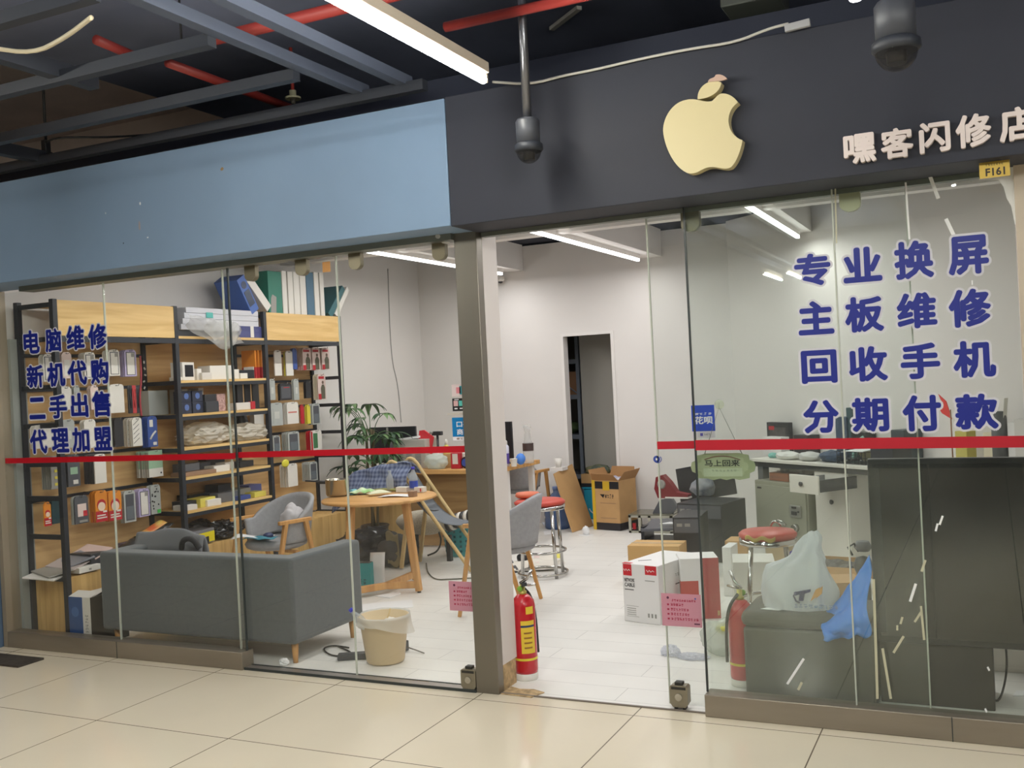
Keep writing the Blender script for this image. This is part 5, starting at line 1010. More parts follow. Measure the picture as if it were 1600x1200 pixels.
tag(MB().tube([G(545, 1012, .006), G(520, 1008, .006), G(503, 1013, .006), G(515, 1024, .006), G(540, 1026, .006), G(552, 1020, .006), G(528, 1010, .008)], .005, M_ck, smooth_steps=2).build('cable'), 'black cable looped on the floor beside the sofa leg', 'cable')
t = thing('power_strip', 'dark power strip with a red switch on the floor between sofa and waste bin', 'power strip', (-.97, .33, 0), .5); MB().rbox((-.1, -.03, 0), (.1, .03, .035), M_dgrey, bev=.006).build('body', t); MB().rbox((.06, -.015, .035), (.09, .015, .042), mat('switch_red', (170, 60, 44), .4)).build('switch', t)
tag(MB().tube([G(666, 880, .006), G(668, 895, .006), G(680, 906, .006), G(705, 905, .006), G(738, 903, .006)], .005, mat('cable_olive', (96, 98, 84), .6), smooth_steps=2).build('cable'), 'thin cable lying on the floor right of the round table', 'cable')
tag(MB().tube([G(668, 868, .02), G(684, 862, .05), G(690, 845, .16), G(686, 832, .26)], .008, M_ck, smooth_steps=2).build('cable'), 'dark cable hanging from the bolster to the floor', 'cable')
# --- counter
t = thing('counter', 'oak topped counter desk along the left part of the back of the shop', 'counter', (0, 0, 0)); cy0, cy1, cx0, cx1 = 3.68, 4.66, -2.7, -1.69
MB().rbox((cx0, cy0, .71), (cx1, cy0 + .6, .75), M_oakt, bev=.004).build('worktop', t); MB().rbox((cx1 - .62, cy0 + .602, .71), (cx1, cy1, .75), M_oakt, bev=.004).build('worktop', t)
M_cfr = wood('counter_front_wood', (176, 138, 88), (150, 112, 66), 'x', 1.6); MB().rbox((cx0, cy0 + .14, .02), (cx1 - .2, cy0 + .16, .709), M_cfr).build('front_panel', t); tag(MB().rbox((-3.4, cy0 + .14, .0), (cx0 - .01, cy0 + .5, .66), M_wv).build('low_cabinet'), 'light wood low cabinet left of the counter behind the round table', 'cabinet')
MB().rbox((cx1 - .06, cy0 + .12, .0), (cx1 - .04, cy0 + .36, .709), M_white).build('end_panel', t); MB().rbox((cx1 - .1, cy1 - .08, 0), (cx1 - .05, cy1 - .03, .709), M_white).build('leg', t)
zc = .7505
def standing(name, label, cat, px0, px1, pyt, y, m, dep, group=None, extra=None, tilt=0, z=zc, bev=.003):
    a, c = FY(px0, pyt + 8, y), FY(px1, pyt + 8, y); h = FY((px0 + px1) / 2, pyt, y).z - z; w = c.x - a.x
    b = MB(); b.rbox((-w / 2, 0, .0005), (w / 2, dep, h), m, bev=bev)
    if extra: extra(b, w, h)
    return tag(b.build(name, None, ((a.x + c.x) / 2, y, z), rot=(tilt, 0, 0)), label, cat, group)
def monitor(px0, px1, pyt, y, label, strip=False, tilt=0):
    a, c = FY(px0, pyt + 10, y), FY(px1, pyt + 10, y); zt = FY((px0 + px1) / 2, pyt, y).z; w = c.x - a.x; h = min(.36, zt - zc - .02)
    t = thing('monitor', label, 'monitor', ((a.x + c.x) / 2, y, zc)); top = zt - zc
    MB().rbox((-w / 2, 0, top - h), (w / 2, .03, top), mat('monitor_back', (30, 31, 36), .35), bev=.004).build('screen', t)
    MB().rbox((-.02, -.02, 0), (.02, 0, top - .1) if strip else (.02, 0, max(.03, top - h + .04)), M_greyp).build('stand', t); MB().rbox((-.1, -.07, 0), (.1, .07, .012), M_pk, bev=.003).build('foot', t)
    if strip: b = MB(); b.rbox((-w * .12, -.004, top - .15), (-w * .08, -.0, top - .005), M_pg); b.box((.0, -.001, top - .06), (w * .3, .001, .016), mat('maker_strip', (90, 92, 98), .4)); b.build('silver_strip', t)
    return t
monitor(577, 649, 667, 4.1, 'black monitor seen from behind at the left end of the counter', True)
monitor(772, 799, 659, 4.3, 'black monitor behind the spray cans at the right end of the counter')
def vents(b, w, h):
    for i in range(3):
        for k in range(7): b.rbox((-w * .38 + i * w * .28, -.002, h * (.14 + .055 * k)), (-w * .2 + i * w * .28, 0, h * (.165 + .055 * k)), M_greyp)
standing('power_unit', 'pale grey vented machine with papers on top on the counter', 'machine', 614, 664, 687, 3.86, mat('machine_grey', (186, 182, 174), .5), .25, extra=vents)
tag(MB().prism([(-.15, 0, 0), (.1, .02, 0), (.13, .14, 0), (-.12, .12, 0)], (0, 0, .02), MATS['paper_white']).build('paper_stack', None, (FY(638, 686, 3.9).x, 3.9, FY(638, 687, 3.86).z + .001), rot=(0, R(-6), 0)), 'white papers lying on the vented machine', 'paper')
tag(MB().prism([(-.05, 0, 0), (.03, 0, 0), (.02, 0, .13), (-.0, 0, .15)], (0, .04, 0), MATS['paper_white']).build('paper_fold', None, (FY(608, 700, 3.8).x, 3.8, zc)), 'folded white paper at the left of the vented machine', 'paper')
def P3(l, y, z=None): return [FY(a, b_, y) for a, b_ in l]
b = MB(); b.prism(P3(((655, 673), (662, 672), (677, 683), (674, 700), (672, 735), (664, 735), (662, 690), (654, 686)), 3.95), (0, .02, 0), mat('red_card', (216, 52, 62), .5)); tag(b.build('red_folder'), 'bright red cut card standing on the counter', 'card')
t = thing('camera_gimbal', 'small black camera on a stand on the counter', 'camera', (FY(686, 730, 4.0).x, 4.0, zc)); gz = FY(686, 677, 4.0).z - zc
MB().cyl((0, 0, 0), (0, 0, gz - .02), .012, M_pk).build('stand', t); MB().box((0, 0, gz), (.1, .05, .04), M_pk, bev=.005).build('camera_body', t); MB().lathe([(.016, 0), (.018, .02)], M_pg, c=(-.05, -.03, gz), n=12).build('lens', t); MB().lathe([(.05, 0), (.05, .01)], M_pk, n=20).build('base', t)
t = thing('pump_bottle', 'small yellow bottle with white top on the counter', 'bottle', (FY(699, 730, 3.95).x, 3.95, zc)); gz = FY(699, 686, 3.95).z - zc; MB().lathe([(.03, 0), (.034, .02), (.034, gz * .7), (.014, gz * .8)], mat('amber_yellow', (204, 190, 96), .3), n=18).build('body', t); MB().lathe([(.014, gz * .8), (.014, gz * .94), (.006, gz)], M_pw, n=14).build('cap', t)
M_wbag = film('white_carrier', (228, 236, 230), .85, .3, .4)
tag(MB().blob((0, 0, .07), (.24, .18, .16), M_wbag, .2, 4, 4, 21, floor=.001).build('plastic_bag', None, (FY(682, 733, 3.8).x, 3.8, zc)), 'white tied plastic bag on the front of the counter', 'bag')
standing('box', 'kraft box behind the red and white box on the counter', 'box', 693, 704, 709, 3.9, M_ckraft, .1); standing('box', 'red box with a white panel on the counter beside the steel post', 'box', 704, 718, 708, 3.78, mat('box_red', (186, 34, 50), .5), .06, extra=lambda b, w, h: b.rbox((-w * .3, -.001, h * .3), (w * .3, 0, h * .95), M_pw))
t = thing('headset', 'black and blue round gadget on the counter at the edge of the steel post', 'headset', (FY(729, 735, 3.82).x, 3.82, zc)); MB().lathe([(.03, 0), (.055, .012), (.055, .035), (.03, .05)], M_pk, c=(0, -.02, .055), axis='y', n=24).build('cup', t); MB().lathe([(.036, -.002), (.036, 0)], mat('gadget_blue', (64, 88, 170), .3), c=(0, -.021, .055), axis='y', n=20).build('blue_face', t)
standing('tissue_box', 'white tissue packet behind the black gadget on the counter', 'box', 716, 726, 708, 3.95, M_carton, .08)
def can(px, y, r, pyt, m, mc, label, band=None):
    x = FY(px, 730, y).x; h = FY(px, pyt, y).z - zc; t = thing('spray_can', label, 'can', (x, y, zc))
    MB().lathe([(r, 0), (r, h * .76), (r * .6, h * .84)], m, n=22).build('body', t); MB().lathe([(r * .62, h * .82), (r * .62, h * .95), (r * .4, h)], mc, n=18).build('cap', t)
    if band: MB().lathe([(r * 1.01, h * .1), (r * 1.01, h * .5)], band, n=22, cap=False).build('label_band', t)
can(777, 3.9, .03, 679, mat('can_grey', (170, 180, 176), .35), mat('cap_green', (60, 190, 80), .4), 'spray can with bright green cap on the counter'); can(791, 3.98, .034, 688, mat('can_lilac', (206, 206, 222), .35), M_pw, 'white and violet spray can on the counter', mat('can_violet', (88, 70, 150), .4))
tag(MB().lathe([(.001, -.055), (.03, -.045), (.05, -.015), (.05, .015), (.03, .045), (.001, .055)], mat('ball_blue', (72, 128, 210), .5), n=22, sx=.9).build('blue_ball', None, (FY(813, 709, 4.1).x, 4.1, zc + .056)), 'bright blue egg shaped ball on the counter', 'ball')
tag(MB().lathe([(.025, 0), (.034, .07), (.036, .072), (.03, .072), (.022, .006)], M_pw, n=20, cap=False).build('cup', None, (FY(803, 725, 3.96).x, 3.96, zc)), 'small white cup before the blue ball on the counter', 'cup')
x = FY(826, 716, 4.3).x; h = FY(824, 664, 4.3).z - zc; t = thing('glass_bottle', 'tall clear glass bottle with a dark label at the end of the counter', 'bottle', (x, 4.3, zc)); M_clg = film('clear_glass', (226, 228, 226), .38, .05)
MB().lathe([(.05, 0), (.052, .02), (.05, h * .45), (.035, h * .6), (.026, h * .8), (.03, h * .86), (.03, h * .92)], M_clg, n=24).build('body', t); MB().lathe([(.036, h * .91), (.04, h * .94), (.036, h)], M_clg, n=20).build('stopper', t)
b = MB(); b.lathe([(.0535, h * .32), (.0535, h * .52)], mat('label_brown', (70, 54, 50), .5), n=24, cap=False); b.build('label_band', t)
# --- wall things
tag(MB().tube([FX(606, 420, XL + .006), FX(611, 560, XL + .006), FX(622, 600, XL + .006), FX(627, 660, XL + .006)], .004, mat('wall_cable', (160, 160, 156), .6), smooth_steps=2).build('cable'), 'thin grey cable running down the left wall', 'cable')
t = thing('ceiling_camera', 'small white dome camera under the left linear lamp at the back wall', 'camera', FY(782, 437, 5.3)); MB().lathe([(.04, .03), (.045, 0), (.03, -.02)], M_pw, n=18).build('body', t); MB().lathe([(.028, -.015), (.02, -.035), (.001, -.042)], M_pk, n=16).build('lens', t); MB().cyl((0, 0, .02), (0, .09, .02), .012, M_pw).build('arm', t)
# --- stool with a pad on it
def stool(loc, h, r, ring_r, label, torn=False, rings=(.03, .2), group='red vinyl stools on chrome legs'):
    t = thing('stool', label, 'stool', loc, 0, group)
    MB().lathe([(r * .9, h - .045), (r, h - .03), (r * 1.01, h - .015), (r * .9, h), (.001, h + .006)], M_redv, n=36).build('seat', t)
    MB().lathe([(r * .98, h - .075), (r * 1.0, h - .07), (r * 1.0, h - .042), (r * .9, h - .042)], M_chr, n=36).build('seat_band', t)
    for k in range(4):
        a = R(45 + 90 * k + 12); MB().cyl((r * .82 * math.cos(a), r * .82 * math.sin(a), h - .06), (ring_r * math.cos(a), ring_r * math.sin(a), .0), .014, M_chr).build('leg', t)
    for z in rings:
        q = ring_r + (r * .82 - ring_r) * z / h; MB().tube([((q + .006) * math.cos(R(a)), (q + .006) * math.sin(R(a)), z) for a in range(0, 360, 12)], .0105, M_chr, closed=True).build('foot_ring', t)
    if torn: b = MB(); b.sheet(lambda u, v: (r * 1.015 * math.sin(R(-38 + 64 * u)), -r * 1.015 * math.cos(R(-38 + 64 * u)), h - .036 + .022 * v + .008 * math.sin(13 * u)), 14, 3, mat('torn_foam', (196, 170, 90), .8), .004); b.build('torn_foam', t, label='yellow foam showing through a tear')
    return t
stool((-.87, 2.78, 0), .6, .2, .19, 'red vinyl bar stool beside the leaning cardboard sheet')
tag(MB().lathe([(.08, 0), (.1, .015), (.09, .04), (.001, .048)], mat('orange_pad', (214, 116, 84), .5), n=26).build('seat_pad', None, (-1.0, 2.84, .607)), 'small orange round pad on the left of the bar stool seat', 'pad')
tag(MB().blob((0, 0, .03), (.12, .1, .08), M_pk, .3, 5, 3, 8).build('glove', None, (-1.28, 3.3, .001)), 'dark crumpled glove on the floor left of the bar stool', 'glove')
# --- papers under the stool
b = MB(); b.sheet(lambda u, v: ((u - .5) * .42, (v - .5) * .5, -.0 + .002 + .03 * max(0, noise.noise(Vector((u * 3, v * 3, 3)))) + .02 * u * (1 - v)), 16, 16, mat('paper_cream', (226, 220, 208), .75), .002); tag(b.build('paper', None, (-1.12, 3.12, .001), rotz=.3), 'crumpled cream wrapping sheet on the floor under the bar stool', 'paper')
flat(((836, 868), (868, 860), (884, 880), (846, 886)), .0015, 'paper', 'flat cream sheet on the floor beside the bar stool legs', 'paper', MATS['paper_cream'], group=gP); flat(((865, 866), (876, 865), (876, 872), (864, 872)), .004, 'sticky_note', 'small bright yellow note on the floor beside the bar stool', 'paper', mat('note_yellow', (230, 220, 100), .7))
flat(((835, 866), (843, 868), (842, 880), (833, 878)), .005, 'paper', 'small folded pale card under the bar stool', 'paper', M_ppk, group=gP); flat(((849, 830), (862, 828), (866, 834), (851, 836)), .001, 'paper', 'white oval scrap on the floor behind the bar stool', 'paper', MATS['paper_white'], group=gP)
flat(((845, 815), (865, 812), (866, 824), (852, 826)), .001, 'paper', 'blue tinted white wrapper behind the bar stool', 'paper', mat('wrapper_bluish', (206, 212, 222), .5), .012)
flat(((783, 866), (800, 876), (812, 894), (802, 896), (786, 884)), .001, 'booklet', 'dark booklet with pale edge under the armchair behind the post', 'booklet', M_dgrey, .008)
t = thing('tissue', 'white crumpled tissue on the floor in front of the leaning cardboard sheet', 'tissue', G(916, 836)); MB().blob((0, 0, .04), (.07, .05, .1), MATS['paper_white'], .3, 6, 3, 2, floor=.001).build('lump', t); b = MB(); b.lathe([(.08, 0), (.08, .003)], MATS['paper_white'], n=14, sy=.6); b.build('flat_sheet', t)
# --- things by the back doorway
b = MB(); q = [Vector((-1.46, 4.84, 0)), Vector((-1.41, 5.28, 0)), Vector((-1.62, 5.3, .64)), Vector((-1.66, 4.9, .58))]
b.prism(q, (.012, -.002, .004), M_ckraft); tag(b.build('cardboard_sheet'), 'brown cardboard sheet leaning beside the back doorway', 'cardboard')
t = thing('water_jug', 'blue clear water jug on the floor behind the cardboard sheet', 'jug', (-1.72, 5.1, 0)); M_jug = film('jug_blue', (90, 130, 190), .6, .1); MB().lathe([(.12, 0), (.135, .02), (.135, .1), (.128, .12), (.135, .14), (.135, .26), (.05, .36), (.035, .37), (.035, .41)], M_jug, n=28).build('body', t); MB().lathe([(.04, .4), (.04, .43)], mat('jug_cap', (120, 140, 190), .5), n=18).build('cap', t)
p = FY(881, 735, 5.2); tag(MB().lathe([(.028, 0), (.04, .09), (.001, .092)], M_pw, n=18).build('paper_cup', None, (-1.66, 5.05, .634)), 'white paper cup seen above the cardboard sheet', 'cup')
MB().rbox((-1.74, 5.0, .6), (-1.6, 5.15, .633), M_beam).build('ledge', None)['kind'] = 'structure'
t = thing('storage_bin', 'turquoise plastic bin with a smile print in the back doorway', 'bin', (-1.53, 5.83, 0)); b = MB(); b.rbox((-.14, -.1, .002), (.14, .1, .33), mat('bin_turquoise', (40, 160, 190), .5), bev=.012); b.build('body', t); MB().rbox((-.15, -.11, .33), (.15, .11, .35), MATS['bin_turquoise'], bev=.004).build('rim', t)
b = MB(); b.tube([(.08 * math.cos(R(a)), -.103, .13 + .07 * math.sin(R(a))) for a in range(190, 351, 16)], .006, M_sw); b.lathe([(.02, 0), (.02, .002)], M_sw, c=(.05, -.103, .22), axis='y', n=14); b.build('smile_print', t)
t = thing('carton', 'small kraft carton with green and black bags on the turquoise bin', 'box', (-1.53, 5.83, .351)); MB().rbox((-.16, -.1, .0), (.16, .1, .14), M_ckraft, bev=.003).build('body', t); MB().rbox((-.162, -.102, .0), (.162, -.1, .04), M_pk).build('black_band', t); MB().blob((0, 0, .17), (.3, .16, .12), mat('bag_olive', (150, 150, 110), .6, col2=(40, 70, 84), vscale=14), .25, 4, 3, 3, floor=.141).build('bag', t)
YB0 = Vector((-1.115, 5.18, 0)); t = thing('carton', 'tall open kraft carton with black bands and a yellow strap beside the back doorway', 'box', YB0, R(-14)); W2, D2, H2 = .155, .155, .5
b = MB(); m = M_ckraft
b.rbox((-W2, -D2, .001), (W2, D2, .03), m)
for x in (-W2, W2): b.rbox((x - .004, -D2, .03), (x + .004, D2, H2), m)
for y in (-D2, D2): b.rbox((-W2, y - .004, .03), (W2, y + .004, H2), m)
b.build('body', t)
b = MB(); b.rbox((-W2 - .006, -D2 - .006, .002), (W2 + .006, D2 + .006, .075), M_pk); b.build('lower_band', t)
b = MB(); b.rbox((-W2 - .0055, -D2 - .0055, H2 - .085), (W2 + .0055, -D2 - .004, H2 - .012), M_pk); b.rbox((-W2 - .0055, -D2 - .0055, H2 - .085), (-W2 - .004, D2, H2 - .012), M_pk); b.build('upper_band', t)
b = MB(); b.rbox((-.03, -D2 - .0065, H2 - .1), (.05, -D2 - .0056, H2 - .01), mat('tape_yellow', (216, 178, 50), .5)); b.build('yellow_label', t); b = MB(); b.rbox((-W2 - .007, -D2 - .007, .0), (-W2 + .03, -D2 - .0056, H2), MATS['tape_yellow']); b.build('strap', t)
b = MB(); b.prism([(-.07, -D2 - .0045, H2 - .14), (-.03, -D2 - .0045, H2 - .178), (-.01, -D2 - .0045, H2 - .14)], (0, -.0008, 0), M_pk); scribble(b, FRONT, (-.012, -D2 - .0045, H2 - .178), .11, .04, M_pk, 4); b.rbox((-.07, -D2 - .005, .12), (.12, -D2 - .0044, .125), M_brn); b.rbox((-.07, -D2 - .005, .27), (.12, -D2 - .0044, .275), M_brn); b.build('print', t)
for (pts) in (((-W2, -D2, H2), (W2, -D2, H2), (W2 - .02, -D2 - .07, H2 + .07), (-W2 + .03, -D2 - .07, H2 + .075)), ((W2, -D2, H2), (W2, D2, H2), (W2 + .07, D2 - .01, H2 + .1), (W2 + .07, -D2 + .01, H2 + .09)), ((-W2, D2, H2), (-W2, -D2, H2), (-W2 - .06, -D2 + .02, H2 + .1), (-W2 - .06, D2, H2 + .1)), ((W2, D2, H2), (-W2, D2, H2), (-W2 + .02, D2 + .03, H2 + .11), (W2 - .02, D2 + .03, H2 + .11))):
    b = MB(); b.sheet(lambda u, v, p=pts: (Vector(p[0]).lerp(Vector(p[1]), u)).lerp(Vector(p[3]).lerp(Vector(p[2]), u), v), 2, 2, M_kin, .004, False); b.build('flap', t)
tag(MB().blob((0, 0, .1), (.2, .2, .12), mat('stuff_violet', (120, 116, 160), .6, col2=(220, 220, 224), vscale=20), .3, 5, 3, 4).build('crumpled_bag', None, YB0 + Vector((0, 0, .37))), 'crumpled pale violet bag inside the tall open carton', 'bag')
# storage rack behind the doorway
t = thing('storage_rack', 'grey steel storage rack behind the back doorway', 'rack', (-2.06, 6.4, 0)); M_gst = mat('rack_grey_steel', (132, 140, 152), .5)
for x in (-.3, .25):
    for y in (-.3, .3): MB().box((x, y, 1.1), (.04, .04, 2.2), M_gst).build('post', t)
for z in (.45, .9, 1.35, 1.75): MB().rbox((-.3, -.3, z - .05), (.25, .3, z), M_gst).build('shelf_board', t)
b = MB(); b.bar((-.28, -.31, 1.75), (.24, -.31, 1.36), .02, .01, M_gst); b.build('brace', t)
tag(MB().rbox((-.2, -.2, .0005), (.2, .2, .26), mat('carton_dull', (150, 112, 84), .8)).build('carton', None, (-2.03, 6.3, 1.3505)), 'dull brown carton on the storage rack behind the doorway', 'box'); tag(MB().blob((0, 0, .07), (.3, .3, .15), mat('dull_green', (90, 110, 70), .7), .25, 4, 3, 5, floor=.001).build('bag', None, (-2.03, 6.3, .9005)), 'dull green bag on the storage rack behind the doorway', 'bag')
# --- plant behind the far end of the rack
PL = Vector((-2.98, 3.62, 0)); t = thing('potted_plant', 'tall green potted plant with drooping leaves at the far end of the rack', 'plant', PL)
MB().lathe([(.001, .004), (.1, .004), (.13, .22), (.14, .23), (.13, .24), (.001, .22)], M_pk, n=24).build('pot', t)
b = MB()
for k in range(3): a = 2.1 * k; b.tube([(.03 * math.cos(a), .03 * math.sin(a), .2), (.05 * math.cos(a + 1), .05 * math.sin(a + 1), .6), (.04 * math.cos(a + 2), .04 * math.sin(a + 2), 1.15)], .013, mat('stem_brown', (96, 84, 58), .8), smooth_steps=1)
M_leafs = [mat('leaf_green', (72, 108, 62), .45, var=.15, vscale=10), mat('leaf_dark', (48, 80, 50), .45), mat('leaf_light', (110, 142, 92), .45)]
rnd = random.Random(5); lf = MB()
for k in range(26):
    z = rnd.uniform(.55, 1.42); a = rnd.uniform(0, 2 * math.pi); L = rnd.uniform(.1, .26); base = Vector((.02 * math.cos(a), .02 * math.sin(a), min(z, 1.12) - .05)); tip = Vector((L * math.cos(a), L * math.sin(a), z)); tip.x = max(tip.x, -.3)
    b.tube([base, (base + tip) / 2 + Vector((0, 0, .06)), tip], .004, MATS['leaf_green'], n=5, smooth_steps=1)
    for j in range(rnd.randint(5, 7)):
        a2 = a + (j - 3) * .62 + rnd.uniform(-.15, .15); ll = rnd.uniform(.14, .24); w = rnd.uniform(.022, .034); droop = rnd.uniform(.5, 1.1); d = Vector((math.cos(a2), math.sin(a2), 0)); sd = Vector((-d.y, d.x, 0)); mm = M_leafs[rnd.randint(0, 2)]
        def leaf(u, v, tip=tip, d=d, sd=sd, ll=ll, w=w, droop=droop):
            wd = w * math.sin(math.pi * (u ** .75)) * (v - .5) * 2; q = tip + d * (ll * u * (1 - .3 * droop * u)) + sd * wd + Vector((0, 0, .04 * u - droop * ll * u * u * .75 + abs(v - .5) * .014)); q.x = max(q.x, -.40)
            if q.z < .82: q.y = min(q.y, .05)
            q.y = max(q.y, -.31)
            return q
        lf.sheet(leaf, 7, 2, mm)
b.build('stem', t); lf.build('foliage', t)
# --- red extinguisher beside the post
M_exr = mat('extinguisher_red', (190, 28, 40), .25, coat=.4); M_exy = mat('extinguisher_label', (230, 196, 60), .4)
def extinguisher(loc, rz, label, r=.062, h=.4, label_side=True):
    t = thing('fire_extinguisher', label, 'extinguisher', loc, rz, 'red fire extinguishers at the shop front')
    MB().lathe([(r * .94, 0), (r * .98, .006), (r * .98, .035), (r * .94, .036)], M_pw, n=32).build('base_ring', t)
    MB().lathe([(r * .96, .034), (r, .05), (r, h - .04), (r * .9, h - .012), (r * .5, h + .015), (r * .32, h + .02)], M_exr, n=32).build('cylinder', t)
    MB().lathe([(r * 1.012, .105), (r * 1.012, .117)], mat('yellow_ring', (226, 206, 60), .4), n=32, cap=False).build('yellow_band', t)
    MB().lathe([(r * .34, h + .018), (r * .34, h + .034), (r * .22, h + .036), (r * .22, h + .07)], mat('valve_brass', (190, 180, 100), .35, .6), n=18).build('valve', t)
    MB().bar((0, 0, h + .065), (.02, -.03, h + .075), .02, .02, M_pk).build('valve_block', t)
    MB().tube([(-.01, 0, h + .075), (.03, -.02, h + .1), (.06, -.035, h + .15)], .008, M_chr).build('handle', t); MB().tube([(-.01, 0, h + .068), (.035, -.02, h + .07), (.075, -.035, h + .075)], .008, M_chr).build('lever', t)
    MB().tube([(.0, .02, h + .05), (.03, .06, h), (.05, .065, h - .1), (.055, .06, .12)], .008, M_pk, smooth_steps=2).build('hose', t)
    MB().lathe([(.013, 0), (.013, .01)], mat('gauge_green', (120, 170, 60), .4), c=(-.01, -.026, h + .05), axis='y', n=16).build('gauge', t)
    if label_side:
        b = MB(); b.sheet(lambda u, v: (r * 1.008 * math.sin(R(-6 + 70 * u)), -r * 1.008 * math.cos(R(-6 + 70 * u)), h * (.34 + .4 * v)), 10, 1, M_exy); b.sheet(lambda u, v: (r * 1.012 * math.sin(R(-6 + 70 * u)), -r * 1.012 * math.cos(R(-6 + 70 * u)), h * (.66 + .025 * v)), 10, 1, mat('label_navy', (40, 56, 100), .4))
        for k in range(4): b.sheet(lambda u, v, k=k: (r * 1.012 * math.sin(R(8 + 40 * u)), -r * 1.012 * math.cos(R(8 + 40 * u)), h * (.4 + .06 * k + .02 * v)), 8, 1, mat('label_ochre', (150, 100, 40), .4))
        b.sheet(lambda u, v: (r * 1.008 * math.sin(R(22 + 40 * u)), -r * 1.008 * math.cos(R(22 + 40 * u)), h * (.82 + .09 * v)), 8, 1, M_exy); b.build('paper_label', t)
    return t
extinguisher((.142, .262, 0), R(14), 'red fire extinguisher with yellow label standing behind the white cladding of the post', h=.42)
# ================================================================== right part of the shop
A38 = R(-38)                                   # the desk row runs along the slanting wall
def along(o, a, b_=0.0): return Vector((o[0] + a * .788 - b_ * (-.616), o[1] - a * .616 + b_ * .788, 0))
# --- network cable carton
t = thing('carton', 'white carton with red labels standing near the doorway of the shop front', 'box', (.235, 1.54, 0), R(-14))
M_wc = mat('carton_bright_white', (232, 230, 228), .55); M_lr = mat('label_red', (206, 44, 54), .45); M_txt = mat('print_dark', (70, 66, 66), .5)
LW, LD, LH = .262, .5, .365
b = MB(); b.box((LW / 2, LD / 2, LH / 2), (LW, LD, LH), M_wc, bev=.004); b.build('body', t)
b = MB(); b.rbox((.008, -.0012, LH - .075), (.07, 0, LH - .004), M_lr); b.tube([(.014, -.0016, LH - .035), (.022, -.0016, LH - .048), (.03, -.0016, LH - .034), (.04, -.0016, LH - .046), (.05, -.0016, LH - .036), (.06, -.0016, LH - .044)], .0022, M_wc, n=5); b.rbox((.0, .0, LH), (.062, .035, LH + .001), M_lr); b.build('red_label', t)
b = MB(); b.rbox((.168, -.0012, LH - .06), (.25, 0, LH - .004), M_lr); b.tube([(.18, -.0016, LH - .03), (.19, -.0016, LH - .043), (.2, -.0016, LH - .03), (.212, -.0016, LH - .041), (.224, -.0016, LH - .031), (.236, -.0016, LH - .038)], .0022, M_wc, n=5); b.build('red_label', t)
b = MB(); put_text(b, "NETWORK", FRONT, (.014, -.0008, LH - .115), .075, .024, M_txt, bold=.02, depth=.0006); put_text(b, "CABLE", FRONT, (.014, -.0008, LH - .145), .075, .024, M_txt, bold=.02, depth=.0006); b.rbox((.014, -.001, LH - .165), (.08, -.0002, LH - .16), M_txt); b.rbox((.02, -.001, .035), (.11, -.0002, .037), M_pg); b.rbox((.02, -.001, .1), (.11, -.0002, .102), M_pg); b.rbox((.165, -.001, LH - .1), (.235, -.0002, LH - .095), M_pg)
for k in range(4): b.rbox((.025, -.001, .045 + .013 * k), (.09, -.0002, .049 + .013 * k), M_pg)
for x in (.175, .2, .225): b.rbox((x, -.001, .04), (x + .012, -.0002, .065), M_pg)
SIDE = ((0, 1, 0), (0, 0, 1), (1, 0, 0)); scribble(b, SIDE, (LW + .0002, .2, LH - .1), .18, .02, M_pg, 7); b.rbox((LW, .2, LH - .15), (LW + .001, .36, LH - .143), M_txt); b.build('print', t)
b = MB(); b.prism([(.06, .1, LH), (.12, .16, LH), (.11, .17, LH), (.05, .11, LH)], (0, 0, .0008), M_txt); b.build('handle_slot', t)
# --- tan carton behind it
zt = .3; a, c = G(981, 852, zt), G(1062, 853, zt)
t = thing('carton', 'low tan carton behind the white carton with red labels', 'box', ((a.x + c.x) / 2, a.y, 0), R(4)); w = c.x - a.x; b = MB(); b.rbox((-w / 2, 0, .001), (w / 2, .26, zt), mat('tan_card', (198, 160, 104), .75), bev=.004); b.build('body', t); MB().rbox((-w / 2, .1, zt), (w / 2, .15, zt + .001), mat('clear_tape', (186, 160, 116), .25)).build('tape', t)
# --- computer cases and junk
M_case = mat('case_black', (38, 39, 43), .35); M_casel = mat('case_grey', (92, 93, 98), .4); M_silv = mat('case_silver', (176, 174, 160), .4, .4)
p = G(984, 832); t = thing('computer_case', 'opened silver framed computer case behind the black ones at the back wall', 'computer case', (p.x, p.y - .02, 0))
b = MB(); L_, D_, H_ = .44, .36, .17
for z in (.0, H_ - .02): b.rbox((0, 0, z), (L_, .02, z + .02), M_silv); b.rbox((0, D_ - .02, z), (L_, D_, z + .02), M_silv); b.rbox((0, 0, z), (.02, D_, z + .02), M_silv); b.rbox((L_ - .02, 0, z), (L_, D_, z + .02), M_silv)
for x in (0, .1, .2, L_ - .025): b.rbox((x, 0, .0), (x + .025, .02, H_), M_silv)
b.rbox((0, D_ - .02, 0), (.02, D_, H_), M_silv); b.rbox((L_ - .02, D_ - .02, 0), (L_, D_, H_), M_silv); b.build('frame', t); MB().rbox((.02, .025, .005), (L_ - .02, D_ - .02, .03), M_case).build('tray', t); MB().rbox((.0, .0, H_), (L_, D_, H_ + .012), mat('case_glass_top', (110, 108, 92), .2)).build('cover', t); MB().rbox((.03, .03, .03), (.06, .06, .09), M_pred).build('red_connector', t)
def tower(name, label, loc, rz, d, m=M_case, parts=()):
    t = thing(name, label, 'computer case', loc, rz, 'black computer cases before the slanting wall'); MB().rbox((0, 0, .004), d, m, bev=.004).build('body', t)
    b = MB(); b.rbox((.01, -.003, d[2] * .75), (d[0] - .01, 0, d[2] * .97), M_casel); b.build('front_bezel', t)
    for k in range(2): MB().rbox((.03 + .06 * k, -.005, d[2] * .85), (.07 + .06 * k, -.003, d[2] * .9), M_pg).build('drive_slot', t)
    return t
p = G(1003, 846); b = MB()
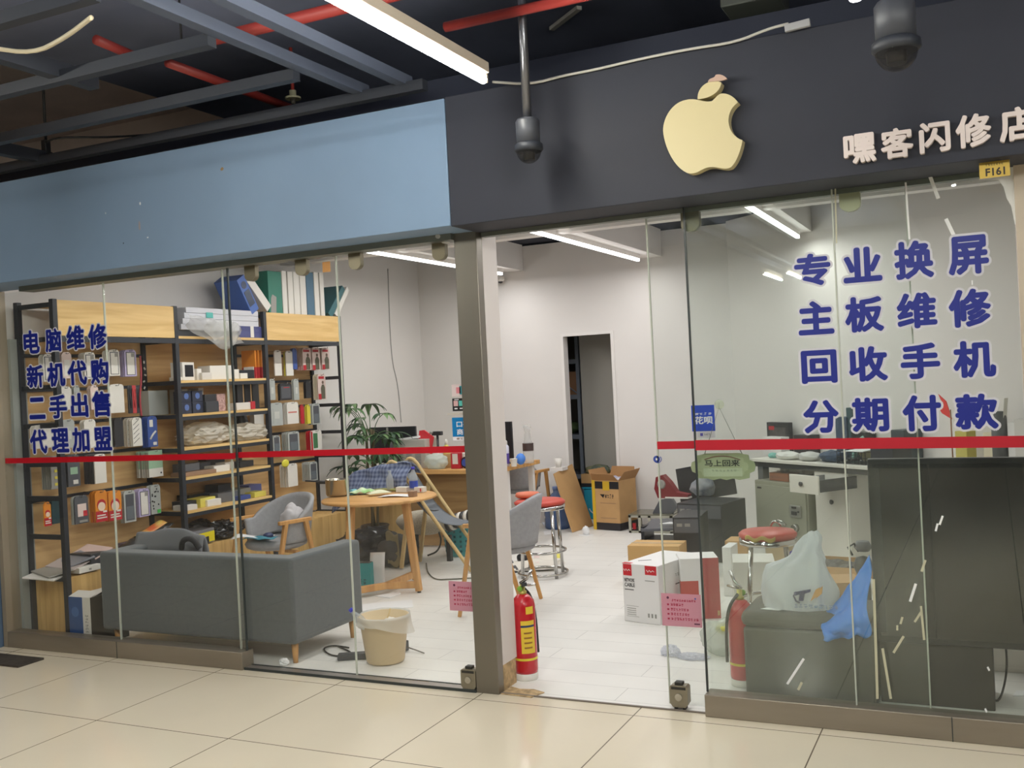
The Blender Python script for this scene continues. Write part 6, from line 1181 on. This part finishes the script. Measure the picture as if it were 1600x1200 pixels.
t = thing('monitor', 'black monitor lying face up with papers on it among the computer cases', 'monitor', (-.5, 4.02, 0), R(0)); MB().rbox((0, 0, .0), (.46, .36, .075), M_case, bev=.005).build('base_block', t)
MB().box((.28, .18, .2), (.5, .36, .025), M_casel, rot=(R(6), R(-3), 0), bev=.004).build('screen_back', t); MB().rbox((.03, .02, .075), (.06, .3, .2), M_case).build('bracket', t); MB().rbox((.4, .05, .075), (.44, .3, .19), M_case).build('bracket', t)
tag(MB().prism([(0, 0, 0), (.14, -.02, 0), (.16, .03, 0), (.08, .05, 0)], (0, 0, .004), MATS['paper_white']).build('paper', None, (-.3, 4.06, .222), rot=(R(6), R(-3), 0)), 'white paper slip on the black monitor lying among the computer cases', 'paper')
a, c = G(1055, 920), G(1095, 920)
tower('computer_case', 'tall black computer case right behind the white carton', (.18, 2.86, 0), R(6), (.2, .42, .46))
tower('computer_case', 'broad black computer case with a glass side under the green sign', (.0, 3.6, 0), R(-12), (.4, .45, .47))
tower('computer_case', 'black computer case standing behind the broad one at the slanting wall', (.02, 4.5, 0), R(-20), (.18, .25, .36))
b = MB(); b.rbox((0, 0, 0), (.52, .02, .3), M_case, bev=.003); tag(b.build('screen_panel', None, (-.12, 4.12, .4), rot=(R(-8), R(-10), R(-6))), 'black thin screen panel leaning up behind the computer cases', 'screen')
b = MB(); b.prism([(0, 0, 0), (.2, 0, 0), (.26, 0, .06), (.2, 0, .16), (.08, 0, .13)], (0, .05, 0), M_casel); tag(b.build('folder', None, (-.66, 4.98, .1825), rotz=-.1), 'dark grey folder left of the red shoe on the computer cases', 'folder')
t = thing('shoe', 'dark red boot lying on top of the black computer case', 'shoe', (-.12, 3.86, .473), R(-8)); M_boot = mat('boot_red', (122, 36, 42), .5)
b = MB(); b.prism([(-.13, 0, .0), (-.06, 0, 0), (.14, 0, 0), (.15, 0, .035), (.04, 0, .055), (-.02, 0, .14), (-.08, 0, .2), (-.14, 0, .18), (-.16, 0, .08)], (0, .08, 0), M_boot); b.build('upper', t); b = MB(); b.rbox((-.06, -.002, -.0), (.15, .082, .014), M_pw); b.build('sole', t); MB().lathe([(.03, 0), (.04, .01), (.03, .02)], M_pg, c=(-.09, -.01, .12), axis='y', n=18).build('emblem', t)
tag(MB().blob((0, 0, .07), (.2, .14, .18), mat('cap_bluegrey', (84, 92, 108), .7, col2=(150, 152, 156), vscale=8), .2, 3, 4, 6, floor=.001).build('cap', None, (.1, 4.06, .474)), 'grey blue crumpled cap on the computer cases behind the boot', 'cap')
# --- red and white carton
p0, p1, p2 = G(1130, 968), G(1180, 965), G(1092, 955)
t = thing('carton', 'tall red and white carton behind the right extinguisher', 'box', (.8, 1.74, 0), R(22)); b = MB(); b.rbox((-.24, 0, .001), (0, .22, .38), M_wc, bev=.003); b.rbox((-.241, -.001, .001), (-.13, .05, .24), mat('carton_pink_red', (190, 74, 66), .5)); b.rbox((-.1, -.0012, .001), (-.0, .0, .38), mat('carton_red', (176, 46, 54), .5)); b.build('body', t); b = MB(); b.rbox((-.02, -.002, .02), (-.006, -.0012, .05), M_ckraft); b.build('label', t)
t = thing('carton', 'white carton with small red writing right of the red striped carton', 'box', (.86, 1.86, 0), R(14)); b = MB(); b.rbox((0, 0, .001), (.26, .3, .33), mat('carton_offwhite', (214, 212, 204), .6), bev=.003); b.build('body', t); b = MB(); scribble(b, ((0, 0, 1), (-1, 0, 0), (0, -1, 0)), (.235, -.0004, .04), .14, .025, M_lr, 6); b.build('print', t)
for (x0, x1, yt, y, m, lb) in ((1129, 1143, 855, 2.35, M_wc, 'small white carton flap behind the red striped carton'), (1134, 1168, 845, 2.7, M_ckraft, 'brown carton behind the right bar stool')):
    a, c = FY(x0, 880, y), FY(x1, 880, y); tag(MB().rbox((-(c.x - a.x) / 2, 0, .001), ((c.x - a.x) / 2, .2, FY(x0, yt, y).z), m, bev=.003).build('carton', None, ((a.x + c.x) / 2, y, 0)), lb, 'box')
# --- right extinguisher and stool
extinguisher((1.225, .46, 0), R(170), 'red fire extinguisher behind the right window glass beside the grey bench', label_side=False)
stool((1.17, 1.46, 0), .6, .165, .19, 'red vinyl bar stool with torn seat behind the right window', True)
tag(MB().tube([(-.03, 0, 0), (-.01, 0, .03), (.02, 0, .02), (.035, 0, 0)], .008, M_chr, smooth_steps=2).build('chrome_ring', None, (1.19, 1.6, .606)), 'small chrome ring lying at the back of the torn stool seat', 'ring')
p = G(1215, 886); t = thing('waste_bin', 'beige waste bin behind the torn bar stool', 'bin', (p.x, p.y + .1, 0)); MB().lathe([(.001, .003), (.1, .003), (.115, .27), (.12, .275), (.112, .275), (.095, .012), (.001, .012)], M_bin, n=30, cap=False).build('body', t); MB().sheet(lambda u, v: ((.118 + .01 * v) * math.cos(2 * math.pi * u), (.118 + .01 * v) * math.sin(2 * math.pi * u), .278 - .05 * v - .1 * v * max(0, -math.cos(2 * math.pi * u))), 30, 4, M_liner).build('liner', t)
t = thing('plastic_bag', 'clear plastic bag with yellow print on the floor left of the right extinguisher', 'bag', (1.0, .98, 0)); MB().blob((0, 0, .08), (.24, .2, .2), film('clear_carrier', (214, 220, 212), .6, .2, .5), .22, 4, 4, 12, floor=.001).build('bag', t); MB().blob((.02, -.03, .14), (.1, .08, .05), mat('print_yellow', (214, 206, 80), .5), .25, 5, 3, 2).build('yellow_content', t)
t = thing('plastic_bag', 'shiny crumpled clear film on the floor behind the open glass leaf', 'wrap', G(1048, 1024)); MB().blob((0, 0, .02), (.1, .07, .07), film('shiny_film', (236, 238, 244), .7, .08, .8), .4, 6, 4, 3, floor=.001, sharp=True).build('lump', t); MB().blob((.13, -.02, .008), (.16, .1, .03), MATS['shiny_film'], .45, 6, 4, 9, floor=.001, sharp=True).build('spread_film', t)
# --- bench, bags, dark screen
M_ben = mat('bench_greybrown', (84, 82, 74), .75, var=.05, vscale=30); t = thing('bench', 'grey brown upholstered bench behind the right window', 'bench', (1.57, .37, 0)); MB().rbox((-.275, -.17, .02), (.3, .2, .35), M_ben, bev=.012).build('body', t); MB().rbox((-.285, -.18, .352), (.31, .21, .425), M_ben, bev=.03).build('seat_cushion', t)
for x in (-.25, .27):
    for y in (-.14, .17): MB().cyl((x, y, 0), (x, y, .025), .015, M_pk).build('foot', t)
M_carr = film('carrier_white', (240, 242, 248), .97, .3, .6)
t = thing('carrier_bag', 'white carrier bag with a navy T print and orange stripes standing on the bench', 'bag', (1.53, .34, .427))
def cb(u, v):
    a = 2 * math.pi * u; top = v ** 1.1; nz = noise.noise(Vector((math.cos(a) * 2.2, math.sin(a) * 2.2, v * 2.6))); k = 1 + .22 * nz
    q = min(1, v / .62); s = max(0, (v - .62) / .38)                 # body, then one tall gathered handle
    rx = (.165 - .03 * q ** 3) * (1 - s) + .032 * s; ry = (.105 - .04 * q ** 2) * (1 - s) + .014 * s
    z = .002 + .22 * q + (.13 * s if s else 0) - .035 * max(0, -math.cos(a)) * q
    if s: rx, ry = rx * (1 - .5 * math.sin(math.pi * min(1, s * 1.3)) * .5), ry
    return (rx * k * math.cos(a) + .062 * s ** .5, ry * k * math.sin(a), z + .008 * nz)
MB().sheet(cb, 56, 30, M_carr).build('bag', t)
pz = lambda x, y: FY(x, y, .225) - Vector((1.53, .34, .427))
b = MB(); M_tn = mat('print_navy', (40, 40, 92), .5); M_to = mat('print_orange', (212, 150, 70), .5)
b.prism([pz(*q) for q in ((1240, 926), (1266, 921), (1266, 925), (1257, 928), (1255, 939), (1248, 939), (1249, 929), (1242, 931))], (0, .012, 0), M_tn); b.tube([pz(*q) for q in ((1244, 925), (1240, 931), (1244, 939), (1250, 942))], .004, M_tn)
b.prism([pz(*q) for q in ((1266, 940), (1274, 922), (1281, 918), (1276, 932))], (0, .012, 0), M_to); b.prism([pz(*q) for q in ((1274, 936), (1279, 922), (1285, 916), (1284, 928))], (0, .012, 0), M_to); scribble(b, FRONT, pz(1240, 949), .2, .018, mat('print_faint_blue', (120, 136, 170), .5), 9); b.build('print', t)
tag(MB().blob((0, 0, .03), (.14, .06, .09), mat('violet_cloth', (70, 54, 150), .6), .3, 4, 3, 4).build('violet_bag', None, (1.55, .46, .62)), 'violet bag peeping out behind the white carrier bag', 'bag')
M_bl = mat('blue_film', (36, 128, 226), .35, bump=.5, bscale=16); b = MB(); b.sheet(lambda u, v: (1.66 + .2 * u + .01 * math.sin(9 * v), .28 + .03 * noise.noise(Vector((u * 4, v * 4, 1))) - .14 * min(1, v * 1.4), .43 + .26 * (u * (1 - v)) ** 1.3 - .1 * v * (1 - .3 * u) + .02 * noise.noise(Vector((u * 5, v * 5, 7)))), 18, 14, M_bl, .002); tag(b.build('blue_bag'), 'bright blue plastic bag hanging over the right end of the bench', 'bag')
tag(MB().prism([(-.03, -.02, 0), (.06, -.03, 0), (.07, .0, 0), (-.01, .01, 0)], (0, 0, .002), MATS['paper_white']).build('paper', None, (1.4, .27, .4265)), 'white paper slip on the bench left of the white carrier bag', 'paper')
M_tv = mat('screen_black_gloss', (22, 24, 24), .06, coat=.5); t = thing('display_screen', 'large black glossy display screen behind the right end of the window', 'screen', (2.2, .36, 0))
MB().rbox((-.34, 0, .28), (.36, .05, 1.11), mat('screen_frame', (34, 36, 36), .3), bev=.006).build('frame', t); MB().rbox((-.315, -.004, .31), (.35, .0, 1.085), M_tv).build('glass_face', t); MB().rbox((-.33, .02, .0), (.14, .3, .279), mat('stand_dark_brown', (58, 54, 48), .6), bev=.004).build('stand_cabinet', t)
MB().rbox((-.315, -.0055, .325), (-.29, -.004, 1.07), mat('bezel_line', (44, 46, 46), .4)).build('bezel_edge', t)
t = thing('round_gadget', 'black round gadget on a short arm between the bench and the dark screen', 'gadget', (1.765, .85, .0)); MB().lathe([(.001, -.05), (.035, -.04), (.05, 0), (.035, .04), (.001, .05)], M_case, c=(0, 0, .53), n=22).build('ball', t); MB().lathe([(.03, 0), (.045, .02), (.03, .05)], M_casel, c=(.0, .02, .6), n=20).build('knob', t); MB().cyl((.02, .03, .0), (.01, .03, .5), .016, M_case).build('arm', t); MB().lathe([(.09, 0), (.09, .012)], M_case, n=24).build('base', t); MB().tube([(-.05, 0, .58), (-.07, 0, .62), (-.04, 0, .64), (-.02, 0, .6)], .006, M_case).build('loop', t)
t = thing('carton', 'open brown carton with dark parts behind the bench', 'box', (1.36, 2.75, 0), R(-8)); b = MB()
for lo, hi in (((-.17, -.12, .001), (.17, .12, .02)), ((-.17, -.12, .02), (.17, -.114, .17)), ((-.17, .114, .02), (.17, .12, .2)), ((-.17, -.114, .02), (-.164, .114, .19)), ((.164, -.114, .02), (.17, .114, .19))): b.rbox(lo, hi, M_ckraft)
b.build('body', t); MB().blob((0, 0, .13), (.3, .2, .14), mat('dark_parts', (84, 80, 74), .5, var=.4, vscale=40), .3, 6, 4, 3).build('contents', t); b = MB(); b.sheet(lambda u, v: (.17 + .11 * v, -.11 + .2 * u, .19 - .09 * v), 2, 2, M_kin, .004, False); b.build('flap', t)
tag(MB().rbox((0, 0, .001), (.2, .24, .36), M_ckraft, bev=.003).build('carton', None, (1.52, 1.2, 0), rotz=.3), 'brown carton close behind the white carrier bag', 'box')
t = thing('low_cabinet', 'white low cabinet seen in the gap under the dark screen', 'cabinet', (2.3, 1.0, 0)); MB().rbox((-.12, 0, .0), (.31, .4, .5), M_pw, bev=.004).build('body', t); MB().rbox((-.1, -.012, .03), (.29, 0, .46), mat('tile_pale', (214, 210, 200), .35)).build('door', t)
tag(MB().tube([(2.385, .62, .32), (2.395, .6, .2), (2.39, .6, .1), (2.36, .52, .008), (2.33, .5, .008)], .005, M_ck, smooth_steps=2).build('cable'), 'thin black cable hanging in the gap under the dark screen', 'cable'); tag(MB().prism([(0, 0, 0), (.16, .03, 0), (.18, .1, 0), (.02, .09, 0)], (0, 0, .003), MATS['paper_white']).build('paper', None, (2.41, .62, .0005)), 'white sheet on the floor in the gap under the dark screen', 'paper')
# --- safe, desk with pulled drawer
M_safe = mat('safe_grey_green', (150, 150, 132), .45); SO = Vector((.97, 4.1, 0)); t = thing('safe', 'grey green steel safe standing under the left end of the white desk', 'safe', SO, A38)
MB().rbox((-.66, .0, .012), (.0, .34, .56), M_safe, bev=.006).build('body', t); MB().rbox((-.64, -.012, .03), (-.015, .0, .525), mat('safe_door', (158, 158, 140), .45), bev=.003).build('door', t); MB().rbox((-.61, -.016, .49), (-.56, -.012, .505), M_pk).build('maker_plate', t)
MB().rbox((-.2, -.028, .28), (-.07, -.012, .38), mat('keypad_silver', (170, 170, 162), .35, .5), bev=.004).build('keypad_plate', t); b = MB(); b.rbox((-.17, -.034, .3), (-.11, -.028, .33), M_pk); b.rbox((-.165, -.034, .355), (-.115, -.028, .37), M_pk); b.build('keypad', t); MB().lathe([(.008, 0), (.008, .006)], M_pk, c=(-.09, -.034, .33), axis='y', n=12).build('key_hole', t)
MB().lathe([(.03, -.03), (.034, -.01), (.034, .012)], mat('dial_silver', (180, 178, 170), .25, .8), c=(-.14, -.018, .19), axis='y', n=22).build('dial', t); b = MB(); b.tube([(-.36, -.02, .21), (-.33, -.05, .245), (-.28, -.05, .235), (-.26, -.02, .2)], .012, M_chr, smooth_steps=1); b.build('handle', t); MB().rbox((-.65, .01, 0), (-.01, .33, .012), M_pk).build('plinth', t)
zs = .5605; o = along(SO, -.4, .12); t = thing('wooden_box', 'brown wooden box on top of the grey green safe', 'box', (o.x, o.y, zs), A38); MB().rbox((-.12, -.07, 0), (.12, .07, .07), wood('redwood', (156, 90, 56), (124, 66, 40), 'x', 3), bev=.003).build('body', t)
o2 = along(SO, -.2, .12); tag(MB().rbox((-.08, -.06, 0), (.08, .06, .065), M_pk, bev=.003).build('black_box', None, (o2.x, o2.y, zs), rotz=A38), 'black box beside the brown wooden box on the safe', 'box')
t = thing('figurine', 'small silver grey figurine on the brown wooden box under the desk', 'figurine', (o.x, o.y, zs + .0705)); MB().lathe([(.035, 0), (.04, .03), (.02, .06), (.03, .09), (.022, .12), (.001, .13)], mat('pewter', (150, 150, 156), .4, .4), n=18).build('body', t); tag(MB().rbox((-.04, -.02, 0), (.04, .02, .11), M_wc, bev=.002).build('white_box', None, along(SO, -.29, .2) + Vector((0, 0, zs)), rotz=A38), 'small white box behind the figurine on the safe', 'box')
DO = Vector((.42, 4.5, 0)); t = thing('desk', 'long white desk with a pulled out drawer along the slanting wall', 'desk', DO, A38); L_ = 2.25; M_dw = mat('desk_white', (232, 228, 218), .4); M_dd = mat('desk_dark_edge', (60, 62, 64), .5)
MB().rbox((0, 0, .725), (L_, .6, .75), M_dw, bev=.003).build('worktop', t); MB().rbox((0.01, .03, .68), (L_, .58, .7245), M_dd).build('apron', t); MB().rbox((.75, .04, .0), (1.12, .56, .679), M_dw, bev=.003).build('pedestal', t); MB().rbox((0.0, .4, .0), (.03, .58, .679), M_dw).build('leg_panel', t); MB().rbox((L_ - .03, .05, 0), (L_, .58, .679), M_dw).build('leg_panel', t)
MB().lathe([(.016, 0), (.02, -.012), (.001, -.014)], M_pk, c=(.94, .038, .44), axis='y', n=16).build('knob', t)
d0, d1 = G(1229, 741, .69), G(1281, 744, .69); dm = (d0 + d1) / 2; off = dm - DO; ax = off.x * .788 - off.y * .616; ay = off.x * .616 + off.y * .788; w = (d1 - d0).length
b = MB(); b.rbox((ax - w / 2, ay, .545), (ax + w / 2, ay + .018, .69), M_dw, bev=.004); dr = b.build('drawer', t); b = MB()
b.rbox((ax - w / 2 + .015, ay + .018, .56), (ax - w / 2 + .03, ay + .42, .655), M_greyp); b.rbox((ax + w / 2 - .03, ay + .018, .56), (ax + w / 2 - .015, ay + .42, .655), M_dgrey); b.rbox((ax - w / 2 + .03, ay + .018, .56), (ax + w / 2 - .03, ay + .42, .57), M_greyp); b.build('drawer_box', dr); MB().lathe([(.015, 0), (.02, -.014), (.001, -.016)], M_pk, c=(ax - .02, ay - .001, .62), axis='y', n=16).build('knob', dr)
MB().rbox((-.14, .2, 0), (-.07, .27, .68), mat('pipe_grey', (92, 96, 100), .5)).build('grey_post', None, DO, A38)['kind'] = 'structure'
b = MB(); b.rbox((-.5, .5, 0), (-.16, .56, .62), M_pw); b.rbox((-.22, .44, .3), (-.16, .5, .6), M_pw); tag(b.build('white_board', None, DO, A38), 'white board standing at the wall left of the grey post', 'board')
zd = .7505
def ondesk(px0, px1, pyt, a_off, name, label, cat, m, dep, extra=None, rz=0.0, zb=zd):
    """a box on the desk; its front lies a_off behind the desk edge"""
    n = Vector((.616, .788, 0)); p = DO + n * a_off
    def hit(px, py):
        d = ray(px, py); k = (p - EYE).dot(n) / d.dot(n); return EYE + d * k
    l, r_ = hit(px0, pyt + 10), hit(px1, pyt + 10); h = hit((px0 + px1) / 2, pyt).z - zb; w = Vector((r_.x - l.x, r_.y - l.y, 0)).length; c = (l + r_) / 2
    b = MB(); b.rbox((-w / 2, 0, .0005), (w / 2, dep, max(.008, h)), m, bev=min(.003, abs(h) * .2))
    if extra: extra(b, w, h)
    return tag(b.build(name, None, (c.x, c.y, zb), A38 + rz), label, cat)
def frm(b, w, h): b.rbox((-w * .36, -.001, h * .1), (w * .36, 0, h * .84), mat('picture_dark', (76, 72, 72), .4, var=.4, vscale=30)); b.rbox((-w * .4, -.0015, h * .76), (-w * .15, 0, h * .88), M_pred); b.rbox((-w * .1, -.0016, h * .4), (w * .3, 0, h * .52), M_pg)
ondesk(1198, 1232, 660, .4, 'picture_box', 'dark picture box with a red corner standing on the desk', 'box', M_pk, .05, frm)
ondesk(1192, 1220, 683, .3, 'white_box', 'flat white box before the dark picture box', 'box', M_wc, .1); ondesk(1240, 1262, 680, .36, 'black_tray', 'black low tray right of the dark picture box', 'tray', M_pk, .14)
ondesk(1305, 1322, 652, .4, 'blue_book', 'dark blue book standing on the desk behind the big lettering', 'book', mat('book_navy', (62, 80, 104), .5), .12); ondesk(1322, 1331, 637, .42, 'teal_book', 'tall narrow teal grey book right of the dark blue book', 'book', mat('book_tealgrey', (70, 92, 98), .5), .12)
ondesk(1392, 1412, 672, .3, 'equipment_case', 'dark equipment case on the right part of the desk', 'case', mat('case_slate', (70, 80, 86), .5), .2); ondesk(1330, 1352, 676, .38, 'dark_case', 'black case beside the tall narrow book', 'case', M_case, .12); ondesk(1360, 1395, 700, .04, 'keyboard_box', 'long dark box on the front of the desk under the red tape', 'box', M_dgrey, .2)
p = DO + Vector((.616, .788, 0)) * .1
t = thing('hook_tool', 'pale teal curved hook tool on the desk', 'tool', (along(DO, .93, .3).x, along(DO, .93, .3).y, zd)); MB().tube([(0, 0, 0), (.02, 0, .1), (.06, 0, .17), (.09, 0, .19)], .018, mat('teal_pale', (140, 186, 172), .5), smooth_steps=2).build('stem', t); MB().lathe([(.05, 0), (.05, .015), (.03, .02)], M_pk, n=20).build('base', t)
tag(MB().blob((0, 0, .08), (.2, .14, .17), mat('cream_cloth', (214, 204, 160), .7), .2, 3, 4, 9, floor=.001).build('cream_bag', None, (along(DO, 1.12, .32).x, along(DO, 1.12, .32).y, zd)), 'cream cloth bag on the desk behind the big lettering', 'bag')
for (a_, b_, s, m, lb, sd) in ((.36, .12, (.26, .16, .07), mat('heap_white', (226, 226, 220), .7), 'heap of white papers at the left front of the desk', 3), (.62, .12, (.22, .16, .08), mat('knit_white', (206, 206, 202), .9, bump=.5, bscale=80), 'white knitted lump on the desk front', 5), (.86, .16, (.26, .2, .1), mat('dark_blue_lump', (54, 72, 96), .6, var=.3, vscale=20), 'dark blue gadget heap on the desk front', 7), (.14, .14, (.08, .08, .05), mat('teal_lump', (130, 190, 180), .5), 'small teal lump at the left end of the desk', 8)):
    o = along(DO, a_, b_); tag(MB().blob((0, 0, s[2] * .45), s, m, .2, 4, 4, sd, floor=.001).build('desk_clutter', None, (o.x, o.y, zd), A38), lb, 'clutter')
o = along(DO, 1.12, .1); t = thing('wire_basket', 'black wire basket with papers on the desk behind the drawer', 'basket', (o.x, o.y, zd), A38); b = MB()
for k in range(9): b.rbox((-.15 + .0375 * k, -.02, .0), (-.146 + .0375 * k, -.016, .1), M_pk); b.rbox((-.15 + .0375 * k, .18, .0), (-.146 + .0375 * k, .184, .1), M_pk)
for z in (.0, .05, .096): b.rbox((-.152, -.021, z), (.155, -.015, z + .004), M_pk); b.rbox((-.152, .179, z), (.155, .185, z + .004), M_pk); b.rbox((-.152, -.02, z), (-.148, .184, z + .004), M_pk); b.rbox((.151, -.02, z), (.155, .184, z + .004), M_pk)
b.rbox((-.15, -.016, .001), (.15, .18, .006), M_pk); b.build('basket', t); MB().prism([(-.12, .0, .09), (.12, -.01, .1), (.13, .14, .11), (-.1, .15, .1)], (0, 0, .006), MATS['paper_white']).build('papers', t)
o = along(DO, 1.45, .12); tag(MB().prism([(-.12, 0, 0), (.14, -.03, 0), (.16, .12, 0), (-.1, .14, 0)], (0, 0, .01), MATS['paper_white']).build('papers', None, (o.x, o.y, zd), A38), 'white papers on the desk left of the dark screen', 'paper')
hp = DO + Vector((.616, .788, 0)) * .35
def hitd(px, py, off=.35):
    n = Vector((.616, .788, 0)); p = DO + n * off; d = ray(px, py); return EYE + d * ((p - EYE).dot(n) / d.dot(n))
t = thing('flag', 'small red flag on a stick on the desk behind the right window', 'flag', (hitd(1487, 680).x, hitd(1487, 680).y, zd)); of = Vector((hitd(1487, 680).x, hitd(1487, 680).y, zd)); b = MB(); b.cyl(Vector((0, 0, 0)), hitd(1485, 640) - of, .005, mat('stick_brown', (150, 110, 80), .6)); b.build('stick', t)
b = MB(); q = [hitd(1466, 616) - of, hitd(1478, 627) - of, hitd(1487, 655) - of, hitd(1472, 646) - of, hitd(1468, 640) - of, hitd(1474, 634) - of]; b.prism(q, (.004, .006, 0), mat('flag_red', (222, 66, 60), .6)); b.build('cloth', t); MB().lathe([(.05, 0), (.055, .03), (.02, .05)], mat('pot_yellowish', (190, 180, 90), .6), n=18).build('pot', t)
o = hitd(1562, 684, .3); h = hitd(1562, 643, .3).z - zd; t = thing('pen_cup', 'dark grey cup holding a pale ruler on the right end of the desk', 'cup', (o.x, o.y, zd)); MB().lathe([(.05, 0), (.052, h), (.046, h), (.044, .01)], mat('cup_slate', (90, 92, 92), .5), n=24).build('cup', t); MB().bar((0, 0, .02), hitd(1572, 622, .3) - Vector((o.x, o.y, zd)), .035, .004, mat('ruler_pale', (190, 188, 176), .4)).build('ruler', t)
for k, (x0, x1, yt, m, lb) in enumerate(((1574, 1586, 660, M_wc, 'white box at the far right end of the desk'), (1584, 1600, 655, M_pale, 'pale round pot at the far right end of the desk'), (1536, 1552, 676, mat('cream_box', (216, 206, 180), .6), 'cream box left of the dark grey cup'), (1492, 1510, 674, mat('olive_box', (190, 180, 96), .6), 'olive yellow box right of the small flag'))):
    ondesk(x0, x1, yt, .3, 'box', lb, 'box', m, .1)
